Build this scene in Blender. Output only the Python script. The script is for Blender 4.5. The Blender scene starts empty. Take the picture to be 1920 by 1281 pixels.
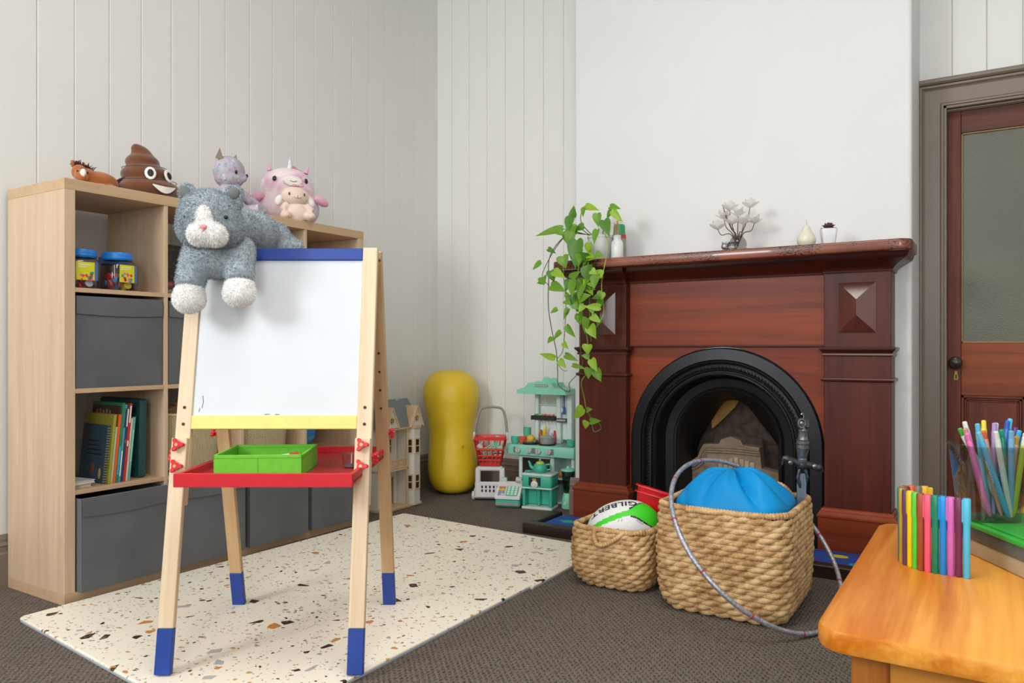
import bpy, bmesh, math, random
from math import sin, cos, pi, radians, sqrt
from mathutils import Vector, Matrix, Euler, noise
random.seed(7)
scene = bpy.context.scene
C = scene.collection
# ------------------------------------------------------------------ camera
cam_data = bpy.data.cameras.new('camera')
cam_data.sensor_width = 36.0
cam_data.lens = 26.8
cam_data.shift_y = 9.5 / 1920
cam_data.clip_start = 0.05
cam = bpy.data.objects.new('camera', cam_data)
cam.location = (0, 0, 0.89)
cam.rotation_euler = (radians(90), 0, radians(32.2))
C.objects.link(cam)
scene.camera = cam
# ------------------------------------------------------------------ light and exposure
scene.view_settings.view_transform = 'Standard'
scene.view_settings.look = 'None'
scene.view_settings.gamma = 1.0
scene.view_settings.use_curve_mapping = False
scene.view_settings.exposure = -0.42
world = bpy.data.worlds.new('sky_world')
scene.world = world
world.use_nodes = True
world.node_tree.nodes['Background'].inputs[0].default_value = (0.75, 0.87, 1.0, 1)
world.node_tree.nodes['Background'].inputs[1].default_value = 1.0


def area(name, loc, rot, sx, sy, power, col):
    l = bpy.data.lights.new(name, 'AREA')
    l.shape = 'RECTANGLE'
    l.size = sx
    l.size_y = sy
    l.energy = power
    l.color = col
    o = bpy.data.objects.new(name, l)
    o.location = loc
    o.rotation_euler = rot
    C.objects.link(o)
    return o


# daylight of the high rear window, then fill added as a second window
area('window_daylight_near_shelf', (-2.30, -2.14, 2.40), (radians(80), 0, 0), 0.9, 1.1, 106, (0.95, 0.98, 1.0))
area('window_daylight_near_door', (0.95, -2.14, 1.85), (radians(90), 0, 0), 1.3, 1.9, 100, (0.93, 0.97, 1.0))
# fill light added under the ceiling, set for the gleam on the pyramid blocks
pl = bpy.data.lights.new('ceiling_lamp_light', 'AREA')
pl.shape = 'DISK'
pl.size = 1.2
pl.energy = 40
pl.color = (1.0, 0.96, 0.90)
plo = bpy.data.objects.new('ceiling_lamp_light', pl)
plo.location = (-0.6, 1.3, 3.2)
C.objects.link(plo)


# ------------------------------------------------------------------ materials
def lin(h):
    if not isinstance(h, str):
        return tuple(h) if len(h) == 4 else (*h, 1)
    c = [int(h[i:i + 2], 16) / 255 for i in (0, 2, 4)]
    return tuple((x / 12.92 if x <= 0.04045 else ((x + 0.055) / 1.055) ** 2.4) for x in c) + (1,)


def newmat(name):
    m = bpy.data.materials.new(name)
    m.use_nodes = True
    nt = m.node_tree
    return m, nt, nt.nodes['Principled BSDF']


def N(nt, t, **kw):
    n = nt.nodes.new(t)
    for k, v in kw.items():
        if k.startswith('i_'):
            n.inputs[k[2:].replace('_', ' ')].default_value = v
        else:
            setattr(n, k, v)
    return n


def coords(nt, scale=(1, 1, 1), rand=True):
    tc = N(nt, 'ShaderNodeTexCoord')
    mp = N(nt, 'ShaderNodeMapping')
    mp.inputs['Scale'].default_value = scale
    nt.links.new(tc.outputs['Object'], mp.inputs['Vector'])
    if rand:
        oi = N(nt, 'ShaderNodeObjectInfo')
        mm = N(nt, 'ShaderNodeMath', operation='MULTIPLY')
        mm.inputs[1].default_value = 17.0
        nt.links.new(oi.outputs['Random'], mm.inputs[0])
        nt.links.new(mm.outputs[0], mp.inputs['Location'])
    return mp.outputs['Vector']


def ramp(nt, fac, stops):
    r = N(nt, 'ShaderNodeValToRGB')
    e = r.color_ramp.elements
    while len(e) < len(stops):
        e.new(0.5)
    for el, (p, c) in zip(e, stops):
        el.position = p
        el.color = lin(c)
    nt.links.new(fac, r.inputs['Fac'])
    return r.outputs['Color']


def bump(nt, b, height, strength, dist=0.002):
    n = N(nt, 'ShaderNodeBump')
    n.inputs['Strength'].default_value = strength
    n.inputs['Distance'].default_value = dist
    nt.links.new(height, n.inputs['Height'])
    nt.links.new(n.outputs['Normal'], b.inputs['Normal'])


def plain(name, c, rough=0.5, metal=0.0, coat=0.0, sheen=0.0, var=0.06, scale=30, bmp=0.0, spec=0.5, sss=0.0):
    """colour with slight procedural variation"""
    m, nt, b = newmat(name)
    col = lin(c)
    v = coords(nt)
    no = N(nt, 'ShaderNodeTexNoise', i_Scale=scale, i_Detail=3.0)
    nt.links.new(v, no.inputs['Vector'])
    lo = tuple(x * (1 - var) for x in col[:3])
    hi = tuple(min(1, x * (1 + var)) for x in col[:3])
    nt.links.new(ramp(nt, no.outputs['Fac'], [(0.3, lo), (0.7, hi)]), b.inputs['Base Color'])
    b.inputs['Roughness'].default_value = rough
    b.inputs['Metallic'].default_value = metal
    b.inputs['Coat Weight'].default_value = coat
    b.inputs['Coat Roughness'].default_value = 0.15
    b.inputs['Sheen Weight'].default_value = sheen
    b.inputs['Specular IOR Level'].default_value = spec
    if sss:
        b.inputs['Subsurface Weight'].default_value = sss
        b.inputs['Subsurface Scale'].default_value = 0.01
    if bmp:
        bump(nt, b, no.outputs['Fac'], bmp)
    return m


def wood(name, c1, c2, axis='z', s=5.0, rough=0.5, coat=0.0, contrast=(0.3, 0.7), bmp=0.04, rand=True, spec=0.5):
    m, nt, b = newmat(name)
    sc = [s * 7] * 3
    sc['xyz'.index(axis)] = s * 0.35
    v = coords(nt, sc, rand)
    n1 = N(nt, 'ShaderNodeTexNoise', i_Scale=1.0, i_Detail=6.0, i_Roughness=0.62, i_Distortion=0.6)
    nt.links.new(v, n1.inputs['Vector'])
    n2 = N(nt, 'ShaderNodeTexNoise', i_Scale=6.0, i_Detail=3.0)
    nt.links.new(v, n2.inputs['Vector'])
    ad = N(nt, 'ShaderNodeMath', operation='MULTIPLY_ADD')
    ad.inputs[1].default_value = 0.25
    nt.links.new(n2.outputs['Fac'], ad.inputs[0])
    nt.links.new(n1.outputs['Fac'], ad.inputs[2])
    sb = N(nt, 'ShaderNodeMath', operation='SUBTRACT')
    sb.inputs[1].default_value = 0.125
    nt.links.new(ad.outputs[0], sb.inputs[0])
    nt.links.new(ramp(nt, sb.outputs[0], [(contrast[0], c1), (contrast[1], c2)]), b.inputs['Base Color'])
    b.inputs['Roughness'].default_value = rough
    b.inputs['Coat Weight'].default_value = coat
    b.inputs['Coat Roughness'].default_value = 0.2
    b.inputs['Specular IOR Level'].default_value = spec
    bump(nt, b, sb.outputs[0], bmp)
    return m


def clear(name, c=(1, 1, 1), tint=0.9, rough=0.03, gloss=1.0):
    """thin clear plastic or glass: transparent body with a fresnel reflection"""
    m, nt, b = newmat(name)
    nt.nodes.remove(b)
    out = nt.nodes['Material Output']
    tr = N(nt, 'ShaderNodeBsdfTransparent')
    tr.inputs[0].default_value = tuple(x * tint for x in lin(c)[:3]) + (1,)
    gl = N(nt, 'ShaderNodeBsdfGlossy')
    gl.inputs['Roughness'].default_value = rough
    lw = N(nt, 'ShaderNodeLayerWeight')
    lw.inputs['Blend'].default_value = 0.5
    pw = N(nt, 'ShaderNodeMath', operation='POWER')
    pw.inputs[1].default_value = 4.0
    nt.links.new(lw.outputs['Facing'], pw.inputs[0])
    mu = N(nt, 'ShaderNodeMath', operation='MULTIPLY_ADD')
    mu.inputs[1].default_value = 0.55 * gloss
    mu.inputs[2].default_value = 0.035 * gloss
    nt.links.new(pw.outputs[0], mu.inputs[0])
    mx = N(nt, 'ShaderNodeMixShader')
    nt.links.new(mu.outputs[0], mx.inputs[0])
    nt.links.new(tr.outputs[0], mx.inputs[1])
    nt.links.new(gl.outputs[0], mx.inputs[2])
    nt.links.new(mx.outputs[0], out.inputs['Surface'])
    return m


def translucent(m, share):
    """let light through a thin leaf or petal"""
    nt = m.node_tree
    b = nt.nodes['Principled BSDF']
    out = nt.nodes['Material Output']
    tl = N(nt, 'ShaderNodeBsdfTranslucent')
    nt.links.new(b.inputs['Base Color'].links[0].from_socket, tl.inputs['Color'])
    mx = N(nt, 'ShaderNodeMixShader')
    mx.inputs[0].default_value = share
    nt.links.new(b.outputs[0], mx.inputs[1])
    nt.links.new(tl.outputs[0], mx.inputs[2])
    nt.links.new(mx.outputs[0], out.inputs['Surface'])
    return m


_pm = {}


def P(c, rough=0.45, **k):
    """cached plain material by colour"""
    key = (c, rough, tuple(sorted(k.items())))
    if key not in _pm:
        _pm[key] = plain('colour_' + str(c), c, rough, **k)
    return _pm[key]


# ------------------------------------------------------------------ geometry
class G:
    def __init__(s):
        s.v, s.f, s.m = [], [], []

    def add(s, vs, fs, M=None, mi=0):
        o = len(s.v)
        s.v += [tuple(M @ Vector(p)) if M is not None else tuple(p) for p in vs]
        s.f += [tuple(i + o for i in f) for f in fs]
        s.m += [mi] * len(fs)
        return s

    def box(s, x0, x1, y0, y1, z0, z1, b=0.0, M=None, mi=0):
        b = min(b, abs(x1 - x0) * .45, abs(y1 - y0) * .45, abs(z1 - z0) * .45)
        if b <= 0:
            vs = [(x, y, z) for x in (x0, x1) for y in (y0, y1) for z in (z0, z1)]
            fs = [(0, 1, 3, 2), (4, 6, 7, 5), (0, 4, 5, 1), (2, 3, 7, 6), (0, 2, 6, 4), (1, 5, 7, 3)]
            return s.add(vs, fs, M, mi)
        c, h = ((x0 + x1) / 2, (y0 + y1) / 2, (z0 + z1) / 2), ((x1 - x0) / 2, (y1 - y0) / 2, (z1 - z0) / 2)
        vs, idx = [], {}
        for sx in (-1, 1):
            for sy in (-1, 1):
                for sz in (-1, 1):
                    for a in range(3):
                        sg = (sx, sy, sz)
                        idx[(sg, a)] = len(vs)
                        vs.append(tuple(c[k] + sg[k] * (h[k] - (0 if k == a else b)) for k in range(3)))
        fs = []
        for a in range(3):
            u, w = (a + 1) % 3, (a + 2) % 3
            for sg in (-1, 1):
                q = []
                for su, sw in ((-1, -1), (1, -1), (1, 1), (-1, 1)):
                    k = [0, 0, 0]
                    k[a], k[u], k[w] = sg, su, sw
                    q.append(idx[(tuple(k), a)])
                fs.append(tuple(q if sg > 0 else q[::-1]))
            for su in (-1, 1):
                for sw in (-1, 1):
                    k0, k1 = [0] * 3, [0] * 3
                    k0[a], k0[u], k0[w] = -1, su, sw
                    k1[a], k1[u], k1[w] = 1, su, sw
                    k0, k1 = tuple(k0), tuple(k1)
                    q = (idx[(k0, u)], idx[(k1, u)], idx[(k1, w)], idx[(k0, w)])
                    fs.append(q if su * sw < 0 else q[::-1])
        for sg in [(x, y, z) for x in (-1, 1) for y in (-1, 1) for z in (-1, 1)]:
            q = (idx[(sg, 0)], idx[(sg, 1)], idx[(sg, 2)])
            fs.append(q if sg[0] * sg[1] * sg[2] > 0 else q[::-1])
        return s.add(vs, fs, M, mi)

    def loft(s, rings, cap=True, closed=False, M=None, mi=0, ring_closed=True):
        n = len(rings[0])
        vs = [p for r in rings for p in r]
        fs = []
        k = len(rings)
        for i in range(k if closed else k - 1):
            a, b = i * n, ((i + 1) % k) * n
            for j in range(n if ring_closed else n - 1):
                j2 = (j + 1) % n
                fs.append((a + j, a + j2, b + j2, b + j))
        if cap and not closed:
            fs.append(tuple(range(n))[::-1])
            fs.append(tuple(range((k - 1) * n, k * n)))
        return s.add(vs, fs, M, mi)

    def tube(s, pts, r, n=8, closed=False, M=None, mi=0, flat=1.0, cap=True, up=None):
        pts = [Vector(p) for p in pts]
        k = len(pts)
        rs = r if isinstance(r, (list, tuple)) else [r] * k
        rings, nrm = [], None
        for i, p in enumerate(pts):
            if closed:
                t = pts[(i + 1) % k] - pts[i - 1]
            else:
                t = pts[min(i + 1, k - 1)] - pts[max(i - 1, 0)]
            t = t.normalized() if t.length > 1e-9 else Vector((0, 0, 1))
            if nrm is None:
                nrm = Vector((0, 0, 1)) if abs(t.z) < 0.9 else Vector((1, 0, 0))
            if up is not None:
                nrm = Vector(up)
            nrm = (nrm - t * nrm.dot(t)).normalized()
            bi = t.cross(nrm)
            rings.append([tuple(p + nrm * (cos(2 * pi * j / n) * rs[i]) + bi * (sin(2 * pi * j / n) * rs[i] * flat)) for j in range(n)])
        return s.loft(rings, cap, closed, M, mi)

    def lathe(s, prof, n=20, M=None, mi=0, cap=True):
        rings = [[(max(r, 1e-4) * cos(2 * pi * j / n), max(r, 1e-4) * sin(2 * pi * j / n), z) for j in range(n)] for r, z in prof]
        return s.loft(rings, cap, False, M, mi)

    def ell(s, c, r, n=16, m=10, rot=None, M=None, mi=0):
        if not isinstance(r, (list, tuple)):
            r = (r, r, r)
        R = Euler(rot).to_matrix() if rot else Matrix.Identity(3)
        rings = []
        for i in range(m + 1):
            t = pi * i / m
            rr, zz = max(sin(t), 1e-3), -cos(t)
            rings.append([tuple(Vector(c) + R @ Vector((r[0] * rr * cos(2 * pi * j / n), r[1] * rr * sin(2 * pi * j / n), r[2] * zz))) for j in range(n)])
        return s.loft(rings, True, False, M, mi)

    def ext(s, poly, axis, a0, a1, M=None, mi=0):
        """polygon in the two other axes, extruded along axis"""
        def put(p, a):
            return {'x': (a, p[0], p[1]), 'y': (p[0], a, p[1]), 'z': (p[0], p[1], a)}[axis]
        return s.loft([[put(p, a0) for p in poly], [put(p, a1) for p in poly]], True, False, M, mi)

    def rslab(s, x0, x1, y0, y1, z0, z1, r, b=0.0, seg=6, M=None, mi=0):
        """rounded-rectangle slab, optional rounded edges"""
        def ring(z, ins):
            out = []
            rr = max(r - ins, 1e-3)
            for cx, cy, a0 in ((x1 - r, y1 - r, 0), (x0 + r, y1 - r, 90), (x0 + r, y0 + r, 180), (x1 - r, y0 + r, 270)):
                for i in range(seg + 1):
                    a = radians(a0 + 90 * i / seg)
                    out.append((cx + rr * cos(a), cy + rr * sin(a), z))
            return out
        if b > 0:
            ks = [(0, b), (b * .3, b * .3), (b, 0)]
            rings = [ring(z0 + dz, ins) for dz, ins in ks] + [ring(z1 - dz, ins) for dz, ins in ks[::-1]]
        else:
            rings = [ring(z0, 0), ring(z1, 0)]
        return s.loft(rings, True, False, M, mi)

    def mesh(s, name, mats, smooth=35):
        me = bpy.data.meshes.new(name)
        me.from_pydata(s.v, [], s.f)
        bm = bmesh.new()
        bm.from_mesh(me)
        bmesh.ops.recalc_face_normals(bm, faces=bm.faces)
        bm.to_mesh(me)
        bm.free()
        mats = mats if isinstance(mats, (list, tuple)) else [mats]
        for m in mats:
            me.materials.append(m)
        if len(mats) > 1:
            me.polygons.foreach_set('material_index', s.m)
        if smooth:
            me.polygons.foreach_set('use_smooth', [True] * len(me.polygons))
            me.set_sharp_from_angle(angle=radians(smooth))
        return me

    def obj(s, name, mats, parent=None, smooth=35, loc=None, rot=None):
        return link(name, s.mesh(name, mats, smooth), parent, loc, rot)


def link(name, me, parent=None, loc=None, rot=None):
    o = bpy.data.objects.new(name, me)
    C.objects.link(o)
    if parent is not None:
        o.parent = parent
    if loc:
        o.location = loc
    if rot:
        o.rotation_euler = rot
    return o


def tag(o, label, cat, group=None, kind=None):
    o['label'] = label
    if cat:
        o['category'] = cat
    if group:
        o['group'] = group
    if kind:
        o['kind'] = kind
    return o


def thing(name, label, cat, loc=(0, 0, 0), rotz=0.0, group=None, rot=None):
    o = bpy.data.objects.new(name, None)
    o.empty_display_size = 0.05
    C.objects.link(o)
    o.location = loc
    o.rotation_euler = rot if rot else (0, 0, rotz)
    return tag(o, label, cat, group)


def structure(o):
    o['kind'] = 'structure'
    return o


def copy_tree(o, parent=None):
    c = o.copy()
    C.objects.link(c)
    if parent is not None:
        c.parent = parent
    for ch in list(o.children):
        copy_tree(ch, c)
    return c


def blob(g, name, mats, parent=None, voxel=0.006, smooth=6, factor=0.6, loc=None, rot=None):
    """fuse the closed shapes in g into one smooth soft body"""
    me = g.mesh(name + '_src', [], 0)
    o = bpy.data.objects.new(name + '_src', me)
    C.objects.link(o)
    md = o.modifiers.new('r', 'REMESH')
    md.mode = 'VOXEL'
    md.voxel_size = voxel
    sm = o.modifiers.new('s', 'SMOOTH')
    sm.iterations = smooth
    sm.factor = factor
    dg = bpy.context.evaluated_depsgraph_get()
    nm = bpy.data.meshes.new_from_object(o.evaluated_get(dg))
    bpy.data.objects.remove(o)
    bpy.data.meshes.remove(me)
    nm.name = name
    nm.materials.clear()
    for m in (mats if isinstance(mats, (list, tuple)) else [mats]):
        nm.materials.append(m)
    nm.polygons.foreach_set('use_smooth', [True] * len(nm.polygons))
    return link(name, nm, parent, loc, rot)


def fur(src, name, mat, parent, count, length, width=0.0012, lean=(0, 0, -0.5), rnd=0.5):
    """short pile: thin blades standing on a mesh"""
    me = src.data
    me.calc_loop_triangles()
    tris = me.loop_triangles
    areas, tot = [], 0.0
    for t in tris:
        tot += t.area
        areas.append(tot)
    import bisect
    g = G()
    rng = random.Random(len(name) + count)
    vs = me.vertices
    L = Vector(lean)
    for _ in range(count):
        t = tris[min(bisect.bisect(areas, rng.random() * tot), len(tris) - 1)]
        a, b = rng.random(), rng.random()
        if a + b > 1:
            a, b = 1 - a, 1 - b
        p0, p1, p2 = (vs[i].co for i in t.vertices)
        p = p0 + (p1 - p0) * a + (p2 - p0) * b
        n = t.normal
        d = (n + L + Vector((rng.uniform(-rnd, rnd), rng.uniform(-rnd, rnd), rng.uniform(-rnd, rnd)))).normalized()
        w = d.cross(Vector((rng.uniform(-1, 1), rng.uniform(-1, 1), rng.uniform(-1, 1)))).normalized() * width
        ln = length * rng.uniform(0.6, 1.15)
        q = p - n * 0.0015
        i = len(g.v)
        g.v += [tuple(q - w), tuple(q + w), tuple(q + d * ln)]
        g.f.append((i, i + 1, i + 2))
    fm = bpy.data.meshes.new(name)
    fm.from_pydata(g.v, [], g.f)
    fm.materials.append(mat)
    o = link(name, fm, parent)
    o['kind'] = 'stuff'
    return o


def TR(x, y, z, rx=0, ry=0, rz=0):
    return Matrix.Translation((x, y, z)) @ Euler((rx, ry, rz)).to_matrix().to_4x4()


def curve_pts(pts, n=8, closed=False):
    """Catmull-Rom through points"""
    P_ = [Vector(p) for p in pts]
    k = len(P_)
    out = []
    for i in range(k if closed else k - 1):
        if closed:
            a, b, c, d = P_[i - 1], P_[i], P_[(i + 1) % k], P_[(i + 2) % k]
        else:
            a, b, c, d = P_[max(i - 1, 0)], P_[i], P_[i + 1], P_[min(i + 2, k - 1)]
        for j in range(n):
            t = j / n
            out.append(0.5 * ((2 * b) + (c - a) * t + (2 * a - 5 * b + 4 * c - d) * t * t + (3 * b - a - 3 * c + d) * t ** 3))
    if not closed:
        out.append(P_[-1])
    return out
# ================================================================== the room
wall_paint = plain('wall_paint_warm_white', 'e7e6e2', 0.55, var=0.012, scale=3)
plaster_paint = plain('plaster_paint_white', 'e0e0de', 0.6, var=0.012, scale=4, bmp=0.05)
ceiling_paint = plain('ceiling_paint_white', 'f4f4f2', 0.7, var=0.01)
taupe = plain('taupe_gloss_paint', '7d6f63', 0.35, var=0.03, scale=12)
X0, X1, Y0, Y1, ZC = -3.1, 2.2, -2.2, 4.0, 3.3

carpet, nt, b = newmat('ribbed_brown_carpet')
v = coords(nt, (1, 1, 1), False)
w1 = N(nt, 'ShaderNodeTexWave', bands_direction='DIAGONAL', i_Scale=30.0, i_Distortion=4.0, i_Detail=2.0, i_Detail_Scale=3.0)
w2 = N(nt, 'ShaderNodeTexWave', bands_direction='X', i_Scale=26.0, i_Distortion=5.0, i_Detail=2.0, i_Detail_Scale=4.0)
nz = N(nt, 'ShaderNodeTexNoise', i_Scale=140.0, i_Detail=2.0)
nb = N(nt, 'ShaderNodeTexNoise', i_Scale=2.0, i_Detail=3.0)
for q in (w1, w2, nz, nb):
    nt.links.new(v, q.inputs['Vector'])
mm = N(nt, 'ShaderNodeMath', operation='MAXIMUM')
nt.links.new(w1.outputs['Fac'], mm.inputs[0])
nt.links.new(w2.outputs['Fac'], mm.inputs[1])
ma = N(nt, 'ShaderNodeMath', operation='MULTIPLY_ADD')
ma.inputs[1].default_value = 0.35
nt.links.new(nz.outputs['Fac'], ma.inputs[0])
nt.links.new(mm.outputs[0], ma.inputs[2])
base = ramp(nt, ma.outputs[0], [(0.15, '3d342c'), (0.5, '6a6057'), (1.0, '776d64')])
mx = N(nt, 'ShaderNodeMixRGB', blend_type='MULTIPLY')
mx.inputs['Fac'].default_value = 1.0
nt.links.new(base, mx.inputs[1])
nt.links.new(ramp(nt, nb.outputs['Fac'], [(0.3, (0.9, 0.9, 0.9)), (0.7, (1, 1, 1))]), mx.inputs[2])
nt.links.new(mx.outputs[0], b.inputs['Base Color'])
b.inputs['Roughness'].default_value = 0.95
b.inputs['Specular IOR Level'].default_value = 0.15
bump(nt, b, ma.outputs[0], 0.9, 0.004)

g = G()
g.box(X0 - .1, X1 + .1, Y0 - .2, Y1 + .3, -0.1, 0)
o = structure(g.obj('floor', carpet, smooth=0))
tag(o, 'dark grey-brown ribbed carpet covering the floor', 'floor')
g = G()
g.box(X0 - .1, X1 + .1, Y0 - .2, Y1 + .3, ZC, ZC + .1)
tag(structure(g.obj('ceiling', ceiling_paint, smooth=0)), 'plain white ceiling of the room', 'ceiling')


def board_mesh(w, z0, z1, axis):
    """one tongue-and-groove wall board, V edges and a centre bead"""
    t, c = 0.016, 0.0028
    h = w / 2 - 0.0006
    prof = [(-h, 0), (-h, t - c), (-h + c, t), (h - c, t), (h, t - c), (h, 0)]
    g = G()
    if axis == 'y':    # boards side by side along Y, facing +X
        g.ext([(p[1], p[0]) for p in prof], 'z', z0, z1)
    else:              # side by side along X, facing -Y
        g.ext([(p[0], -p[1]) for p in prof], 'z', z0, z1)
    return g.mesh('wall_board', wall_paint, 0)


g = G()
g.box(X0 - .1, X0 - .016, Y0, Y1 + .1, 0, ZC)
wl = structure(g.obj('wall_left', plain('groove_shadow_paint', 'd2cec5', 0.7, var=0.02), smooth=0))
tag(wl, 'off-white wall of vertical boards behind the cube shelf', 'wall')
PW = 0.1416
bm_ = board_mesh(PW, 0.0, ZC, 'y')
yk = 1.504 - PW * 26 + PW / 2
while yk < 4.0:
    link('wall_board', bm_, wl, (X0 - .016, yk, 0))
    yk += PW

# rear (fireplace side) wall: alcove on the left, doorway wall on the right
g = G()
g.box(X0 - .1, -1.80, Y1 + .016, Y1 + .1, 0, ZC)
g.box(-.30, -.18, Y1 + .016, Y1 + .1, 0, ZC)
g.box(-.18, .52, Y1 + .016, Y1 + .1, 1.97, ZC)
g.box(.52, X1 + .1, Y1 + .016, Y1 + .1, 0, ZC)
wb = structure(g.obj('wall_back', wl.data.materials[0], smooth=0))
tag(wb, 'off-white boarded back wall either side of the chimney breast', 'wall')
bx_ = board_mesh(0.1378, 0.0, ZC, 'x')
xk = -2.984 - 0.1378 / 2
while xk < -1.85:
    link('wall_board', bx_, wb, (xk, Y1 + .016, 0))
    xk += 0.1378
PB = 0.134
bt_ = board_mesh(PB, 2.05, ZC, 'x')
bf_ = board_mesh(PB, 0.0, ZC, 'x')
xk = -.288 + PB / 2
while xk < X1:
    link('wall_board', bt_ if xk < .60 else bf_, wb, (xk, Y1 + .016, 0))
    xk += PB

# chimney breast with rounded corner beads and the fire opening left free
BXL, BXR, BY = -1.876, -.284, 3.60


def breast_ring(z):
    out = [(BXL, 4.02, z)]
    for i in range(7):
        a = radians(180 + 90 * i / 6)
        out.append((BXL + .016 + .016 * cos(a), BY + .016 + .016 * sin(a), z))
    for i in range(7):
        a = radians(270 + 90 * i / 6)
        out.append((BXR - .016 + .016 * cos(a), BY + .016 + .016 * sin(a), z))
    out.append((BXR, 4.02, z))
    return out


g = G()
g.loft([breast_ring(0.92), breast_ring(ZC)])
r0 = breast_ring(0)
lft = [p for p in r0 if p[0] < -1.5] + [(-1.50, BY, 0), (-1.50, 4.02, 0)]
rgt = [(-.62, 4.02, 0), (-.62, BY, 0)] + [p for p in r0 if p[0] > -1]
for q in (lft, rgt):
    g.loft([[(x, y, 0) for x, y, z in q], [(x, y, .92) for x, y, z in q]])
wc = structure(g.obj('wall_chimney', plaster_paint, smooth=40))
tag(wc, 'smooth white plastered chimney breast above the mantelpiece', 'wall')

# walls that are out of the picture
g = G()
g.box(X1, X1 + .1, Y0, Y1 + .1, 0, ZC)
tag(structure(g.obj('wall_right', wall_paint, smooth=0)), 'off-white side wall of the room opposite the shelf', 'wall')
g = G()
WN = [(-2.78, -1.82, 1.8, 3.0), (.3, 1.6, .9, 2.8)]  # second opening added to carry the fill light near the door
xs = X0
for (a, c, z0, z1) in WN:
    g.box(xs, a, Y0 - .1, Y0, 0, ZC)
    g.box(a, c, Y0 - .1, Y0, 0, z0)
    g.box(a, c, Y0 - .1, Y0, z1, ZC)
    xs = c
g.box(xs, X1, Y0 - .1, Y0, 0, ZC)
tag(structure(g.obj('wall_rear', wall_paint, smooth=0)), 'off-white wall with two windows facing the fireplace', 'wall')
pane_m = clear('window_glass')
for i, (a, c, z0, z1) in enumerate(WN):
    g = G()
    for q in ((a, a + .05, z0, z1), (c - .05, c, z0, z1), (a, c, z0, z0 + .05), (a, c, z1 - .05, z1), (a, c, (z0 + z1) / 2 - .02, (z0 + z1) / 2 + .02)):
        g.box(q[0], q[1], Y0 - .09, Y0 - .045, q[2], q[3], .004)
    wf = structure(g.obj('window_%d' % (i + 1), P('e9e8e2', .4)))
    tag(wf, ['small high sash window in the wall facing the shelf', 'tall sash window in the wall facing the door'][i], 'window')
    g = G()
    g.box(a + .05, c - .05, Y0 - .07, Y0 - .066, z0 + .05, z1 - .05)
    g.obj('pane', pane_m, wf, 0)

# skirting boards
SK = [(0, 0), (.02, 0), (.02, .125), (.016, .132), (.016, .150), (.019, .156), (.013, .168), (.013, .180), (.006, .195), (0, .195)]


def skirt(name, label, runs):
    g = G()
    for axis, wall, sgn, a0, a1 in runs:
        if axis == 'y':
            g.ext([(wall + sgn * d, z) for d, z in SK], 'y', a0, a1)
        else:
            g.ext([(wall + sgn * d, z) for d, z in SK], 'x', a0, a1)
    tag(structure(g.obj(name, taupe, smooth=25)), label, 'skirting')


skirt('baseboard_left', 'taupe skirting board along the boarded wall behind the shelf', [('y', X0, 1, Y0, Y1)])
skirt('baseboard_back', 'taupe skirting board in the alcove behind the toy trolley', [('x', Y1, -1, X0 + .02, BXL - .02)])
skirt('baseboard_chimney', 'taupe skirting board around the foot of the chimney breast', [('y', BXL, -1, BY, Y1 - .02), ('x', BY, -1, BXL - .02, -1.80), ('x', BY, -1, -.33, BXR + .02), ('y', BXR, 1, BY, Y1 - .02)])
skirt('baseboard_right', 'taupe skirting board along the side wall near the table', [('y', X1, -1, Y0, Y1), ('x', Y1, -1, .63, X1 - .02)])
skirt('baseboard_rear', 'taupe skirting board under the windows', [('x', Y0, 1, X0 + .02, X1 - .02)])

# ------------------------------------------------------------------ door
door_wood = wood('door_stained_cedar', '4e2216', '7c381e', 'z', 3.0, 0.45, 0.0, spec=.3)
door_wood_x = wood('door_rail_cedar', '6b2e14', '9a4a20', 'x', 3.0, 0.45, 0.0, spec=.3)
AR = [(0, 0), (.10, 0), (.10, .030), (.094, .036), (.086, .036), (.080, .026), (.074, .022), (.014, .020), (.008, .026), (0, .026)]
OXL, OXR, OZ = -.187, .525, 1.985
g = G()
for sd in (-1, 1):
    g.loft([[((OXL - u) if sd < 0 else (OXR + u), Y1 - d, z if z == 0 else OZ + u) for u, d in AR] for z in (0, 1)])
# mitred head
g.loft([[((OXL - u) if side == 0 else (OXR + u), Y1 - d, OZ + u) for u, d in AR] for side in (0, 1)])
g.box(OXL - .11, OXR + .11, Y1 - .05, Y1, OZ + .098, OZ + .124, .008)
g.box(OXL, OXL + .013, Y1 - .02, Y1 + .10, 0, OZ, .002)
g.box(OXR - .013, OXR, Y1 - .02, Y1 + .10, 0, OZ, .002)
g.box(OXL, OXR, Y1 - .02, Y1 + .10, OZ - .013, OZ, .002)
tr1 = structure(g.obj('trim_1', taupe, smooth=20))
tag(tr1, 'taupe moulded door frame around the brown glazed door', 'door frame')
dr = thing('door_1', 'brown wooden door with a large frosted glass pane', 'door', (OXL + .013, Y1 + .05, 0))
structure(dr)
DW, DH = OXR - OXL - .026, OZ - .016
def dbox(name, x0, x1, z0, z1, m, y0=0.0, y1=.035, bb=.002, parent=None):
    g = G()
    g.box(x0, x1, y0, y1, z0, z1, bb)
    return g.obj(name, m, parent or dr)
gx0, gx1, gz0, gz1 = .054, DW - .054, .905, 1.868
dbox('stile', 0, gx0, 0.005, DH, door_wood)
dbox('stile', gx1, DW, 0.005, DH, door_wood)
dbox('top_rail', gx0, gx1, gz1, DH, wood('door_head_cedar', '46231a', '693627', 'x', 3.0, .45, 0, spec=.3))
dbox('lock_rail', gx0, gx1, .668, gz0, door_wood_x)
dbox('bottom_rail', gx0, gx1, .005, .24, door_wood_x)
mid = DW / 2
dbox('muntin', mid - .045, mid + .045, .24, .668, door_wood)
frost, nt, b = newmat('frosted_door_glass')
v = coords(nt)
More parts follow.
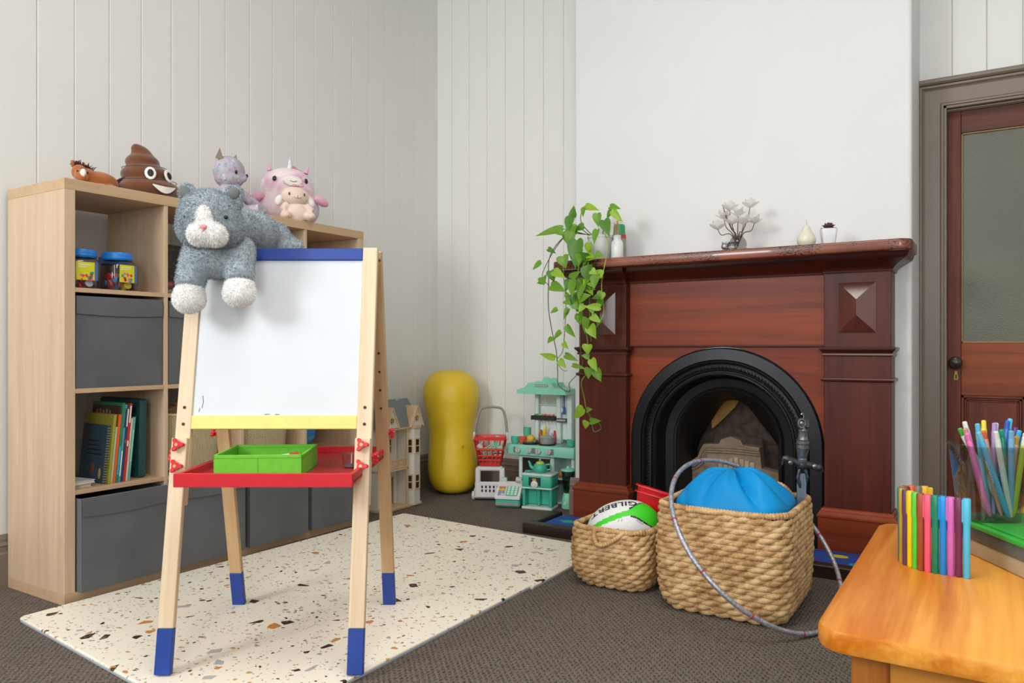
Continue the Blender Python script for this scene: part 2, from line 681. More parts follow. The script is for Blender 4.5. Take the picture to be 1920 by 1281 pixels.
vo = N(nt, 'ShaderNodeTexVoronoi', i_Scale=220.0)
nz = N(nt, 'ShaderNodeTexNoise', i_Scale=3.0, i_Detail=2.0)
nt.links.new(v, vo.inputs['Vector'])
nt.links.new(v, nz.inputs['Vector'])
nt.links.new(ramp(nt, nz.outputs['Fac'], [(0.3, '5d5d48'), (0.7, '6c6b54')]), b.inputs['Base Color'])
b.inputs['Roughness'].default_value = 0.32
b.inputs['Transmission Weight'].default_value = 0.25
bump(nt, b, vo.outputs['Distance'], 0.35, 0.002)
dbox('glass_pane', gx0 - .004, gx1 + .004, gz0 - .004, gz1 + .004, frost, .012, .018, 0)
bead_m = plain('aged_putty_bead', '8a7248', .5)
for q in ((gx0, gx0 + .008, gz0, gz1), (gx1 - .008, gx1, gz0, gz1), (gx0, gx1, gz0, gz0 + .010), (gx0, gx1, gz1 - .008, gz1)):
    dbox('glazing_bead', q[0], q[1], q[2], q[3], bead_m, .004, .012, .002)
for a, c in ((gx0, mid - .045), (mid + .045, gx1)):
    g = G()
    g.box(a - .004, c + .004, .014, .022, .236, .672)
    pn = g.obj('panel', door_wood, dr)
    g = G()
    for (w0, w1, y0_) in ((0, .012, -.006), (.012, .022, .004), (.022, .03, .009)):
        for q in ((a + w0, a + w1, .24 + w0, .668 - w0), (c - w1, c - w0, .24 + w0, .668 - w0), (a + w0, c - w0, .24 + w0, .24 + w1), (a + w0, c - w0, .668 - w1, .668 - w0)):
            g.box(q[0], q[1], y0_, .016, q[2], q[3], .002)
    g.obj('panel_moulding', door_wood, pn)
g = G()
kM = TR(.034, 0, .817, radians(90))
g.lathe([(.0, 0), (.020, 0), (.022, .004), (.012, .008), (.009, .022), (.014, .026), (.025, .034), (.028, .046), (.024, .057), (.012, .063), (0, .064)], 20, kM)
g.obj('door_knob', plain('dark_bakelite', '2c211c', .3), dr)
g = G()
g.ext([(.034 + dx, .757 + dz) for dx, dz in ((-.007, -.02), (.007, -.02), (.009, -.012), (.006, .006), (.005, .02), (-.005, .02), (-.006, .006), (-.009, -.012))], 'y', -.004, .001)
es = g.obj('keyhole_plate', plain('aged_brass', '8d7440', .35, .9), dr, 0)
g = G()
g.ext([(.034 + dx, .755 + dz) for dx, dz in ((-.0035, -.011), (.0035, -.011), (.002, 0), (.003, .006), (-.003, .006), (-.002, 0))], 'y', -.0048, -.004)
g.obj('keyhole', P('120d0a', .8), es, 0)
# hallway seen dimly behind the frosted pane
g = G()
g.box(-.4, .8, Y1 + .28, Y1 + .3, 0, 2.3)
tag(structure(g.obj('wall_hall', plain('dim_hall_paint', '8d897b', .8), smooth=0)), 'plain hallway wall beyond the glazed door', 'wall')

# lamp body added above the ceiling fill light, out of view
lamp = thing('ceiling_lamp', 'round white glass ceiling lamp in the middle of the room', 'lamp', (-0.6, 1.3, ZC))
g = G()
g.lathe([(.07, -.02), (.07, 0)], 24)
g.obj('canopy', P('d8d6d0', .4), lamp)
g = G()
g.lathe([(.45, -.05), (.47, -.035), (.45, -.02), (.06, -.02)], 32)
g.obj('shade', P('efeee8', .4), lamp)
# ================================================================== fireplace surround
mah = wood('mahogany_upright', '3a150d', '612213', 'z', 2.2, 0.42, 0.05, (0.25, 0.75), spec=.32)
mah_x = wood('mahogany_lengthwise', '5a200c', '98401a', 'x', 1.6, 0.42, 0.04, (0.28, 0.72), spec=.32)
mah_dark = wood('mahogany_dark_moulding', '33120b', '562015', 'x', 2.0, 0.34, 0.15)

mah_worn, nt, b = newmat('mahogany_worn_edge')
v = coords(nt, (1, 1, 1), False)
mp = N(nt, 'ShaderNodeMapping')
mp.inputs['Scale'].default_value = (3, 24, 24)
nt.links.new(v, mp.inputs['Vector'])
n1 = N(nt, 'ShaderNodeTexNoise', i_Scale=1.0, i_Detail=5.0)
nt.links.new(mp.outputs[0], n1.inputs['Vector'])
c0 = ramp(nt, n1.outputs['Fac'], [(0.3, '64301f'), (0.7, '965440')])
mp2 = N(nt, 'ShaderNodeMapping')
mp2.inputs['Scale'].default_value = (95, 130, 210)
nt.links.new(v, mp2.inputs['Vector'])
n2 = N(nt, 'ShaderNodeTexNoise', i_Scale=1.0, i_Detail=2.0)
nt.links.new(mp2.outputs[0], n2.inputs['Vector'])
n3 = N(nt, 'ShaderNodeTexNoise', i_Scale=5.0, i_Detail=1.0)
nt.links.new(v, n3.inputs['Vector'])
m3 = N(nt, 'ShaderNodeMath', operation='MULTIPLY')
nt.links.new(n2.outputs['Fac'], m3.inputs[0])
nt.links.new(n3.outputs['Fac'], m3.inputs[1])
sp = ramp(nt, m3.outputs[0], [(0.29, (0, 0, 0)), (0.31, (1, 1, 1))])
mix = N(nt, 'ShaderNodeMixRGB')
nt.links.new(sp, mix.inputs[0])
nt.links.new(c0, mix.inputs[1])
mix.inputs[2].default_value = lin('2a1711')
nt.links.new(mix.outputs[0], b.inputs['Base Color'])
b.inputs['Roughness'].default_value = 0.3
b.inputs['Coat Weight'].default_value = 0.35

FC = -1.062        # centre line
fp = thing('fireplace_surround', 'dark mahogany fireplace surround with pilasters and a long mantel shelf', 'fireplace', (FC, 3.5, 0))


def rect(x0, x1, y0, y1, z):
    return [(x0, y0, z), (x1, y0, z), (x1, y1, z), (x0, y1, z)]


YB = .098          # back of the surround, just touching the chimney breast (local y)
g = G()
g.rslab(-.792, .800, -.20, YB, 1.268, 1.311, .045, .006, 6)
g.obj('mantel_shelf', mah_worn, fp, 45)
COR = [(.0, 1.200), (.010, 1.200), (.012, 1.208), (.020, 1.216), (.034, 1.224), (.055, 1.233), (.078, 1.243), (.094, 1.250), (.100, 1.258), (.104, 1.268)]
g = G()
g.loft([rect(-.46, .46, -o, YB, z) for o, z in COR])
for sx in (-1, 1):
    a, c = (.456, .714) if sx > 0 else (-.714, -.456)
    g.loft([rect(a - o * (0.25 if sx > 0 else .7), c + o * (.7 if sx > 0 else .25), -.04 - o, YB, z) for o, z in COR])
g.obj('cornice', mah_dark, fp, 30)
g = G()
g.box(-.456, .456, -.0, YB, .893, 1.204, .002)
fz = g.obj('frieze_panel', mah_x, fp)
g = G()
g.box(-.456, .456, -.006, .01, .889, .897, .002)
g.obj('lower_bead', mah_dark, fz)


def moulding(g, x0, x1, yf, z0, prof):
    """horizontal moulding around three sides of a pilaster"""
    g.loft([rect(x0 - o, x1 + o, yf - o, YB, z0 + dz) for o, dz in prof])


for sx in (-1, 1):
    a, c = (.456, .714) if sx > 0 else (-.714, -.456)
    g = G()
    g.box(a, c, -.04, YB, .195, 1.206, .002)
    pil = g.obj('pilaster', mah, fp)
    g = G()
    moulding(g, a, c, -.04, .850, [(.0, 0), (.006, 0), (.008, .004), (.006, .009), (.004, .012), (.010, .020), (.017, .026), (.018, .030), (.018, .036), (.004, .039), (0, .039)])
    g.obj('upper_moulding', mah_dark, pil, 30)
    g = G()
    moulding(g, a, c, -.04, .742, [(.0, 0), (.006, 0), (.012, .005), (.013, .010), (.010, .015), (.002, .017), (0, .017)])
    g.obj('lower_moulding', mah_dark, pil, 30)
    # raised pyramid block
    pc, hw, z0, z1, pr = (a + c) / 2 + .001, .072, .949, 1.158, .045
    zr = hw * 1.0
    g = G()
    base = [(pc - hw, -.040, z0), (pc + hw, -.040, z0), (pc + hw, -.040, z1), (pc - hw, -.040, z1)]
    lip = [(x, -.045, z) for x, y, z in base]
    vs = base + lip + [(pc, -.045 - pr * .62, z0 + zr), (pc, -.045 - pr * .62, z1 - zr)]
    fs = [(0, 1, 5, 4), (1, 2, 6, 5), (2, 3, 7, 6), (3, 0, 4, 7), (4, 5, 8), (5, 6, 9, 8), (6, 7, 9), (7, 4, 8, 9), (3, 2, 1, 0)]
    g.add(vs, fs)
    g.obj('pyramid_block', wood('mahogany_block', '401a11', '622a1c', 'z', 3, 0.24, .7), pil, 0)
    # plinth
    g = G()
    g.loft([rect(a - o, c + o, -.04 - o, YB, z) for o, z in [(.022, .001), (.022, .165), (.026, .168), (.026, .176), (.020, .182), (.018, .190), (.012, .194), (.010, .202), (.004, .206), (0, .206)]])
    g.obj('plinth', mah_x, fp, 30)

# spandrel board with the arched opening
ZA, RA = .438, .449
g = G()
n = 36
inner = [(-RA, .0)] + [(-RA * cos(pi * i / n), ZA + RA * sin(pi * i / n)) for i in range(n + 1)] + [(RA, .0)]
outer = [(-.458, .0)] + [(-.458 if i < 9 else (.458 if i > n - 9 else -.458 + .916 * (i - 9) / (n - 18)), (ZA + (.895 - ZA) * min(i, n - i) / 9) if (i < 9 or i > n - 9) else .895) for i in range(n + 1)] + [(.458, .0)]
k = len(inner)
vs = [(x, .010, z) for x, z in inner] + [(x, .010, z) for x, z in outer] + [(x, .034, z) for x, z in inner] + [(x, .034, z) for x, z in outer]
fs = []
for i in range(k - 1):
    fs += [(i, i + 1, k + i + 1, k + i), (2 * k + i, 3 * k + i, 3 * k + i + 1, 2 * k + i + 1), (i, 2 * k + i, 2 * k + i + 1, i + 1)]
g.add(vs, fs)
g.obj('spandrel_board', mah_x, fp, 0)

# ------------------------------------------------------------------ cast-iron insert
iron = plain('black_cast_iron', '15161a', .42, .25, var=.2, scale=60, bmp=.15)
iron_in = plain('sooty_cast_iron', '0d0c0c', .55, .1, var=.2, scale=40, bmp=.15)
ins = thing('fireplace_insert', 'black cast-iron arched fireplace insert with ribbed mouldings', 'fireplace', (FC, 3.5, 0))


def arch_pts(r, y, z0=.0, n=40, za=ZA):
    return [(-r, y, z0), (-r, y, za * .5)] + [(-r * cos(pi * i / n), y, za + r * sin(pi * i / n)) for i in range(n + 1)] + [(r, y, za * .5), (r, y, z0)]


def arch_sweep(g, prof, **k):
    g.loft([arch_pts(r, y, **k) for r, y in prof], cap=False, ring_closed=False)


g = G()
arch_sweep(g, [(.447, .04), (.447, .004), (.441, -.004), (.392, -.010), (.386, .0)])
g.obj('outer_band', iron, ins, 30)
g = G()
arch_sweep(g, [(.387, .03), (.387, -.012), (.381, -.018), (.375, -.012), (.371, .002), (.356, -.004), (.342, .002), (.338, .012), (.333, .012), (.330, .0), (.324, -.004), (.318, .002), (.316, .02)])
md_ = g.obj('arch_moulding', iron, ins, 30)


def beads(r, y, step, s, name, parent, out=0.0):
    g = G()
    L = ZA
    tot = 2 * L + pi * r
    k = int(tot / step)
    for i in range(k + 1):
        d = tot * i / k
        if d < L:
            p, a = (-r, y, d), 0
        elif d < L + pi * r:
            a = (d - L) / r
            p = (-r * cos(a), y, ZA + r * sin(a))
        else:
            p, a = (r, y, tot - d), 0
        x, yy, z = p
        g.add([(x + s, yy, z), (x - s, yy, z), (x, yy - s, z), (x, yy + s, z), (x, yy, z + s), (x, yy, z - s)],
              [(0, 4, 2), (4, 1, 2), (1, 5, 2), (5, 0, 2), (4, 0, 3), (1, 4, 3), (5, 1, 3), (0, 5, 3)])
    o = g.obj(name, iron, parent, 80)
    o['kind'] = 'stuff'


beads(.356, -.006, .017, .0075, 'leaf_ornament', md_)
beads(.323, -.006, .0085, .0035, 'bead_row', md_)
g = G()
arch_sweep(g, [(.318, .018), (.312, .06), (.300, .085), (.262, .095), (.260, .085), (.254, .078), (.246, .082), (.242, .092), (.236, .098), (.232, .13)])
rb = g.obj('inner_arch', iron_in, ins, 30)
beads(.253, .074, .0085, .003, 'bead_row', rb)
# splayed cheeks narrowing to the throat
def cheek(a, t, y):
    ca, sa = cos(a), sin(a)
    m = abs(ca)
    x1 = (.118 * m ** .62 + .10 * m ** 4) * (1 if ca >= 0 else -1)
    return (-(.234 * ca) * (1 - t) - x1 * t - .03 * t * sa, y, ZA + (.234 - .050 * t) * sa - .10 * t * ca * ca)


g = G()
rings = []
for t in (0, .15, .35, .6, .85, 1):
    s_ = t ** .8
    r = .234 + (.118 - .234) * s_
    za = ZA + (.500 - ZA) * s_
    y = .12 + .20 * t
    zb = .0 + .40 * max(0, t - .5) * 0
    w_ = .234 - .016 * t
    rings.append([(-w_, y, 0), (-w_, y, ZA * .5)] + [cheek(pi * i / 40, t, y) for i in range(41)] + [(w_, y, ZA * .5), (w_, y, 0)])
g.loft(rings, cap=False, ring_closed=False)
g.obj('splayed_cheek', iron_in, ins, 40)
# fireback: shaped brown fire-clay panel with ogee mouldings
clay = plain('sooty_fire_clay', '8a7763', .85, var=.28, scale=18, bmp=.4)
clay_d = plain('sooted_brick', '4a3d32', .9, var=.4, scale=30, bmp=.6)
g = G()
prof = [(-.26, .12), (-.26, .30), (-.20, .31), (-.165, .335), (-.150, .375), (-.135, .40), (-.06, .405), (-.045, .43), (0, .445), (.05, .43), (.06, .408), (.14, .40), (.15, .30), (.26, .28), (.26, .12)]
g.ext([(x - .03, z) for x, z in prof], 'y', .255, .33)
fb = g.obj('fireback', clay, ins, 20)
g = G()
for k in range(3):
    off = .012 * k
    pts = [(-.24 + off, .29 - off), (-.19 + off * .6, .298 - off), (-.155 + off * .6, .325 - off), (-.140 + off * .6, .365 - off), (-.12, .388 - off), (0, .392 - off), (.14, .388 - off)]
    g.tube([(x - .03, .253, z) for x, z in pts], .006, 6)
g.obj('fireback_moulding', clay, fb, 40)
g = G()
for k in range(7):
    x = -.09 + k * .026
    g.box(x, x + .024, .244, .26, .14, .345 - abs(k - 3) * .006, .004)
g.obj('fluted_brick', plain('pale_fire_brick', 'ae9880', .85, var=.2, scale=25), fb)
# back of the flue with the damper flap
g = G()
g.box(-.30, .26, .38, .40, 0.0, .80)
g.box(-.30, .26, .05, .40, -.0, .002)
g.box(-.30, -.29, .10, .40, 0, .80)
g.box(.25, .26, .10, .40, 0, .80)
g.obj('flue_wall', clay_d, ins, 0)
g = G()
fl = [(-.150, .345, .47), (-.125, .345, .49), (-.03, .335, .585), (.0, .330, .635), (-.06, .37, .66), (-.17, .37, .60)]
g.loft([fl, [(x, y + .004, z) for x, y, z in fl]])
g.obj('brass_damper_flap', plain('worn_brass_sheet', 'b78a4e', .45, .3), ins, 0)
g = G()
g.box(-.14, .11, .33, .345, .36, .44, .01, TR(0, 0, 0, 0, 0, 0))
g.obj('throat_brick', clay_d, ins)

# ------------------------------------------------------------------ hearth
hw_ = wood('dark_stained_fender_wood', '1f120d', '382218', 'x', 3, .4, .15)
fen = thing('hearth_fender', 'low dark wooden fender frame around the hearth mat', 'fender', (FC, 3.11, 0))
g = G()
g.box(-.84, .84, 0, .055, 0, .05, .004)
g.obj('front_rail', hw_, fen)
for s_ in (-1, 1):
    g = G()
    g.box(min(s_ * .84, s_ * .79), max(s_ * .84, s_ * .79), .056, .315, 0, .05, .004)
    g.obj('side_rail', hw_, fen)
hm = thing('hearth_mat', 'bright blue printed play mat with coloured shapes on the hearth', 'mat', (FC, 3.17, 0))
g = G()
g.box(-.785, .785, 0, .248, .0, .034, .002)
g.obj('mat_base', plain('printed_blue_mat', '1d4fa0', .6, var=.1), hm)
rr = random.Random(4)
pc_ = ['15915f', 'd2482c', '5a2f8c', 'd9c02a', '1aa0c0', 'c23a7a', '2b6fd6', '18a06c']


def flat_patch(name, c, pts):
    g = G()
    g.ext(pts, 'z', .034, .0348)
    g.obj(name, P(c, .6), hm, 0)


flat_patch('printed_fish', '19a58a', [(-.74, .13), (-.70, .16), (-.66, .15), (-.60, .17), (-.55, .13), (-.60, .10), (-.66, .115), (-.70, .10)])
flat_patch('printed_starfish', 'c8643a', [(-.58, .10), (-.55, .09), (-.50, .11), (-.52, .08), (-.50, .05), (-.55, .065), (-.60, .05)])
flat_patch('printed_leaf', '1fae86', [(-.60, .03), (-.52, .045), (-.45, .03), (-.52, .012)])
for k in range(14):
    x = -.40 + k * .085
    y = .07 + .10 * (k % 2)
    c = pc_[k % len(pc_)]
    if k % 3 == 1:
        flat_patch('printed_square', c, [(x - .028, y - .025), (x + .024, y - .025), (x + .03, y + .025), (x - .022, y + .025)])
    else:
        flat_patch('printed_pebble', c, [(x + .036 * cos(a * pi / 6), y + .022 * sin(a * pi / 6)) for a in range(12)])
flat_patch('printed_wave', '3a2c80', [(-.30, .205), (.78, .215), (.78, .228), (-.30, .22)])
# ================================================================== cube shelf
oak_z = wood('pale_oak_upright', 'c4a688', 'd6bc9e', 'z', 4.0, .5, 0, (.3, .7), .02)
oak_y = wood('pale_oak_lengthwise', 'bd9c78', 'ccac88', 'y', 4.0, .5, 0, (.3, .7), .02)
oak_x = wood('pale_oak_crosswise', 'c3a17c', 'd6b892', 'x', 4.0, .5, 0, (.3, .7), .02)
SX, SY, SH, SD = -2.688, 1.391, 1.47, .39
sh = thing('cube_shelf', 'pale oak cube shelf unit with sixteen compartments against the boarded wall', 'shelf', (SX, SY, 0))
T, t2 = .038, .016
CW = (SH - 2 * T - 3 * t2) / 4


def sbox(name, x0, x1, y0, y1, z0, z1, m, par=sh, bb=.0012):
    g = G()
    g.box(x0, x1, y0, y1, z0, z1, bb)
    return g.obj(name, m, par)


sbox('top_panel', -SD, 0, 0, SH, SH - T, SH, oak_y)
sbox('bottom_panel', -SD, 0, 0, SH, 0, T, oak_y)
sbox('side_panel', -SD, 0, 0, T, T, SH - T, oak_z)
sbox('side_panel', -SD, 0, SH - T, SH, T, SH - T, oak_z)


def cell(c, r):
    """inner corner (y, z) of compartment column c, row r counted from the floor"""
    return T + c * (CW + t2), T + r * (CW + t2)


g = G()
g.box(-SD + .002, -.002, 0, t2, T, SH - T, .0008)
dv = g.mesh('divider', oak_z)
for c in range(1, 4):
    link('divider', dv, sh, (0, cell(c, 0)[0] - t2, 0))
g = G()
g.box(-SD + .002, -.002, 0, CW, 0, t2, .0008)
sb_ = g.mesh('shelf_board', oak_y)
for c in range(4):
    for r in range(1, 4):
        link('shelf_board', sb_, sh, (0, cell(c, 0)[0], cell(0, r)[1] - t2))

# ------------------------------------------------------------------ grey fabric storage boxes
fab, nt, b = newmat('grey_woven_box_fabric')
v = coords(nt)
n1 = N(nt, 'ShaderNodeTexNoise', i_Scale=300.0, i_Detail=2.0)
n2 = N(nt, 'ShaderNodeTexNoise', i_Scale=6.0, i_Detail=3.0)
for q in (n1, n2):
    nt.links.new(v, q.inputs['Vector'])
nt.links.new(ramp(nt, n2.outputs['Fac'], [(0.3, '57595c'), (0.7, '626467')]), b.inputs['Base Color'])
b.inputs['Roughness'].default_value = .8
b.inputs['Sheen Weight'].default_value = .15
bump(nt, b, n1.outputs['Fac'], .25, .001)


def box_mesh():
    W, D_, H_ = .325, .37, .323
    g = G()
    rings = []
    for z, bulge in ((0, 0), (.01, .002), (H_ * .5, .005), (H_ - .07, .003), (H_ - .01, 0), (H_, -.001)):
        ring = []
        for i in range(9):
            u = i / 8
            ring.append((0 + bulge * sin(pi * u), W * u, z))
        for i in range(1, 5):
            ring.append((-D_ * i / 4, W, z))
        for i in range(1, 9):
            ring.append((-D_, W * (1 - i / 8), z))
        for i in range(1, 4):
            ring.append((-D_ * (1 - i / 4), 0, z))
        rings.append(ring)
    inner = [(max(-D_ + .006, min(-.006, x)), max(.006, min(W - .006, y)), H_) for x, y, z in rings[-1]]
    inn2 = [(x, y, .02) for x, y, z in inner]
    g.loft(rings + [inner, inn2])
    f = G()
    # stitched folded hem along the front
    rg = []
    for zz, off in ((H_ - .062, .002), (H_ - .060, .0048), (H_ - .02, .006), (H_ + .0015, .0025), (H_ + .0015, -.008)):
        rg.append([(off + .004 * sin(pi * i / 8), W * i / 8, zz - .006 * sin(pi * i / 8) * (1 if zz < H_ - .03 else 0)) for i in range(9)])
    f.loft(rg, cap=False, ring_closed=False)
    return g.mesh('box_body', fab, 40), f.mesh('front_hem', fab, 30)


bbm, hem = box_mesh()
BOXES = [(0, 2, -.008, 'grey fabric storage box under the counter jars', -.01),
         (1, 2, -.008, 'grey fabric storage box behind the left easel leg and cat paw', 0),
         (0, 0, .028, 'grey fabric storage box at floor level under the picture books', .035),
         (1, 0, .034, 'grey fabric storage box at floor level under the first woven bag', 0),
         (2, 0, .030, 'grey fabric storage box at floor level under the second woven bag', 0),
         (3, 0, .026, 'grey fabric storage box at floor level beside the dollhouse', 0)]
for c, r, px_, lab, rz in BOXES:
    cy, cz = cell(c, r)
    o = thing('storage_box', lab, 'storage box', (SX + px_, SY + cy + .006, cz), rz * .3, 'grey fabric boxes in the cube shelf')
    link('box_body', bbm, o)
    link('front_hem', hem, o)

# ------------------------------------------------------------------ jars of counters
lid_m = plain('blue_jar_lid', '1f7fd6', .35)
jar_m = clear('clear_jar_plastic', 'f4f2f4', 1.0)
lab_y = plain('yellow_jar_label', 'd8d41e', .5)
lab_b = plain('blue_label_edge', '4d6694', .5)


def jar(lab, x, y, rz, z=0, with_label=True):
    j = thing('counter_jar', lab, 'jar', (x, y, z), rz, 'jars of counters on the shelf')
    g = G()
    prof = [(.052, 0), (.058, .004), (.060, .012), (.060, .092), (.056, .106), (.047, .114), (.047, .120)]
    rings = []
    for r, zz in prof:          # rounded-square body, round neck
        k = 4.0 if zz < .1 else 2.2
        rings.append([(r * (abs(cos(a)) ** (2 / k)) * (1 if cos(a) >= 0 else -1), r * (abs(sin(a)) ** (2 / k)) * (1 if sin(a) >= 0 else -1), zz) for a in [2 * pi * i / 32 for i in range(32)]])
    inner = [[(x_ * .965, y_ * .965, z_ if z_ > .01 else .004) for x_, y_, z_ in r] for r in rings[::-1]]
    g.loft(rings + inner)
    g.obj('jar_body', jar_m, j, 40)
    g = G()
    g.lathe([(.0, .142), (.046, .142), (.050, .140), (.0515, .136), (.0515, .116), (.050, .113), (.0485, .113), (.0485, .134), (0, .134)], 36)
    l = g.obj('lid', lid_m, j)
    g = G()
    g.lathe([(.0525, .117), (.0535, .119), (.0535, .122), (.0525, .124)], 36, cap=False)
    g.obj('lid_ring', lid_m, l)
    if with_label:
        g = G()
        g.box(.0595, .0603, -.036, .036, .030, .094, 0)
        lb = g.obj('label', [lab_y], j, 0)
        g = G()
        g.box(.0602, .0608, .025, .036, .030, .094, 0)
        g.obj('label_strip', lab_b, lb, 0)
        g = G()
        g.box(.0602, .0607, -.030, .012, .083, .087, 0)
        g.box(.0602, .0607, -.030, -.002, .076, .079, 0)
        g.obj('label_lettering', P('e9e6c8', .6), lb, 0)
        rr = random.Random(int(y * 1000))
        for k in range(16):
            g = G()
            yy, zz = rr.uniform(-.034, .020), .032 + rr.random() ** 1.5 * .030
            g.lathe([(.0055, 0), (.0055, .0006)], 8, TR(.0604, yy, zz, 0, radians(90), 0))
            g.obj('printed_counter', P(rr.choice(['d8322b', 'f0c828', '2f9c9a', 'd84a3a', 'e07a9c', '8a6cc0']), .5), lb, 0)
    return j


JZ = cell(0, 3)[1]
jar('jar of coloured counters with a blue lid beside the shelf side panel', -2.772, 1.492, -.15, JZ)
jar('second blue-lidded jar of coloured counters, with a yellow disc at the bottom', -2.755, 1.618, .12, JZ)
jar('blue-lidded jar half hidden behind the two front counter jars', -2.905, 1.690, .3, JZ, False)
# loose counters inside the jars
rr = random.Random(12)
cc = ['d63a34', '2ca4a0', 'e9c62e', 'c94452', '3d8fb8', '2f9f86', 'e0685a', 'd83c50', '8a5a8c']
disc = G()
disc.lathe([(.0, 0), (.0125, 0), (.0135, .002), (.0135, .006), (.0125, .008), (0, .008)], 14)
dmesh = {}
CN = {'d63a34': 'red', '2ca4a0': 'teal', 'e9c62e': 'yellow', 'c94452': 'crimson', '3d8fb8': 'blue', '2f9f86': 'green', 'e0685a': 'coral', 'd83c50': 'scarlet', '8a5a8c': 'purple'}
for (jx, jy, lb) in ((-2.772, 1.492, 'small coloured counter inside the jar nearest the side panel'), (-2.755, 1.618, 'small coloured counter inside the second blue-lidded jar')):
    for k in range(34):
        if lb.endswith('panel') and k == 0:
            c = 'cfdce6'
        elif k == 0:
            c = 'e0cf3e'
        else:
            c = rr.choice(cc)
        if c not in dmesh:
            dmesh[c] = disc.mesh('counter', P(c, .4))
        zz = JZ + .014 + (k // 9) * .013
        if k == 0:
            px_, py_ = jx + .043, jy + (.004 if 'nearest' in lb else .012)
            o = link('counter', dmesh[c], None, (px_, py_, JZ + .019), (0, radians(80), 0))
            lb2 = lb.replace('small coloured', 'pale blue striped' if 'nearest' in lb else 'yellow round')
            tag(o, lb2, 'counter')
            continue
        a, ra = rr.uniform(0, 2 * pi), .040 * sqrt(rr.random())
        o = link('counter', dmesh[c], None, (jx + ra * cos(a), jy + ra * sin(a), zz), (rr.uniform(0, 3), rr.uniform(0, 3), 0))
        tag(o, lb.replace('small coloured', 'small ' + CN[c]), 'counter', 'counters in the ' + ('first' if 'nearest' in lb else 'second') + ' jar')

# ------------------------------------------------------------------ picture books
paper = plain('book_pages', 'd9d2c2', .8)


def book(lab, x, y, z, h, d, th, col, lean=0.0, spine_mark=None, rot=None, soft=True):
    """upright book: spine faces the room (+x), thickness along y"""
    o = thing('picture_book', lab, 'book', (x, y, z), 0, 'picture books in the cube shelf', rot=rot or (-lean, 0, 0))
    m = P(col, .45)
    g = G()
    g.box(-d, 0, 0, .0022, 0, h, .0006)
    g.box(-d, 0, th - .0022, th, 0, h, .0006)
    g.box(-.0025, .0005, 0, th, 0, h, .0006)
    g.obj('cover', m, o)
    g = G()
    g.box(-d + .004, -.003, .0022, th - .0022, .003, h - .003)
    g.obj('pages', paper, o, 0)
    if spine_mark:
        for (z0, z1, c) in spine_mark:
            g = G()
            g.box(.0004, .0012, th * .22, th * .78, z0 * h, z1 * h)
            g.obj('spine_lettering', P(c, .5), o, 0)
    return o


BZ = cell(0, 1)[1]
bx = SX - .03
W_ = 'e6e2d8'
# spiral-bound blue book first in the row, its cover facing along the shelf
sb = thing('spiral_book', 'dark blue spiral-bound picture book first in the leaning row', 'book', (SX - .034, 1.548, BZ + .001), rot=(-.10, 0, 0))
g = G()
g.box(-.170, -.008, 0, .010, 0, .212, .001)
cv = g.obj('cover', plain('blue_book_cover', '35505f', .5, var=.15, scale=10), sb)
g = G()
for k in range(4):
    g.box(-.125 - .006 * (k % 2), -.055 + .008 * k, -.0010, .0002, .150 - .016 * k, .154 - .016 * k)
g.obj('cover_lettering', P('131d24', .6), cv, 0)
for nm, c, xx, zz, rx_, rz_ in (('cover_picture_bear', '7a4a2c', -.085, .050, .014, .022), ('cover_picture_bird', '7a4432', -.148, .180, .008, .014), ('cover_picture_house', 'b89a60', -.035, .035, .009, .020)):
    g = G()
    g.ell((xx, -.0004, zz), (rx_, .0012, rz_), 14, 6)
    g.obj(nm, P(c, .6), cv)
g = G()
for k in range(22):
    z = .008 + k * .0092
    g.tube([(-.006 + .0065 * cos(a), .005 + .0065 * sin(a), z) for a in [2 * pi * i / 10 for i in range(10)]], .0010, 4, closed=True)
sp_ = g.obj('spiral_binding', P('b79a62', .4), sb)
sp_['kind'] = 'stuff'
# the leaning row, left to right
BOOKS = [(.250, .195, .010, '9a9a34', 'yellow-green picture book beside the spiral-bound book', None),
         (.205, .17, .006, 'b9c0a4', 'thin pale green book between yellow-green and orange books', None),
         (.250, .19, .010, 'd9622a', 'bright orange book in the leaning row', None),
         (.292, .20, .009, '2f7f5c', 'tall green book with a dark cover picture', [(.1, .45, '3fb0d8')]),
         (.285, .20, .007, '4aa0a8', 'turquoise book with a black-and-white dotted spine', [(.08, .4, 'e8e8e4'), (.7, .95, '20262a')]),
         (.282, .20, .008, '24405e', 'navy blue book with white spine lettering', [(.72, .95, W_), (.5, .55, 'd83a3a')]),
         (.288, .20, .009, 'c22c34', 'bright red book with white spine lettering', [(.75, .97, W_), (.45, .52, W_)]),
         (.232, .19, .007, 'cfc4ae', 'cream coloured book next to the red book', None),
         (.236, .19, .009, '63a79c', 'pale teal book at the end of the leaning row', [(.3, .8, '8fd0c4')])]
y = 1.5600
for h, d, th, c, lab, mk in BOOKS:
    bk_ = book(lab, bx, y, BZ + .001, h, d, th, c, .10, mk)
    if 'dark cover picture' in lab:
        g = G()
        g.box(-d + .004, -.010, -.0009, .0002, .012, h - .012)
        cp_ = g.obj('cover_picture', plain('dark_brown_cover_print', '4a332c', .5, var=.35, scale=40), bk_, 0)
        g = G()
        for q in range(5):
            g.box(-d + .030 + .022 * q, -d + .040 + .022 * q, -.0016, -.0008, h - .060, h - .030 + .004 * (q % 2))
        g.obj('cover_lettering', P('8d8578', .6), cp_, 0)
    y += th + .0012
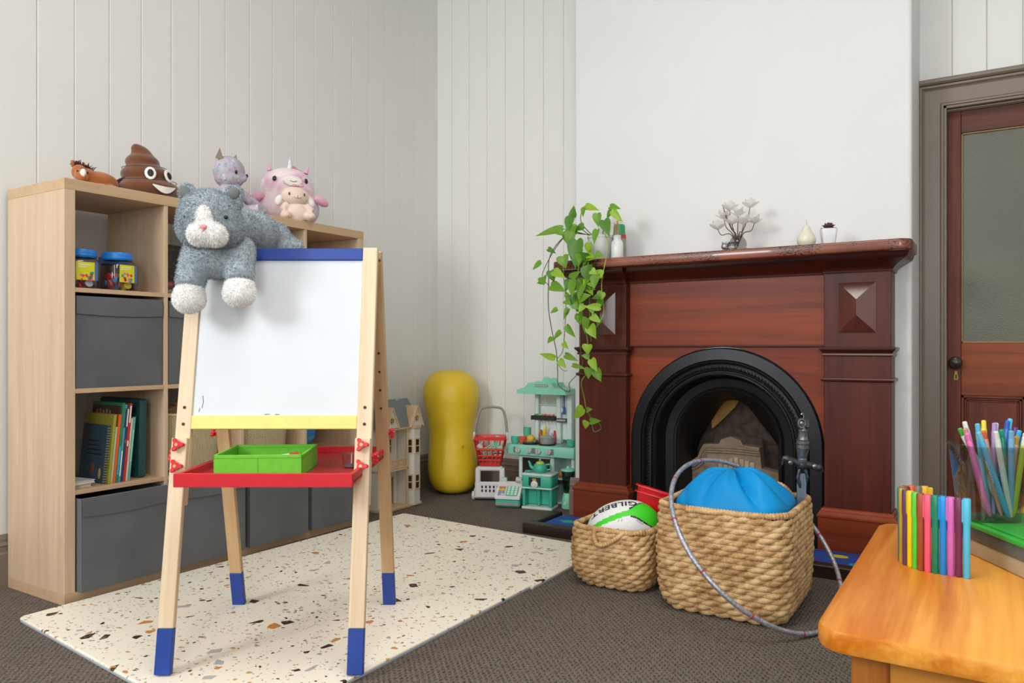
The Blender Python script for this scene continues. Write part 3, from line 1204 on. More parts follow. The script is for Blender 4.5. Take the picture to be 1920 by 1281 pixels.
# big dark teal folder standing behind the row
fo = thing('document_folder', 'tall dark teal folder standing upright at the end of the books', 'folder', (SX - .05, 1.690, BZ), rot=(-.02, 0, 0))
g = G()
g.rslab(-.27, 0, 0, .300, -.0, .030, .012, .003, 5, TR(0, 0, 0, radians(90), 0, 0) @ TR(0, 0, -.03))
g.obj('folder_cover', plain('dark_teal_folder', '1d4a4a', .4), fo)
g = G()
g.box(-.262, -.004, .004, .026, .006, .296)
g.obj('folder_pages', paper, fo, 0)
# two thin books lying flat
for k, (lab, c, x_, y_) in enumerate((('thin white-edged book lying flat under the other', 'b9b2a4', -2.72, 1.432), ('thin white-edged book lying flat on top by the side panel', 'c9c6c4', -2.71, 1.432))):
    o = thing('picture_book', lab, 'book', (x_, y_, BZ + k * .0125), 0.05 + .08 * k, 'picture books in the cube shelf')
    g = G()
    g.box(-.16, 0, 0, .085 - .012 * (1 - k), 0, .002)
    g.box(-.16, 0, 0, .085 - .012 * (1 - k), .010, .012)
    g.obj('cover', P(c, .5), o, 0)
    g = G()
    g.box(-.158, -.002, .002, .083 - .012 * (1 - k), .002, .010)
    g.obj('pages', paper, o, 0)

# ------------------------------------------------------------------ woven bags and other contents
straw, nt, b = newmat('pale_woven_straw')
v = coords(nt, (1, 1, 1), False)
br = N(nt, 'ShaderNodeTexBrick', i_Scale=42.0, i_Mortar_Size=0.03, offset=0.5)
br.inputs['Color1'].default_value = lin('cdbd9b')
br.inputs['Color2'].default_value = lin('bfae8a')
br.inputs['Mortar'].default_value = lin('8f7f60')
mp = N(nt, 'ShaderNodeMapping')
mp.inputs['Rotation'].default_value = (0, radians(90), radians(0))
nt.links.new(v, mp.inputs['Vector'])
nt.links.new(mp.outputs[0], br.inputs['Vector'])
nt.links.new(br.outputs['Color'], b.inputs['Base Color'])
b.inputs['Roughness'].default_value = .8
bump(nt, b, br.outputs['Fac'], -.5, .002)


def straw_bag(lab, c, dy, h, rt):
    cy, cz = cell(c, 1)
    o = thing('woven_bag', lab, 'bag', (SX - .19, SY + cy + CW / 2 + dy, cz), 0, 'straw bags in the cube shelf')
    g = G()
    rings = []
    for z, r in ((0, .125), (.01, .138), (h * .5, .146), (h, rt), (h, rt - .005), (.02, .128)):
        rings.append([(r * (1.05 if z else 1) * (abs(cos(a)) ** .6) * (1 if cos(a) >= 0 else -1), r * (abs(sin(a)) ** .6) * (1 if sin(a) >= 0 else -1), z + (.006 * sin(3 * a) if z > h * .8 else 0)) for a in [2 * pi * i / 40 for i in range(40)]])
    g.loft(rings)
    g.obj('bag_body', straw, o)
    g = G()
    g.tube([(rt * 1.05 * (abs(cos(a)) ** .6) * (1 if cos(a) >= 0 else -1), rt * (abs(sin(a)) ** .6) * (1 if sin(a) >= 0 else -1), h + .006 * sin(3 * a)) for a in [2 * pi * i / 40 for i in range(40)]], .005, 6, closed=True)
    g.obj('bag_rim', plain('straw_rim', 'cfc0a0', .8), o)
    return o


straw_bag('pale woven straw bag holding wooden blocks, behind the left easel leg', 1, -.012, .235, .148)
straw_bag('pale woven straw bag behind the green tray box', 2, 0, .245, .146)
blk = wood('beech_block', 'a9815a', 'c39d72', 'x', 8, .5)
cy, cz = cell(1, 1)
for k, (dx, dy, dz, rx, ry) in enumerate(((.05, -.09, .255, .3, .2), (.045, -.03, .268, .2, .7), (-.03, -.07, .262, .9, .1), (-.06, .03, .25, .4, .5))):
    g = G()
    g.box(-.022, .022, -.03, .03, -.02, .02, .003)
    o = g.obj('wooden_block', blk, None, loc=(SX - .17 + dx, SY + cy + CW / 2 + dy, cz + dz - .02), rot=(rx, ry, .3 * k))
    tag(o, ('front', 'tilted front', 'rear', 'rear corner')[k] + ' natural wooden block in the top of the straw bag', 'block', 'wooden blocks in the straw bag')
# blue and red patterned bag in the last column
cy, cz = cell(3, 1)
bg = thing('patterned_bag', 'blue patterned cloth bag with a red toy fish in the last column', 'bag', (SX - .16, SY + cy + .085, cz))
pb, nt, b = newmat('blue_patterned_cloth')
v = coords(nt)
vo = N(nt, 'ShaderNodeTexVoronoi', i_Scale=28.0)
nt.links.new(v, vo.inputs['Vector'])
nt.links.new(ramp(nt, vo.outputs['Color'], [(0.2, '1e3f72'), (0.5, '2d6fae'), (0.75, '4aa0b8')]), b.inputs['Base Color'])
b.inputs['Roughness'].default_value = .75
g = G()
g.ell((0, 0, .09), (.10, .075, .09), 16, 10)
g.ell((0, .0, .19), (.07, .060, .07), 14, 8)
g.ell((.02, -.02, .25), (.05, .05, .04), 14, 8)
blob(g, 'bag_body', pb, bg, .008, 6)
g = G()
g.tube([(.02, -.05, .25), (.04, -.02, .285), (.03, .03, .28), (.02, .05, .24)], .006, 6)
g.obj('bag_handle', P('4cb3c4', .6), bg)
g = G()
g.ell((.09, .075, .14), (.018, .030, .05), 12, 8)
g.ell((.09, .080, .19), (.012, .035, .016), 10, 6)
blob(g, 'red_toy_fish', P('b43a34', .5), bg, .006, 4)
# row 1, column 2: dark picture tin with cord and two books
cy, cz = cell(1, 3)
tin = thing('picture_tin', 'dark patterned box standing on two books behind the cat head', 'box', (SX - .20, SY + cy + .012, cz + .058))
dk, nt, b = newmat('dark_autumn_print')
v = coords(nt)
vo = N(nt, 'ShaderNodeTexVoronoi', i_Scale=70.0)
nt.links.new(v, vo.inputs['Vector'])
nt.links.new(ramp(nt, vo.outputs['Distance'], [(0.1, '7a4a2c'), (0.22, '3a302a'), (0.6, '211d1c')]), b.inputs['Base Color'])
b.inputs['Roughness'].default_value = .5
g = G()
g.box(-.05, .05, 0, .20, 0, .152, .004)
g.obj('box_body', dk, tin)
g = G()
g.tube(curve_pts([(.05, .02, .150), (.052, .035, .180), (.052, .055, .205), (.052, .07, .175), (.05, .085, .151)], 5), .0018, 5)
g.obj('cord', P('2a2422', .8), tin)
for k, (lab, c) in enumerate((('dark blue illustrated book lying under the patterned box', '26324a'), ('red-spined book lying directly under the patterned box', '6a2e36'))):
    o = thing('picture_book', lab, 'book', (SX - .10, SY + cy + .010, cz + k * .0305), 0.0, 'picture books in the cube shelf')
    th = .030 if k == 0 else .026
    g = G()
    g.box(-.24, 0, 0, .225, 0, .003)
    g.box(-.24, 0, 0, .225, th - .003, th)
    g.box(-.003, .0005, 0, .225, 0, th)
    g.obj('cover', P(c, .45), o, 0)
    g = G()
    g.box(-.236, -.004, .003, .221, .003, th - .003)
    g.obj('pages', paper, o, 0)
    g = G()
    for q in range(5):
        g.ell((.0006, .025 + .04 * q, th * .5), (.0012, .012, th * .3), 8, 5)
    g.obj('spine_picture', P('8a8a86' if k == 0 else '96504a', .5), o)
# row 1, column 3: small wooden pull toy with patterned wheel
cy, cz = cell(2, 3)
wt = thing('wooden_pull_toy', 'small wooden animal pull toy with a blue patterned wheel', 'toy', (SX - .07, SY + cy + .255, cz))
tw = wood('light_toy_wood', 'b98a55', 'd0a673', 'y', 8, .5)
g = G()
g.ell((0, .06, .262), (.014, .035, .018), 14, 8)
g.ell((0, .082, .275), (.010, .014, .012), 12, 8)
g.box(-.02, .02, -.02, .09, .236, .246, .003)
blob(g, 'toy_body', tw, wt, .004, 3)
g = G()
g.lathe([(0, -.008), (.026, -.008), (.029, -.004), (.029, .004), (.026, .008), (0, .008)], 20, TR(.012, .005, .264, 0, radians(90), 0))
wh = g.obj('wheel', P('5fb4c4', .45), wt)
g = G()
for a in range(6):
    g.ell((.0205, .005 + .016 * cos(a * pi / 3), .264 + .016 * sin(a * pi / 3)), (.0015, .006, .006), 8, 5)
g.obj('wheel_spot', P('e2c65a', .5), wh)
stk = thing('nesting_box', 'plain stacking box carrying the wooden pull toy', 'box', (SX - .10, SY + cy + .20, cz))
g = G()
g.box(-.08, .07, 0, .15, 0, .234, .004)
g.box(-.076, .066, .004, .146, .234, .2345, 0)
g.obj('box_body', plain('kraft_box', '8a6f50', .7), stk)
g = G()
g.box(-.083, .073, -.003, .153, .205, .2352, .003)
g.obj('box_lid', plain('kraft_lid', '997c5a', .7), stk)
# ================================================================== play mat
mat_m, nt, b = newmat('cream_terrazzo_print')
v = coords(nt, (1, 1, 1), False)
last = None
base = N(nt, 'ShaderNodeRGB')
base.outputs[0].default_value = lin('faf1de')
last = base.outputs[0]
for sc, lo, p, cols in ((24.0, .10, .075, ('cf8a48', '3a2a20', 'b9b6b0', '3a2a20')), (46.0, .10, .10, ('3b2c22', 'c98a50', 'a6a6a8', 'd3a468')), (88.0, .12, .11, ('a8a29a', '54443a', 'd09a62', 'b9bcc4')), (150.0, .14, .12, ('c2a684', 'b0aca4', '8a7a68', 'cfb088'))):
    mp = N(nt, 'ShaderNodeMapping')
    mp.inputs['Location'].default_value = (sc * .37, sc * .11, 0.5)
    mp.inputs['Rotation'].default_value = (0, 0, sc)
    nt.links.new(v, mp.inputs['Vector'])
    ve = N(nt, 'ShaderNodeTexVoronoi', feature='DISTANCE_TO_EDGE', i_Scale=sc)
    vc = N(nt, 'ShaderNodeTexVoronoi', feature='F1', i_Scale=sc)
    for q in (ve, vc):
        nt.links.new(mp.outputs[0], q.inputs['Vector'])
    sep = N(nt, 'ShaderNodeSeparateColor')
    nt.links.new(vc.outputs['Color'], sep.inputs[0])
    # chip size differs from cell to cell
    thr = N(nt, 'ShaderNodeMath', operation='MULTIPLY_ADD')
    thr.inputs[1].default_value = .22
    thr.inputs[2].default_value = lo
    nt.links.new(sep.outputs[2], thr.inputs[0])
    gt = N(nt, 'ShaderNodeMath', operation='GREATER_THAN')
    nt.links.new(ve.outputs['Distance'], gt.inputs[0])
    nt.links.new(thr.outputs[0], gt.inputs[1])
    lt = N(nt, 'ShaderNodeMath', operation='LESS_THAN')
    lt.inputs[1].default_value = p
    nt.links.new(sep.outputs[0], lt.inputs[0])
    mu = N(nt, 'ShaderNodeMath', operation='MULTIPLY')
    nt.links.new(gt.outputs[0], mu.inputs[0])
    nt.links.new(lt.outputs[0], mu.inputs[1])
    r = N(nt, 'ShaderNodeValToRGB')
    r.color_ramp.interpolation = 'CONSTANT'
    e = r.color_ramp.elements
    while len(e) < 4:
        e.new(.5)
    for el, pos, c in zip(e, (0, .28, .5, .75), cols):
        el.position = pos
        el.color = lin(c)
    nt.links.new(sep.outputs[1], r.inputs['Fac'])
    mx = N(nt, 'ShaderNodeMixRGB')
    nt.links.new(mu.outputs[0], mx.inputs[0])
    nt.links.new(last, mx.inputs[1])
    nt.links.new(r.outputs['Color'], mx.inputs[2])
    last = mx.outputs[0]
nt.links.new(last, b.inputs['Base Color'])
b.inputs['Roughness'].default_value = .45
pm = thing('play_mat', 'cream foam play mat with speckled terrazzo print under the easel', 'mat', (0, 0, 0))
out = [(-2.668, 1.246), (-2.655, 1.236), (-1.452, 1.117), (-1.434, 1.13), (-1.434, 2.402), (-1.422, 2.404), (-1.424, 3.000), (-1.434, 3.012), (-2.604, 3.088), (-2.618, 3.078)]


def inset(poly, d):
    cx, cy = sum(p[0] for p in poly) / len(poly), sum(p[1] for p in poly) / len(poly)
    return [(x + (d if x < cx else -d), y + (d if y < cy else -d)) for x, y in poly]


g = G()
g.loft([[(x, y, .0075) for x, y in out], [(x, y, .012) for x, y in out], [(x, y, .0145) for x, y in inset(out, .003)]])
g.obj('printed_top', mat_m, pm, 30)
g = G()
g.loft([[(x, y, .0005) for x, y in inset(out, .001)], [(x, y, .0075) for x, y in inset(out, .0002)]])
g.obj('foam_backing', plain('pale_blue_foam', 'b3bcc8', .7), pm, 30)

# ================================================================== easel
pine = wood('pale_pine_legs', 'd9bd98', 'ecd5b4', 'z', 5, .5, 0, (.3, .7), .02)
pine_d = wood('tan_pine_legs', 'c09a6e', 'd8b487', 'z', 5, .5, 0, (.3, .7), .02)
blue_p = plain('cobalt_blue_paint', '1f3f93', .45)
red_p = plain('signal_red_paint', 'd2232f', .4)
yel_p = plain('pale_yellow_paint', 'e6dc7c', .5, var=.04)
wb_m, nt, b = newmat('whiteboard_enamel')
v = coords(nt)
n1 = N(nt, 'ShaderNodeTexNoise', i_Scale=9.0, i_Detail=4.0)
nt.links.new(v, n1.inputs['Vector'])
nt.links.new(ramp(nt, n1.outputs['Fac'], [(0.3, 'd6d9dd'), (0.7, 'dbdde1')]), b.inputs['Base Color'])
b.inputs['Roughness'].default_value = .3
TH = radians(32.2)
EO = Vector((-.672 * cos(TH) - 2.308 * sin(TH), -.672 * sin(TH) + 2.308 * cos(TH), .0145))
es = thing('easel', 'wooden children\'s easel with whiteboard, red tray and blue feet on the mat', 'easel', EO, TH)
HW = .277
FY, TY, EZ = -.262, -.058, 1.165       # front foot depth, front top depth, top height
ang_f = math.atan2(TY - FY, EZ)        # lean of the front frame
BYF, BYT = .285, .012
ang_b = math.atan2(BYT - BYF, EZ)


def leg_mesh(name, z0, z1, w, th, m):
    g = G()
    g.box(-w / 2, w / 2, -th / 2, th / 2, z0, z1, .002)
    return g.mesh(name, m)


LF = EZ / cos(ang_f)
LB = EZ / cos(ang_b)
for sx in (-1, 1):
    x = sx * (HW - .0215)
    # front leg: upper piece and lower sliding piece
    lg = link('front_leg', leg_mesh('front_leg', .44, LF, .043, .019, pine), es, (x, FY, 0), (-ang_f, 0, 0))
    lo = link('leg_extension', leg_mesh('leg_extension', .118, .625, .043, .019, pine), lg, (0, -.0195, 0))
    link('blue_foot', leg_mesh('blue_foot', 0, .118, .0434, .0194, blue_p), lg, (0, -.0195, 0))
    g = G()
    for zz in (.665, .712):
        g.lathe([(.0045, 0), (.0045, .001)], 10, TR(0, -.0101, zz, radians(90)))
    g.obj('peg_hole', P('4a3626', .8), lg, 0)
    lb = link('back_leg', leg_mesh('back_leg', .12, LB, .041, .020, pine_d), es, (x, BYF, 0), (-ang_b, 0, 0))
    link('blue_foot', leg_mesh('blue_foot', 0, .12, .0414, .0204, blue_p), lb)
    g = G()
    for zz in (.70, .76, .82, .88):
        g.lathe([(.004, 0), (.004, .0012)], 10, TR(sx * .0, -.0105, zz, radians(90)))
    g.obj('peg_hole', P('4a3626', .8), lb, 0)


def on_front(u0, u1):
    """z range measured along the front frame"""
    return u0 / cos(ang_f), u1 / cos(ang_f)


FR = Matrix.Translation((0, FY, 0)) @ Matrix.Rotation(-ang_f, 4, 'X')
iw = HW - .043


def fpart(name, x0, x1, y0, y1, z0, z1, m, bb=.002):
    a, c = on_front(z0, z1)
    g = G()
    g.box(x0, x1, y0, y1, a, c, bb)
    return g.obj(name, m, es, loc=(0, FY, 0), rot=(-ang_f, 0, 0))


fpart('top_rail', -iw, iw, -.010, .010, 1.127, 1.163, blue_p)
fpart('bottom_rail', -iw, iw, -.010, .010, .641, .679, yel_p)
wbd = fpart('whiteboard', -iw, iw, -.004, .004, .676, 1.130, wb_m, .0005)
g = G()
for (x0, z0, x1, z1, r) in ((-.208, .70, -.205, .72, .0008), (-.206, .72, -.208, .735, .0008), (-.03, .682, -.015, .683, .0009), (.0, .682, .012, .682, .0009), (-.216, .69, -.214, .70, .0008)):
    a, c = on_front(z0, z1)
    g.tube([(x0, -.0042, a), (x1, -.0042, c)], r, 5)
g.obj('marker_scribble', P('3a3a40', .6), wbd)
g = G()
g.box(-iw, iw, BYT - .012, BYT + .012, 1.12, 1.16, .002)
g.obj('back_rail', pine_d, es)
g = G()
g.tube([(-iw - .045, (TY + BYT) / 2, 1.135), (iw + .045, (TY + BYT) / 2, 1.135)], .005, 8)
g.obj('hinge_rod', P('8a8a8c', .3, metal=.9), es)
# red tray
TX0, TX1, TY0, TY1, TZ = -.207, .258, -.322, .205, .522
g = G()
g.box(TX0, TX1, TY0, TY1, TZ - .004, TZ + .004, .001)
tray = g.obj('tray', plain('red_tray_board', 'b3202b', .35), es)
for nm, q in (('tray_front', (TX0, TX1, TY0 - .010, TY0, TZ - .012, TZ + .024)), ('tray_back', (TX0, TX1, TY1, TY1 + .010, TZ - .012, TZ + .024)),
              ('tray_side', (TX0, TX0 + .012, TY0, TY1, TZ - .008, TZ + .022)), ('tray_side', (TX1 - .012, TX1, TY0, TY1, TZ - .008, TZ + .022))):
    g = G()
    g.box(*q, .0015)
    g.obj(nm, red_p, tray)
g = G()
for sx in (-1, 1):
    g.tube([(sx * HW * .86, -.15, TZ), (TX0 if sx < 0 else TX1, -.15, TZ)], .005, 8)
    g.tube([(sx * HW * .86, .15, TZ), (TX0 if sx < 0 else TX1, .15, TZ)], .005, 8)
g.obj('tray_bolt', P('8a8a8c', .3, metal=.9), tray)


def knob_mesh():
    g = G()
    ring = []
    for i in range(36):
        a = 2 * pi * i / 36
        r = .0105 + .0100 * max(0, cos(3 * a)) ** .8
        ring.append((r * cos(a), r * sin(a)))
    g.loft([[(x * .92, y * .92, 0) for x, y in ring], [(x, y, .002) for x, y in ring], [(x, y, .009) for x, y in ring], [(x * .9, y * .9, .011) for x, y in ring]])
    g.lathe([(.009, -.006), (.009, 0)], 12)
    return g.mesh('knob', plain('red_knob_plastic', 'd6202c', .3))


km = knob_mesh()
g = G()
g.lathe([(.0045, .011), (.0045, .0125), (0, .0125)], 12)
pin = g.mesh('knob_pin', P('c9a46a', .35, metal=.7))


def knob(loc, rot):
    k = link('knob', km, es, loc, rot)
    link('knob_pin', pin, k)


def front_at(z):
    return FY + (TY - FY) * z / EZ


for sx in (-1, 1):
    x = sx * (HW - .0215)
    for zz in (.545, .603):
        knob((x, front_at(zz) - .036, zz), (radians(90) - ang_f, 0, 0))
    knob((sx * (HW + .006), -.155, .565), (0, sx * radians(90), 0))
    knob((x + sx * .026, BYF + (BYT - BYF) * .60 / EZ, .60), (0, sx * radians(90), 0))

# ------------------------------------------------------------------ things on the tray
ER = Matrix.Rotation(TH, 4, 'Z')


def easel_at(x, y, z):
    return tuple(EO + ER @ Vector((x, y, z)))


gm = plain('lime_green_fabric', '6cbf2e', .7, var=.06, scale=60, bmp=.1)
gb = thing('fabric_tray_box', 'lime green fabric box standing on the red easel tray', 'storage box', easel_at(-.012, -.17, TZ + .004), TH + radians(4))
w, d, h = .116, .11, .060
for nm, q in (('front_side', (-w, w, -d, -d + .004)), ('back_side', (-w, w, d - .004, d)), ('left_side', (-w, -w + .004, -d, d)), ('right_side', (w - .004, w, -d, d))):
    g = G()
    g.box(*q, 0, h, .0015)
    pt = g.obj(nm, gm, gb)
    g = G()
    e = .0012
    g.box(q[0] - e, q[1] + e, q[2] - e, q[3] + e, h - .008, h + .001, .001)
    g.obj('hem', gm, pt)
g = G()
g.box(-w, w, -d, d, 0, .003)
g.obj('base_panel', plain('green_box_base', '4e8f28', .8), gb)
g = G()
g.box(-.0006, .0006, -d - .0006, -d, .001, h)
g.obj('front_seam', P('4f9a22', .8), gb)
g = G()
g.tube([(-.07, 0, .008), (.04, .01, .020)], .007, 10)
mk = g.obj('whiteboard_marker', P('e6e4e0', .4), None, loc=easel_at(.00, -.15, TZ + .022), rot=(0, 0, TH + .2))
tag(mk, 'white marker with red cap lying in the green fabric box', 'marker')
g = G()
g.tube([(.04, .01, .020), (.065, .012, .023)], .0075, 10)
g.obj('marker_cap', P('d2372e', .4), mk)
er_ = thing('board_eraser', 'dark felt board eraser inside the green fabric box', 'eraser', easel_at(-.03, -.215, TZ + .008), TH)
g = G()
g.box(-.05, .04, -.02, .02, 0, .025, .003)
g.obj('felt_pad', P('3c3a3c', .9), er_)
g = G()
g.box(-.052, .042, -.022, .022, .025, .036, .003)
g.obj('grip', P('55565a', .5), er_)
gj = thing('glass_pot', 'small clear glass pot on the red tray beside the right leg', 'pot', easel_at(.205, -.10, TZ + .004))
g = G()
g.lathe([(.018, 0), (.022, .004), (.026, .034), (.027, .040), (.0255, .040)], 20)
g.obj('glass_body', clear('small_pot_glass', 'f0f0f0', .97, .03, 1.6), gj)
g = G()
g.lathe([(.0175, .001), (.0195, .003), (.0195, .008), (0, .009)], 18)
g.obj('dried_paint', P('7a6a6c', .6), gj)
# ================================================================== grey and white plush cat on the easel
grey_fur = plain('grey_plush', 'a2acb3', .9, sheen=.4, var=.16, scale=55, bmp=.3, spec=.15)
white_fur = plain('white_plush', 'f8f6f2', .9, sheen=.4, var=.04, scale=55, bmp=.3, spec=.15)
cat = thing('plush_cat', 'large grey and white plush cat lying over the top of the easel', 'plush toy', EO, TH)
g = G()
g.ell((-.160, -.140, 1.145), (.080, .080, .078), 20, 12)            # chest
g.ell((-.155, -.03, 1.222), (.075, .085, .060), 20, 12)              # over the rail
g.ell((-.138, .07, 1.232), (.078, .095, .066), 20, 12)               # back
g.ell((-.115, .15, 1.222), (.075, .07, .062), 20, 12)                # rump
g.ell((-.05, .16, 1.195), (.05, .045, .036), 16, 10)                 # tucked hind leg
g.ell((-.162, -.16, 1.19), (.055, .05, .05), 16, 10)                 # neck
for pts in ([(-.214, -.135, 1.160), (-.220, -.170, 1.105), (-.2225, -.192, 1.042)], [(-.106, -.135, 1.165), (-.092, -.170, 1.115), (-.084, -.192, 1.058)]):
    g.tube(curve_pts(pts, 5), [.044, .044, .044, .043, .042, .041, .040, .040, .040, .040, .040], 14)
bd = blob(g, 'body', grey_fur, cat, .007, 8)
g = G()
g.ell((-.161, -.212, 1.228), (.083, .078, .080), 24, 14)
g.ell((-.128, -.205, 1.206), (.060, .068, .060), 20, 12)
g.ell((-.196, -.208, 1.206), (.052, .066, .058), 20, 12)
hd = blob(g, 'head', grey_fur, cat, .006, 8)
g = G()
g.ell((-.145, -.262, 1.182), (.044, .044, .036), 20, 12)
g.ell((-.166, -.268, 1.177), (.028, .036, .031), 16, 10)
g.ell((-.122, -.266, 1.175), (.030, .036, .031), 16, 10)
g.ell((-.149, -.254, 1.222), (.032, .044, .046), 16, 10, (-.25, 0, 0))
mz = blob(g, 'muzzle', white_fur, hd, .005, 5)
g = G()
g.ell((-.139, -.305, 1.190), (.010, .006, .007), 12, 8)
g.tube([(-.139, -.308, 1.186), (-.139, -.309, 1.178)], .002, 6)
g.obj('nose', P('e08f92', .6), mz)
for x, z in ((-.198, 1.222), (-.094, 1.222)):
    g = G()
    g.ell((x, -.276 if x < -.15 else -.266, z), (.0055, .005, .0055), 12, 8)
    g.obj('eye', P('141414', .12), hd)
for x, y, z, ry in ((-.226, -.195, 1.300, -.5), (-.098, -.195, 1.296, .55)):
    g = G()
    g.ell((x, y, z), (.026, .015, .028), 16, 10, (0, ry, 0))
    g.ell((x * .97 - .004, y, z - .02), (.026, .018, .02), 14, 8, (0, ry, 0))
    e_ = blob(g, 'ear', grey_fur, hd, .005, 4)
    g = G()
    g.ell((x + (.003 if x > -.15 else -.003), y - .0155, z + .001), (.016, .006, .019), 14, 8, (0, ry, 0))
    g.obj('inner_ear', plain('dark_grey_ear_velvet', '5c6360', .7, sheen=.4), e_)
    fur(e_, 'ear_fur', grey_fur, e_, 1600, .010, .0011)
for x, z in ((-.2225, 1.0075), (-.0835, 1.0245)):
    g = G()
    g.ell((x, -.195, z), (.0435, .0435, .039), 20, 12)
    g.ell((x, -.194, z + .020), (.040, .041, .025), 18, 10)
    pw = blob(g, 'paw', white_fur, cat, .005, 5)
    fur(pw, 'paw_fur', white_fur, pw, 5000, .008, .0011)
fur(bd, 'body_fur', grey_fur, bd, 26000, .009, .0011)
fur(hd, 'head_fur', grey_fur, hd, 17000, .009, .0011)
fur(mz, 'muzzle_fur', white_fur, mz, 8000, .009, .0011)

# ================================================================== soft toys on top of the shelf
TOP = SH
# --- brown swirl cushion with a smiling face
brn = plain('brown_velour', '6b3f27', .85, sheen=.5, var=.1, scale=40, bmp=.2, spec=.2)
PX, PY = -2.845, 1.805
po = thing('swirl_cushion', 'brown swirl-shaped plush cushion with big eyes and white smile', 'cushion', (PX, PY, TOP), radians(4))
g = G()
g.ell((0, 0, .045), (.105, .122, .046), 28, 14)
g.ell((-.01, -.010, .100), (.088, .096, .046), 26, 14)
g.ell((-.015, -.022, .150), (.060, .066, .038), 22, 12)
g.tube(curve_pts([(-.015, -.02, .15), (-.015, -.030, .180), (-.015, -.048, .200), (-.015, -.064, .212)], 5), [.055 - .0030 * i for i in range(16)], 14)
blob(g, 'cushion_body', brn, po, .006, 4)
# seams between the swirls
g = G()
for (z, rx, ry, dx, dy) in ((.074, .097, .108, -.004, -.004), (.128, .076, .083, -.012, -.016)):
    g.tube([(dx + rx * cos(a), dy + ry * sin(a), z + .006 * sin(a)) for a in [2 * pi * i / 40 for i in range(40)]], .0012, 5, closed=True)
g.obj('swirl_seam', plain('brown_seam', '5a3420', .9), po)
FR_ = TR(0, 0, 0, 0, 0, radians(-8))


def face_disc(g, a, z, r, ra, rz, thick=.004, tilt=0.0):
    """flat felt disc lying on the curved front; a = angle around z (0 = +x)"""
    g.ell((0, 0, 0), (thick, ra, rz), 20, 8, None, TR(r[0] * cos(a), r[1] * sin(a), z, 0, -tilt, a))


for a in (radians(-33), radians(10)):
    g = G()
    face_disc(g, a, .094, (.090, .098), .021, .027, .005, .25)
    ey = g.obj('eye_white', P('e8e2da', .8), po)
    g = G()
    face_disc(g, a, .0945, (.094, .102), .0115, .016, .004, .25)
    g.obj('pupil', P('1c1a1a', .6), ey)
g = G()
k = 14
arc = [radians(-28 + 46 * i / k) for i in range(k + 1)]
up = [(.1075 * cos(a), .1235 * sin(a), .050 - .004 * sin(pi * i / k)) for i, a in enumerate(arc)]
dn = [(.1085 * cos(a), .1245 * sin(a), .050 - .004 * sin(pi * i / k) - .026 * sin(pi * min(1, i / k * .95 + .03)) - .001) for i, a in enumerate(arc)]
g.loft([up, dn], cap=False, ring_closed=False)
g.loft([[(x * .985, y * .985, z) for x, y, z in up], [(x * .985, y * .985, z) for x, y, z in dn]], cap=False, ring_closed=False)
g.obj('smile', P('e9e4dc', .8), po)

# --- brown plush horse lying down
hs_m = plain('chestnut_plush', 'a8602f', .85, sheen=.4, var=.1, scale=40, spec=.2)
mane_m = plain('dark_brown_mane', '4a3222', .9, var=.25, scale=80)
ho = thing('plush_horse', 'chestnut plush horse with dark mane lying on the shelf end', 'plush toy', (-2.88, 1.588, TOP))
g = G()
g.ell((0, .035, .045), (.045, .072, .042), 18, 10)
g.ell((.0, -.015, .055), (.034, .040, .036), 16, 10)
g.ell((.005, -.045, .068), (.024, .028, .030), 16, 10)
g.ell((.030, -.052, .052), (.030, .022, .022), 16, 10, (0, .5, 0))
g.ell((.04, .05, .018), (.045, .022, .016), 12, 8)
g.ell((.05, .0, .016), (.05, .018, .014), 12, 8)
hb = blob(g, 'body', hs_m, ho, .005, 4)
g = G()
g.ell((.050, -.056, .058), (.014, .010, .017), 12, 8, (0, .5, 0))
g.obj('white_blaze', P('e8e2da', .8), hb)
for s_ in (-1, 1):
    g = G()
    g.ell((-.002, -.046 + s_ * .020, .098), (.006, .007, .014), 10, 8)
    g.obj('ear', hs_m, hb)
    g = G()
    g.ell((.036, -.050 + s_ * .019, .066), (.004, .003, .004), 10, 6)
    g.obj('eye', P('15100e', .2), hb)
rr = random.Random(3)
g = G()
for k in range(150):
    t = rr.random()
    p = Vector((-.004 + rr.uniform(-.010, .010), -.058 + .068 * t, .098 - .018 * t))
    d = Vector((rr.uniform(-.6, .6), rr.uniform(-.9, .3), rr.uniform(.1, .9))).normalized() * rr.uniform(.012, .030)
    g.tube([p, p + d * .6 + Vector((0, 0, .002)), p + d + Vector((0, 0, -.004))], [.0022, .0015, .0004], 4)
mn = g.obj('mane', mane_m, ho)
mn['kind'] = 'stuff'
g = G()
for k in range(120):
    p = Vector((rr.uniform(-.015, .015), .100, .055 + rr.uniform(-.012, .012)))
    d = Vector((rr.uniform(-.012, .022), rr.uniform(.025, .060), rr.uniform(-.05, .012)))
    g.tube([p, p + d * .5 + Vector((0, 0, .010)), p + d], [.0022, .0018, .0006], 4)
tl = g.obj('tail', mane_m, ho)
tl['kind'] = 'stuff'

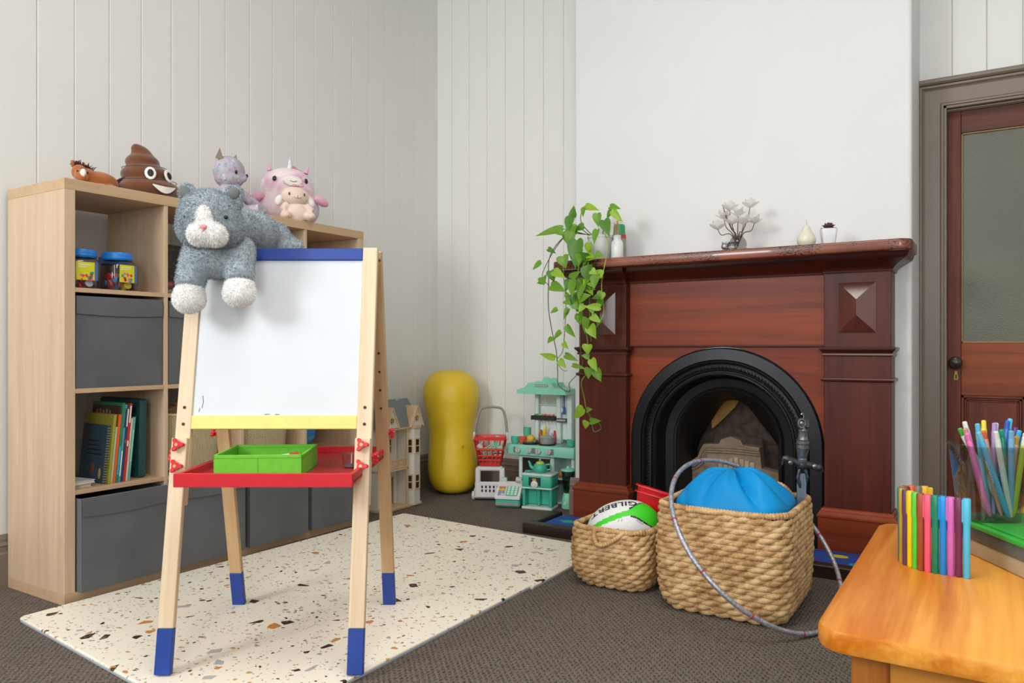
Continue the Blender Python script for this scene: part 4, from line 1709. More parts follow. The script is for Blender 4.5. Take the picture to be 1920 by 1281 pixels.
# --- floral patterned plush animal
flo, nt, b = newmat('pastel_floral_cotton')
v = coords(nt)
vo = N(nt, 'ShaderNodeTexVoronoi', i_Scale=75.0)
nt.links.new(v, vo.inputs['Vector'])
sep = N(nt, 'ShaderNodeSeparateColor')
nt.links.new(vo.outputs['Color'], sep.inputs[0])
c1 = ramp(nt, sep.outputs[0], [(0.0, 'cfc4d8'), (0.25, '9790b4'), (0.45, 'd6d2d8'), (0.62, '8fa39b'), (0.8, 'c9a2b4')])
mx = N(nt, 'ShaderNodeMixRGB')
nt.links.new(ramp(nt, vo.outputs['Distance'], [(0.30, (0, 0, 0)), (0.62, (1, 1, 1))]), mx.inputs[0])
nt.links.new(c1, mx.inputs[1])
mx.inputs[2].default_value = lin('b9b3bf')
nt.links.new(mx.outputs[0], b.inputs['Base Color'])
b.inputs['Roughness'].default_value = .85
ow = thing('plush_floral_animal', 'floral patterned plush animal slumped behind the grey cat', 'plush toy', (-2.86, 2.185, TOP), radians(18))
g = G()
g.ell((0, 0, .066), (.062, .070, .070), 18, 12)
g.ell((.005, 0, .115), (.04, .05, .03), 16, 10)
g.tube(curve_pts([(.03, .055, .105), (.045, .095, .080), (.062, .135, .050), (.075, .160, .034)], 5), [.022 + .0006 * i for i in range(16)], 12)
g.tube(curve_pts([(.03, -.055, .105), (.045, -.085, .07), (.06, -.10, .035)], 5), [.023] * 11, 12)
g.tube(curve_pts([(.03, .035, .03), (.09, .045, .025), (.13, .05, .03)], 5), [.026] * 11, 12)
blob(g, 'body', flo, ow, .005, 4)
g = G()
g.ell((.004, .0, .196), (.066, .074, .066), 20, 12)
g.ell((.006, .0, .165), (.064, .066, .046), 20, 12)
g.ell((.060, .016, .165), (.022, .022, .020), 14, 10)
oh = blob(g, 'head', flo, ow, .005, 4)
for s_ in (-1, 1):
    g = G()
    y_ = s_ * .050
    vs = [(-.012, y_ - .026, .238), (-.012, y_ + .026, .238), (.014, y_ + s_ * .004, .236), (0, y_ + s_ * .010, .286)]
    g.add(vs, [(0, 1, 3), (1, 2, 3), (2, 0, 3), (0, 2, 1)])
    g.obj('ear', plain('taupe_ear_plush', '8a7a68', .9, sheen=.4), oh, 0)
    g = G()
    g.ell((.062, s_ * .040 + .008, .182), (.005, .0075, .0085), 12, 8)
    g.obj('eye', P('161414', .15), oh)

# --- pink and white rounded unicorn
uni_m, nt, b = newmat('pastel_tie_dye_plush')
v = coords(nt, (1, 1, 1), False)
n1 = N(nt, 'ShaderNodeTexNoise', i_Scale=7.0, i_Detail=1.5, i_Distortion=.6)
nt.links.new(v, n1.inputs['Vector'])
nt.links.new(ramp(nt, n1.outputs['Fac'], [(0.28, 'd06fae'), (0.40, 'e6b4cc'), (0.5, 'ecdcdc'), (0.58, 'e9c6cf'), (0.66, 'cdbfdc'), (0.74, 'e2d9dc')]), b.inputs['Base Color'])
b.inputs['Roughness'].default_value = .9
b.inputs['Sheen Weight'].default_value = .4
pink = plain('pink_plush', 'e3a9bd', .9, sheen=.4, spec=.2)
un = thing('plush_unicorn', 'round pastel pink plush unicorn seated against the boarded wall', 'plush toy', (-2.885, 2.545, TOP), radians(-32))
g = G()
g.ell((0, 0, .085), (.105, .152, .105), 26, 14)
g.ell((-.002, 0, .185), (.090, .128, .100), 26, 14)
blob(g, 'body', uni_m, un, .008, 8)
g = G()
face_disc(g, radians(4), .205, (.092, .128), .044, .026, .007, .15)
sn = g.obj('muzzle', P('ece2d6', .85), un)
g = G()
g.tube([(.101, .009 + t * .016, .205 - .005 * (1 - t * t)) for t in [-1 + i / 4 for i in range(9)]], .0012, 5)
g.obj('mouth', P('6b4a4a', .8), sn)
for a in (radians(-36), radians(36)):
    g = G()
    face_disc(g, a, .214, (.090, .126), .0105, .0125, .005, .15)
    g.obj('eye', P('241a1c', .25), un)
for s_ in (-1, 1):
    g = G()
    g.tube([(.0, s_ * .085, .265), (.002, s_ * .098, .300)], [.020, .003], 10, flat=.6)
    g.obj('ear', pink, un)
    g = G()
    g.ell((.055, s_ * .150, .125), (.025, .040, .022), 14, 10, (s_ * -.5, 0, 0))
    blob(g, 'arm', pink, un, .006, 4)
g = G()
g.lathe([(.014, 0), (.011, .015), (.008, .03), (.001, .058)], 14, TR(.02, .006, .276))
hn = g.obj('horn', P('e3e2e6', .35), un)
g = G()
g.tube([(.02 + (.0145 - .0125 * t) * cos(t * 14), .006 + (.0145 - .0125 * t) * sin(t * 14), .278 + .052 * t) for t in [i / 30 for i in range(31)]], .0014, 5)
g.obj('horn_spiral', P('c9c8d2', .35), hn)
g = G()
for k in range(6):
    g.ell((-.01 + .005 * (k % 3), .026 + .006 * k * (k % 2), .285 - .004 * k), (.014, .012, .016), 12, 8)
blob(g, 'mane', plain('coral_mane', 'd98f92', .9, sheen=.4), un, .005, 3)

# --- small cream lamb plush in front of the unicorn
lam = plain('cream_peach_plush', 'e6cfbe', .9, sheen=.4, var=.05, scale=50, spec=.2)
lm = thing('plush_lamb', 'small cream plush lamb sitting in front of the pink unicorn', 'plush toy', (-2.735, 2.452, TOP), radians(-32))
g = G()
g.ell((0, .010, .040), (.045, .060, .052), 18, 12)
g.ell((.03, -.045, .022), (.034, .026, .020), 14, 8)
g.ell((.03, .065, .022), (.034, .026, .020), 14, 8)
g.tube([(.015, -.035, .075), (.028, -.060, .045)], [.018, .016], 10)
g.tube([(.015, .050, .075), (.028, .076, .045)], [.018, .016], 10)
blob(g, 'body', lam, lm, .005, 4)
g = G()
g.ell((.008, .0, .115), (.046, .064, .044), 20, 12)
g.ell((.036, .004, .105), (.020, .032, .020), 16, 10)
lh = blob(g, 'head', lam, lm, .005, 4)
for s_ in (-1, 1):
    g = G()
    g.ell((.010, s_ * .072, .092), (.012, .016, .026), 12, 8, (s_ * .4, 0, 0))
    g.obj('ear', P('ece6da', .9), lh)
    g = G()
    g.ell((.0495, s_ * .034 + .002, .118), (.004, .0035, .0075), 12, 8)
    g.obj('eye', P('4a3330', .3), lh)
    g = G()
    g.ell((.030, s_ * .016 + .01, .162), (.008, .012, .006), 10, 6)
    g.obj('bow_loop', pink, lh)
g = G()
g.tube([(.057, .004, .110), (.057, .004, .098)], .0011, 5)
g.tube([(.055, .004 + t * .018, .098 + .006 * t * t) for t in [-1 + i / 4 for i in range(9)]], .0011, 5)
g.obj('stitched_mouth', P('a06a62', .8), lh)
# ================================================================== yellow peanut ball
ylw, nt, b = newmat('yellow_vinyl')
v = coords(nt, (1, 1, 1), False)
wv = N(nt, 'ShaderNodeTexWave', bands_direction='Z', i_Scale=42.0, i_Distortion=.2)
nz = N(nt, 'ShaderNodeTexNoise', i_Scale=7.0, i_Detail=3.0)
for q in (wv, nz):
    nt.links.new(v, q.inputs['Vector'])
nt.links.new(ramp(nt, nz.outputs['Fac'], [(0.3, 'e2bd1e'), (0.7, 'eac830')]), b.inputs['Base Color'])
b.inputs['Roughness'].default_value = .38
bump(nt, b, wv.outputs['Fac'], .10, .002)
ball = thing('peanut_ball', 'yellow vinyl peanut-shaped exercise ball standing in the corner', 'ball', (-2.800, 3.740, 0), rot=(0, 0, 0))
g = G()
prof = [(.0, .0), (.060, .004), (.105, .022), (.132, .055), (.147, .10), (.152, .15), (.151, .20), (.146, .26), (.141, .31), (.140, .36), (.145, .42), (.156, .48), (.166, .535), (.172, .58), (.170, .625), (.157, .67), (.130, .708), (.095, .732), (.050, .745), (0, .748)]
pr = curve_pts([(r, 0, z) for r, z in prof], 3)
g.lathe([(max(p.x, 0), p.z) for p in pr], 44)
for i, p in enumerate(g.v):                     # leans gently back into the corner
    z = p[2]
    g.v[i] = (p[0] + .02 - .055 * (z / .75) ** 1.2, p[1] - .0 + .045 * (z / .75), z)
g.obj('ball_body', ylw, ball, 60)
g = G()
g.lathe([(.011, 0), (.009, .003), (0, .004)], 12, TR(.145, -.07, .30, 0, radians(80), radians(-25)))
g.obj('valve_plug', P('d2ab1e', .4), ball)

# ================================================================== dollhouse
dw = plain('dollhouse_white_paint', 'd9d4c8', .5, var=.03)
dn_ = wood('dollhouse_birch', 'c9a77c', 'dcbf97', 'z', 8, .5)
dgrey = plain('dollhouse_grey_roof', '727a7b', .6, var=.04)
dark = P('2a201a', .8)
# local: x out from the left wall (front faces +x), y along the wall
dh = thing('dollhouse', 'white wooden dollhouse with grey roof standing beyond the cube shelf', 'dollhouse', (-2.77, 3.070, 0))


def dpart(name, m, *boxes, par=None, b_=.0015, sm=35):
    g = G()
    for q in boxes:
        g.box(*q, b_)
    return g.obj(name, m, par or dh, sm)


HB, HD = .435, .24         # eaves height, depth
dpart('base_board', dn_, (-.27, .035, -.015, .315, 0, .014))
dpart('back_wall', dw, (-.265, -.258, 0, .30, .014, HB))
dpart('side_wall', dw, (-.258, -.01, 0, .008, .014, HB))
dpart('side_wall', dw, (-.258, -.01, .292, .30, .014, HB))
dpart('upper_floor', dn_, (-.258, .030, -.004, .205, .212, .222))
dpart('eaves_board', dn_, (-.27, .035, -.010, .21, HB, HB + .012))
dpart('facade_panel', dw, (-.060, -.052, .008, .20, .014, .212))
dpart('facade_panel', dw, (-.060, -.052, .008, .20, .222, HB))
for yy in (.0, .195):
    dpart('corner_post', dn_, (.018, .030, yy - .002, yy + .010, .014, HB))


def dwindow(par, M, w=.038, h=.070):
    fr_ = G()
    t_ = .007
    for q in ((-w / 2 - t_, -w / 2, -h / 2 - t_, h / 2 + t_), (w / 2, w / 2 + t_, -h / 2 - t_, h / 2 + t_), (-w / 2, w / 2, -h / 2 - t_, -h / 2), (-w / 2, w / 2, h / 2, h / 2 + t_), (-w / 2, w / 2, -.003, .003)):
        fr_.box(-.001, .005, q[0], q[1], q[2], q[3], .001, M)
    o = fr_.obj('window_frame', dn_, par)
    g2 = G()
    g2.box(-.001, .0006, -w / 2, w / 2, -h / 2, h / 2, 0, M)
    g2.obj('window_opening', dark, o, 0)


dwindow(dh, TR(-.051, .13, .34), .034, .07)
dwindow(dh, TR(-.051, .055, .34), .034, .07)
dpart('front_door', P('6f7474', .6), (-.052, -.047, .105, .165, .016, .165))
dpart('door_frame', dn_, (-.052, -.044, .097, .105, .016, .172), (-.052, -.044, .165, .173, .016, .172), (-.052, -.044, .097, .173, .165, .174))
# balcony rail with balusters
g = G()
g.box(.020, .028, .0, .205, .268, .275, .001)
g.box(.020, .028, .0, .205, .224, .229, .001)
br_ = g.obj('balcony_rail', dn_, dh)
bal = G()
bal.lathe([(.0028, 0), (.0035, .012), (.0022, .02), (.0035, .03), (.0028, .04)], 6)
bme = bal.mesh('baluster', dn_)
for k in range(15):
    link('baluster', bme, br_, (.024, .012 + k * .0130, .228))
# projecting bay wing at the far side
g = G()
bay = [(-.06, .205), (.0, .205), (.045, .235), (.045, .285), (.018, .318), (-.06, .318)]
g.ext(bay, 'z', .006, HB)
bw = g.obj('bay_wing', dw, dh, 0)
g = G()
g.ext([(-.07, .200), (.004, .200), (.052, .232), (.052, .288), (.022, .324), (-.07, .324)], 'z', HB, HB + .014)
g.obj('bay_cornice', dn_, dh, 0)
for zz in (.135, .335):
    a1 = math.atan2(.030, .045)
    dwindow(bw, TR(.0450, .260, zz), .030, .072)
    dwindow(bw, TR(.0228, .2200, zz, 0, 0, math.atan2(-.045, .030)), .026, .072)
# roof, dormers
g = G()
g.add([(.035, -.015, HB + .012), (.035, .325, HB + .012), (-.06, .300, HB + .160), (-.06, -.002, HB + .160), (-.075, .300, HB + .160), (-.075, -.002, HB + .160), (-.27, -.015, HB + .012), (-.27, .325, HB + .012)],
      [(0, 1, 2, 3), (3, 2, 4, 5), (5, 4, 7, 6), (0, 3, 5, 6), (1, 7, 4, 2), (0, 6, 7, 1)])
rf = g.obj('roof', dgrey, dh, 0)
for yc in (.055, .262):
    zb = HB + .014
    w, hh = .050, .105
    g = G()
    g.ext([(yc - w, zb), (yc + w, zb), (yc, zb + hh)], 'x', -.07, .040)
    dm = g.obj('dormer', dw, rf, 0)
    g = G()
    for s_ in (-1, 1):
        ang = math.atan2(hh, w)
        L = sqrt(hh * hh + w * w) + .012
        g.box(-.07, .050, -.003, .004, -.002, L, .001, TR(0, yc + s_ * (w + .006), zb - .006, s_ * (pi / 2 - ang), 0, 0))
    g.obj('dormer_roof', dn_, dm)
    g = G()
    g.tube([(.0415, yc + .015 * cos(a), zb + .040 + .018 * sin(a)) for a in [2 * pi * i / 20 for i in range(20)]], .0028, 6, closed=True)
    g.box(.040, .044, yc - .0015, yc + .0015, zb + .022, zb + .058)
    g.box(.040, .044, yc - .015, yc + .015, zb + .0385, zb + .0415)
    rw = g.obj('round_window', dn_, dm)
    g = G()
    g.ell((.0402, yc, zb + .040), (.0008, .014, .017), 16, 6)
    g.obj('window_opening', dark, rw)
g = G()
for k in (0, 1):
    g.lathe([(.004, 0), (.004, .003), (0, .004)], 8, TR(-.058, .20 + .016 * k, HB + .155, 0, radians(60), 0))
g.obj('roof_screw', P('d8d8d8', .3, metal=.8), rf)

# ================================================================== toy trolley
wht = plain('white_toy_plastic', 'd9d6d4', .4, var=.03)
redt = plain('red_toy_plastic', 'd6362c', .4, var=.04)
mint = plain('mint_toy_plastic', '86cfb2', .42, var=.03)
mint_d = plain('deep_mint_plastic', '3fae92', .42, var=.03)
greyt = plain('grey_toy_plastic', '8d8a85', .45, var=.04)
aqua = plain('pale_aqua_plastic', 'd2e4dd', .45, var=.03)
FACE = radians(28)         # turned towards the middle of the room
# local: front is -y
tc_ = thing('toy_trolley', 'white toy shopping trolley with red basket and grey handle', 'toy trolley', (-2.47, 3.69, 0), FACE)
g = G()
q = [(-.085, .015), (.085, .015), (.088, .10), (.070, .19), (-.070, .19), (-.088, .10)]
hole = [(-.055, .115), (.055, .115), (.045, .172), (-.045, .172)]
g.box(-.088, .088, -.05, -.030, .012, .110, .008)
g.box(-.085, -.055, -.05, -.030, .10, .185, .006)
g.box(.055, .085, -.05, -.030, .10, .185, .006)
g.box(-.075, .075, -.05, -.028, .172, .200, .008)
g.box(-.090, .090, -.05, .09, .012, .032, .008)
for s_ in (-1, 1):
    g.ext([(-.045, .02), (.09, .02), (.09, .06), (-.01, .19), (-.045, .19)], 'x', s_ * .078 - .004, s_ * .078 + .004)
body = g.obj('trolley_body', wht, tc_, 30)
g = G()
for r_ in (0, 1):
    for k in range(5):
        x = -.045 + k * .0225
        g.box(x - .005, x + .005, -.0512, -.049, .052 + r_ * .022, .067 + r_ * .022, .001)
g.obj('front_slot', dark, body)
for s_ in (-1, 1):
    for y_ in (-.02, .075):
        g = G()
        g.lathe([(0, -.008), (.024, -.008), (.026, -.005), (.026, .005), (.024, .008), (0, .008)], 20, TR(s_ * .098, y_, .026, 0, radians(90), 0))
        g.obj('wheel', P('c9c6c2', .4), tc_)
# red basket with openings (bars, not a solid wall)
bk = G()
def bpt(sx, sy, z):
    t_ = (z - .205) / .165
    return (sx * (.058 + .032 * t_), -.01 + sy * (.045 + .028 * t_), z)
def bar(g, a, c, r=.0035):
    g.tube([a, c], r, 6)
for z0, z1 in ((.203, .222), (.290, .318), (.352, .372)):
    if z0 == .290:
        continue
    for (s0, s1) in (((-1, -1), (1, -1)), ((1, -1), (1, 1)), ((1, 1), (-1, 1)), ((-1, 1), (-1, -1))):
        a0, a1, c1, c0 = bpt(*s0, z0), bpt(*s1, z0), bpt(*s1, z1), bpt(*s0, z1)
        ii = [(p[0] * .93, (p[1] + .01) * .93 - .01, p[2]) for p in (a0, a1, c1, c0)]
        bk.add([a0, a1, c1, c0] + ii, [(0, 1, 2, 3), (7, 6, 5, 4), (0, 4, 5, 1), (2, 6, 7, 3), (0, 3, 7, 4), (1, 5, 6, 2)])
# lower grid panel on every side
for (s0, s1) in (((-1, -1), (1, -1)), ((1, -1), (1, 1)), ((1, 1), (-1, 1)), ((-1, 1), (-1, -1))):
    for k in range(6):
        u = k / 5
        def lerp(z):
            a, c = Vector(bpt(*s0, z)), Vector(bpt(*s1, z))
            return a.lerp(c, u)
        zt = .300 if s0[1] == -1 and s1[1] == -1 and 0 < k < 5 else .355
        bar(bk, lerp(.21), lerp(zt), .0042)
    for z in (.238, .262, .300):
        bar(bk, bpt(*s0, z), bpt(*s1, z), .0042 if z < .29 else .007)
bk.box(-.056, .056, -.053, .033, .203, .208)
g = bk
rb_ = g.obj('basket', redt, tc_, 30)
g = G()
g.tube(curve_pts([(-.092, .0, .37), (-.096, .0, .385), (-.080, .045, .48), (-.062, .06, .520), (-.03, .062, .532), (.03, .062, .532), (.062, .06, .520), (.080, .045, .48), (.096, .0, .385), (.092, .0, .37)], 5), .0075, 10)
g.obj('handle', greyt, tc_)
for s_ in (-1, 1):
    g = G()
    g.box(s_ * .096 - .007, s_ * .096 + .007, -.010, .010, .350, .392, .003)
    g.obj('handle_clip', wht, tc_)
# toy groceries in the basket
Mt = Matrix.Translation((-2.47, 3.69, 0)) @ Matrix.Rotation(FACE, 4, 'Z')
GR = [('toy_whisk', 'mint toy spatula standing up in the red trolley basket', mint, 'spatula'), ('toy_grater', 'mint and grey toy grater lying across the red trolley basket', mint, 'grater'),
      ('toy_cup', 'mint toy cup at the side of the red trolley basket', mint, 'cup'), ('toy_scoop', 'pale toy scoop lying in the red trolley basket', wht, 'scoop')]
for k, (nm, lb, m, ct) in enumerate(GR):
    g = G()
    if k == 0:
        g.box(-.010, .010, -.003, .003, 0, .075, .002)
        g.box(-.005, .005, -.003, .003, -.08, .01, .002)
        M_ = Mt @ TR(.025, -.02, .302, .1, .25, 0)
    elif k == 1:
        for i in range(5):
            g.box(-.05, .05, -.004, .004, i * .012, i * .012 + .005, .001)
        for i in range(9):
            g.box(-.05 + i * .0118, -.044 + i * .0118, -.003, .003, 0, .053, .001)
        M_ = Mt @ TR(.008, -.040, .268, -.2, -.45, 0)
    elif k == 2:
        g.lathe([(.014, 0), (.020, .035), (.021, .036), (.019, .036), (.013, .003), (0, .003)], 16)
        M_ = Mt @ TR(.045, -.048, .302, .2, 1.4, 0)
    else:
        g.lathe([(.004, 0), (.016, .012), (.022, .035), (.020, .035), (.014, .014), (0, .004)], 16)
        g.tube([(.02, 0, .03), (.06, 0, .045)], .004, 6)
        M_ = Mt @ TR(-.045, -.040, .295, -.2, -.7, 0)
    o = g.obj(nm, m)
    o.matrix_world = M_
    tag(o, lb, ct)

# ================================================================== toy cash register
cr = thing('toy_cash_register', 'white and mint toy cash register with coloured keypad on the carpet', 'toy till', (-2.275, 3.585, 0), radians(20))
g = G()
g.box(-.070, .070, -.055, .075, .004, .048, .008)
g.obj('cash_drawer', mint_d, cr)
g = G()
g.box(-.066, .066, -.062, -.052, .012, .030, .004)
g.obj('drawer_handle', greyt, cr)
g = G()
prof = [(-.060, .050), (-.060, .062), (.030, .122), (.055, .130), (.078, .120), (.078, .050)]
g.ext(prof, 'x', -.070, .070)
hs_ = g.obj('till_housing', wht, cr, 30)
sl = math.atan2(.060, .090)
MK = TR(0, -.060, .062, sl, 0, 0)
def keyrow(x0, y0, w, h, m, nm):
    g = G()
    g.box(x0, x0 + w, y0, y0 + h, .0, .005, .0015, MK)
    return g.obj(nm, m, hs_)
keyrow(-.012, .010, .066, .075, mint_d, 'keypad_plate')
for i in range(3):
    for j in range(4):
        g = G()
        g.box(-.006 + i * .021, .010 + i * .021, .014 + j * .0175, .027 + j * .0175, .004, .008, .001, MK)
        g.obj('key', P('c9dcc8', .5), hs_)
for j, c in enumerate(('8d8fae', '8d8fae', 'd8b43a', 'd0746a')):
    for i in range(2):
        g = G()
        g.box(-.056 + i * .020, -.040 + i * .020, .012 + j * .018, .026 + j * .018, .0, .006, .001, MK)
        g.obj('function_key', P(c if i == 0 or j else 'c8c8cc', .5), hs_)
g = G()
g.box(-.060, -.025, .045, .068, .112, .150, .003, TR(0, 0, 0, 0, 0, 0))
g.obj('display', P('b9c4bc', .4), hs_)
g = G()
g.tube([(.030, .04, .145), (.062, .04, .140)], .015, 14)
g.tube([(.062, .04, .140), (.075, .03, .10), (.073, .0, .07)], [.011, .009, .008], 10)
g.obj('scanner', P('b7b5b0', .4), cr)

# ================================================================== play kitchen (front is -y)
KX, KY = -2.180, 3.80
kt = thing('play_kitchen', 'mint green toy kitchen with hood, hob and oven in the alcove', 'toy kitchen', (KX, KY, 0), radians(4))
def kbox(nm, m, *bs, par=None, b_=.004):
    g = G()
    for q in bs:
        g.box(*q, b_)
    return g.obj(nm, m, par or kt)
# cabinet: frame around an oven window
kbox('side_post', aqua, (-.145, -.120, -.03, .15, 0, .270))
kbox('side_post', aqua, (.055, .080, -.03, .15, 0, .270))
kbox('side_post', aqua, (.185, .205, -.03, .15, 0, .270))
kbox('back_panel', aqua, (-.145, .205, .142, .15, 0, .27))
kbox('shelf_plate', aqua, (-.12, .20, -.028, .145, .135, .145))
kbox('bottom_plate', aqua, (-.145, .205, -.03, .15, 0, .012))
ov = kbox('oven_frame', aqua, (-.120, .055, -.034, -.022, .250, .268), (-.120, .055, -.034, -.022, .135, .155))
kbox('oven_window', clear('smoky_oven_window', 'cfc6c0', .95, .12, 2.5), (-.12, .055, -.030, -.027, .155, .250), par=ov, b_=0)
lo_ = kbox('lower_door', P('5a5754', .5), (-.115, .05, -.030, -.022, .02, .13))
g = G()
g.tube([(-.10 + .016 * cos(a), -.031, .105 + .016 * sin(a)) for a in [2 * pi * i / 16 for i in range(16)]], .003, 6, closed=True)
g.obj('dial_ring', P('c8ccc8', .4), lo_)
# counter with control fascia
g = G()
g.rslab(-.205, .225, -.075, .16, .268, .328, .012, .006, 4)
ct_ = g.obj('counter', mint, kt, 40)
for x, c in ((-.125, 0), (-.055, 0), (.005, 0), (.068, 0)):
    g = G()
    g.lathe([(.019, 0), (.019, .004), (.015, .010), (0, .010)], 18, TR(x, -.0755, .298, radians(90)))
    g.box(x - .003, x + .003, -.092, -.083, .284, .312, .001)
    g.obj('control_knob', P('b3bcb2', .45), ct_)
for x in (-.143, -.026, .088):
    g = G()
    g.box(x - .012, x + .012, -.0762, -.0745, .282, .314, 0)
    g.obj('control_panel', P('6f726c', .5), ct_)
g = G()
g.box(.115, .205, -.055, .09, .3285, .330, 0)
g.obj('sink_basin', P('7c8a84', .4), ct_)
for x in (-.075, .030):
    g = G()
    g.lathe([(.048, 0), (.050, .004), (.047, .008), (0, .008)], 26, TR(x, -.012, .328))
    hb_ = g.obj('hob_ring', P('1f1e1e', .5), ct_)
# upper frame and hood
kbox('upright', aqua, (-.085, -.062, .06, .10, .328, .620))
kbox('upright', aqua, (.052, .080, .06, .10, .328, .620))
kbox('upright', aqua, (.118, .150, .06, .10, .328, .620))
kbox('shelf_back', P('dfe5e2', .5), (-.062, .052, .088, .094, .35, .545), (.08, .118, .088, .094, .35, .62))
kbox('rail', aqua, (-.065, .055, .075, .088, .545, .552))
g = G()
g.box(-.105, .05, .045, .082, .462, .486, .002)
rk = g.obj('spice_rack', P('262524', .5), kt)
rr = random.Random(9)
for k, c in enumerate(('4a9c5e', '98b85a', 'c9574a', 'd06a5a', 'd2554a')):
    g = G()
    g.tube([(-.085 + k * .028, .055, .490), (-.060 + k * .026, .060, .494)], .005, 8)
    o = g.obj('play_pepper', P(c, .5), None)
    o.matrix_world = Matrix.Translation((KX, KY, 0)) @ Matrix.Rotation(radians(4), 4, 'Z')
    tag(o, ['dark green', 'light green', 'dark red', 'salmon red', 'bright red'][k] + ' toy vegetable lying on the black spice rack', 'toy food', 'toy food on the spice rack')
for k in range(6):
    g = G()
    g.tube([(-.075 + k * .022, .060, .462), (-.075 + k * .022, .060, .440)], .0022, 6)
    g.obj('rack_hook', P('d8d8d4', .5), rk)
hdg = G()
prof = [(-.150, .618), (-.150, .640), (-.10, .656), (-.075, .682), (.07, .682), (.09, .655), (.150, .645), (.165, .618)]
hdg.ext(prof, 'y', -.045, .115)
hood = hdg.obj('hood', mint, kt, 20)
g = G()
for k, (x, r) in enumerate(((.010, .030), (.055, .026))):
    g.lathe([(r, 0), (r, .012), (0, .012)], 20, TR(x, .03, .685, radians(90)))
g.box(-.06, .06, .012, .03, .66, .69, .002)
g.obj('hood_crest', mint, hood)
g = G()
g.box(-.035, .050, -.0465, -.0448, .660, .674)
sg = g.obj('hood_sign', P('777a70', .5), hood, 0)
g = G()
for k in range(9):
    g.box(-.032 + k * .009, -.027 + k * .009, -.0475, -.0464, .6635, .6705)
g.obj('sign_lettering', P('c9cfc4', .5), sg, 0)
# hanging utensils
for k, (x, c, nm, lb) in enumerate(((.092, 'c3ccd0', 'toy_ladle', 'silver toy ladle hanging under the kitchen hood'), (.106, '2f5f9c', 'toy_spatula', 'blue toy spatula hanging under the kitchen hood'))):
    g = G()
    g.box(x - .003, x + .003, .050, .056, .535, .615, .001)
    if k == 0:
        g.ell((x, .052, .525), (.010, .006, .016), 12, 8)
    else:
        g.box(x - .009, x + .009, .051, .055, .50, .542, .001)
    o = g.obj(nm, P(c, .4), None)
    o.matrix_world = Matrix.Translation((KX, KY, 0)) @ Matrix.Rotation(radians(4), 4, 'Z')
    tag(o, lb, 'toy utensil')
g = G()
g.box(.060, .122, .044, .06, .455, .478, .002)
lb_ = g.obj('utensil_tray', P('55534f', .5), kt)
g = G()
for k in range(5):
    g.box(.066 + k * .011, .073 + k * .011, .043, .0442, .462, .471)
g.obj('tray_lettering', P('c8c6c0', .5), lb_, 0)
KM = Matrix.Translation((KX, KY, 0)) @ Matrix.Rotation(radians(4), 4, 'Z')


def kthing(nm, lb, cat_, x, y, z, rz=0.0):
    p = KM @ Vector((x, y, z))
    return thing(nm, lb, cat_, p, rz + radians(4))


pan = kthing('toy_saucepan', 'grey toy saucepan standing on the kitchen hob', 'toy pan', .030, -.012, .3365)
g = G()
g.lathe([(.040, 0), (.042, .004), (.042, .034), (.044, .036), (.040, .036), (.038, .006), (0, .006)], 24)
g.obj('pan_body', P('8e918c', .4), pan)
g = G()
g.lathe([(.043, .036), (.035, .042), (.008, .046), (.006, .052), (0, .053)], 24)
g.obj('pan_lid', P('a3a6a0', .4), pan)
fp_ = kthing('toy_frying_pan', 'grey toy frying pan with yellow cheese on the hob', 'toy pan', -.075, -.012, .3365)
g = G()
g.lathe([(.036, 0), (.044, .012), (.046, .012), (.042, .003), (0, .003)], 24)
g.tube([(.03, -.03, .010), (.05, -.055, .014)], .005, 8)
g.obj('pan_body', P('77756f', .45), fp_)
g = G()
g.ell((0, 0, .026), (.026, .022, .020), 14, 8)
g.lathe([(.03, .008), (.03, .014), (0, .016)], 18)
ch_ = g.obj('toy_cheese', P('d9b13c', .5))
ch_.matrix_world = KM @ TR(-.075, -.012, .3345)
tag(ch_, 'yellow toy cheese sitting in the grey frying pan', 'toy food')
for k, (x, y, h, r, c, nm, lb, cat_) in enumerate(((-.135, .06, .085, .024, '58b89b', 'toy_tumbler', 'tall mint toy tumbler on the kitchen counter', 'cup'),
                                    (-.045, .062, .075, .014, 'a8652c', 'toy_bottle', 'brown toy sauce bottle behind the hob', 'bottle'),
                                    (-.010, .05, .098, .010, 'e3c21f', 'toy_banana', 'yellow toy banana upright behind the saucepan', 'toy food'),
                                    (.018, .062, .062, .013, 'd8d4d6', 'toy_shaker', 'white toy salt shaker behind the saucepan', 'shaker'),
                                    (.043, .062, .075, .011, 'c8303a', 'toy_pepper_pot', 'red toy pepper pot behind the saucepan', 'shaker'))):
    o = kthing(nm, lb, cat_, x, y, .3285)
    g = G()
    if k == 0:
        g.lathe([(r * .86, 0), (r, h), (r * .93, h), (r * .8, .004), (0, .004)], 20)
    elif k == 2:
        g.tube(curve_pts([(0, 0, 0), (-.008, 0, h * .35), (-.006, 0, h * .7), (.004, 0, h)], 4), [.004, .008, .010, .011, .011, .011, .011, .011, .010, .009, .008, .006, .004], 10)
    else:
        g.lathe([(r, 0), (r, h * .62), (r * .5, h * .75), (r * .55, h * .8), (r * .5, h), (0, h)], 14)
    g.obj('body', P(c, .42), o)
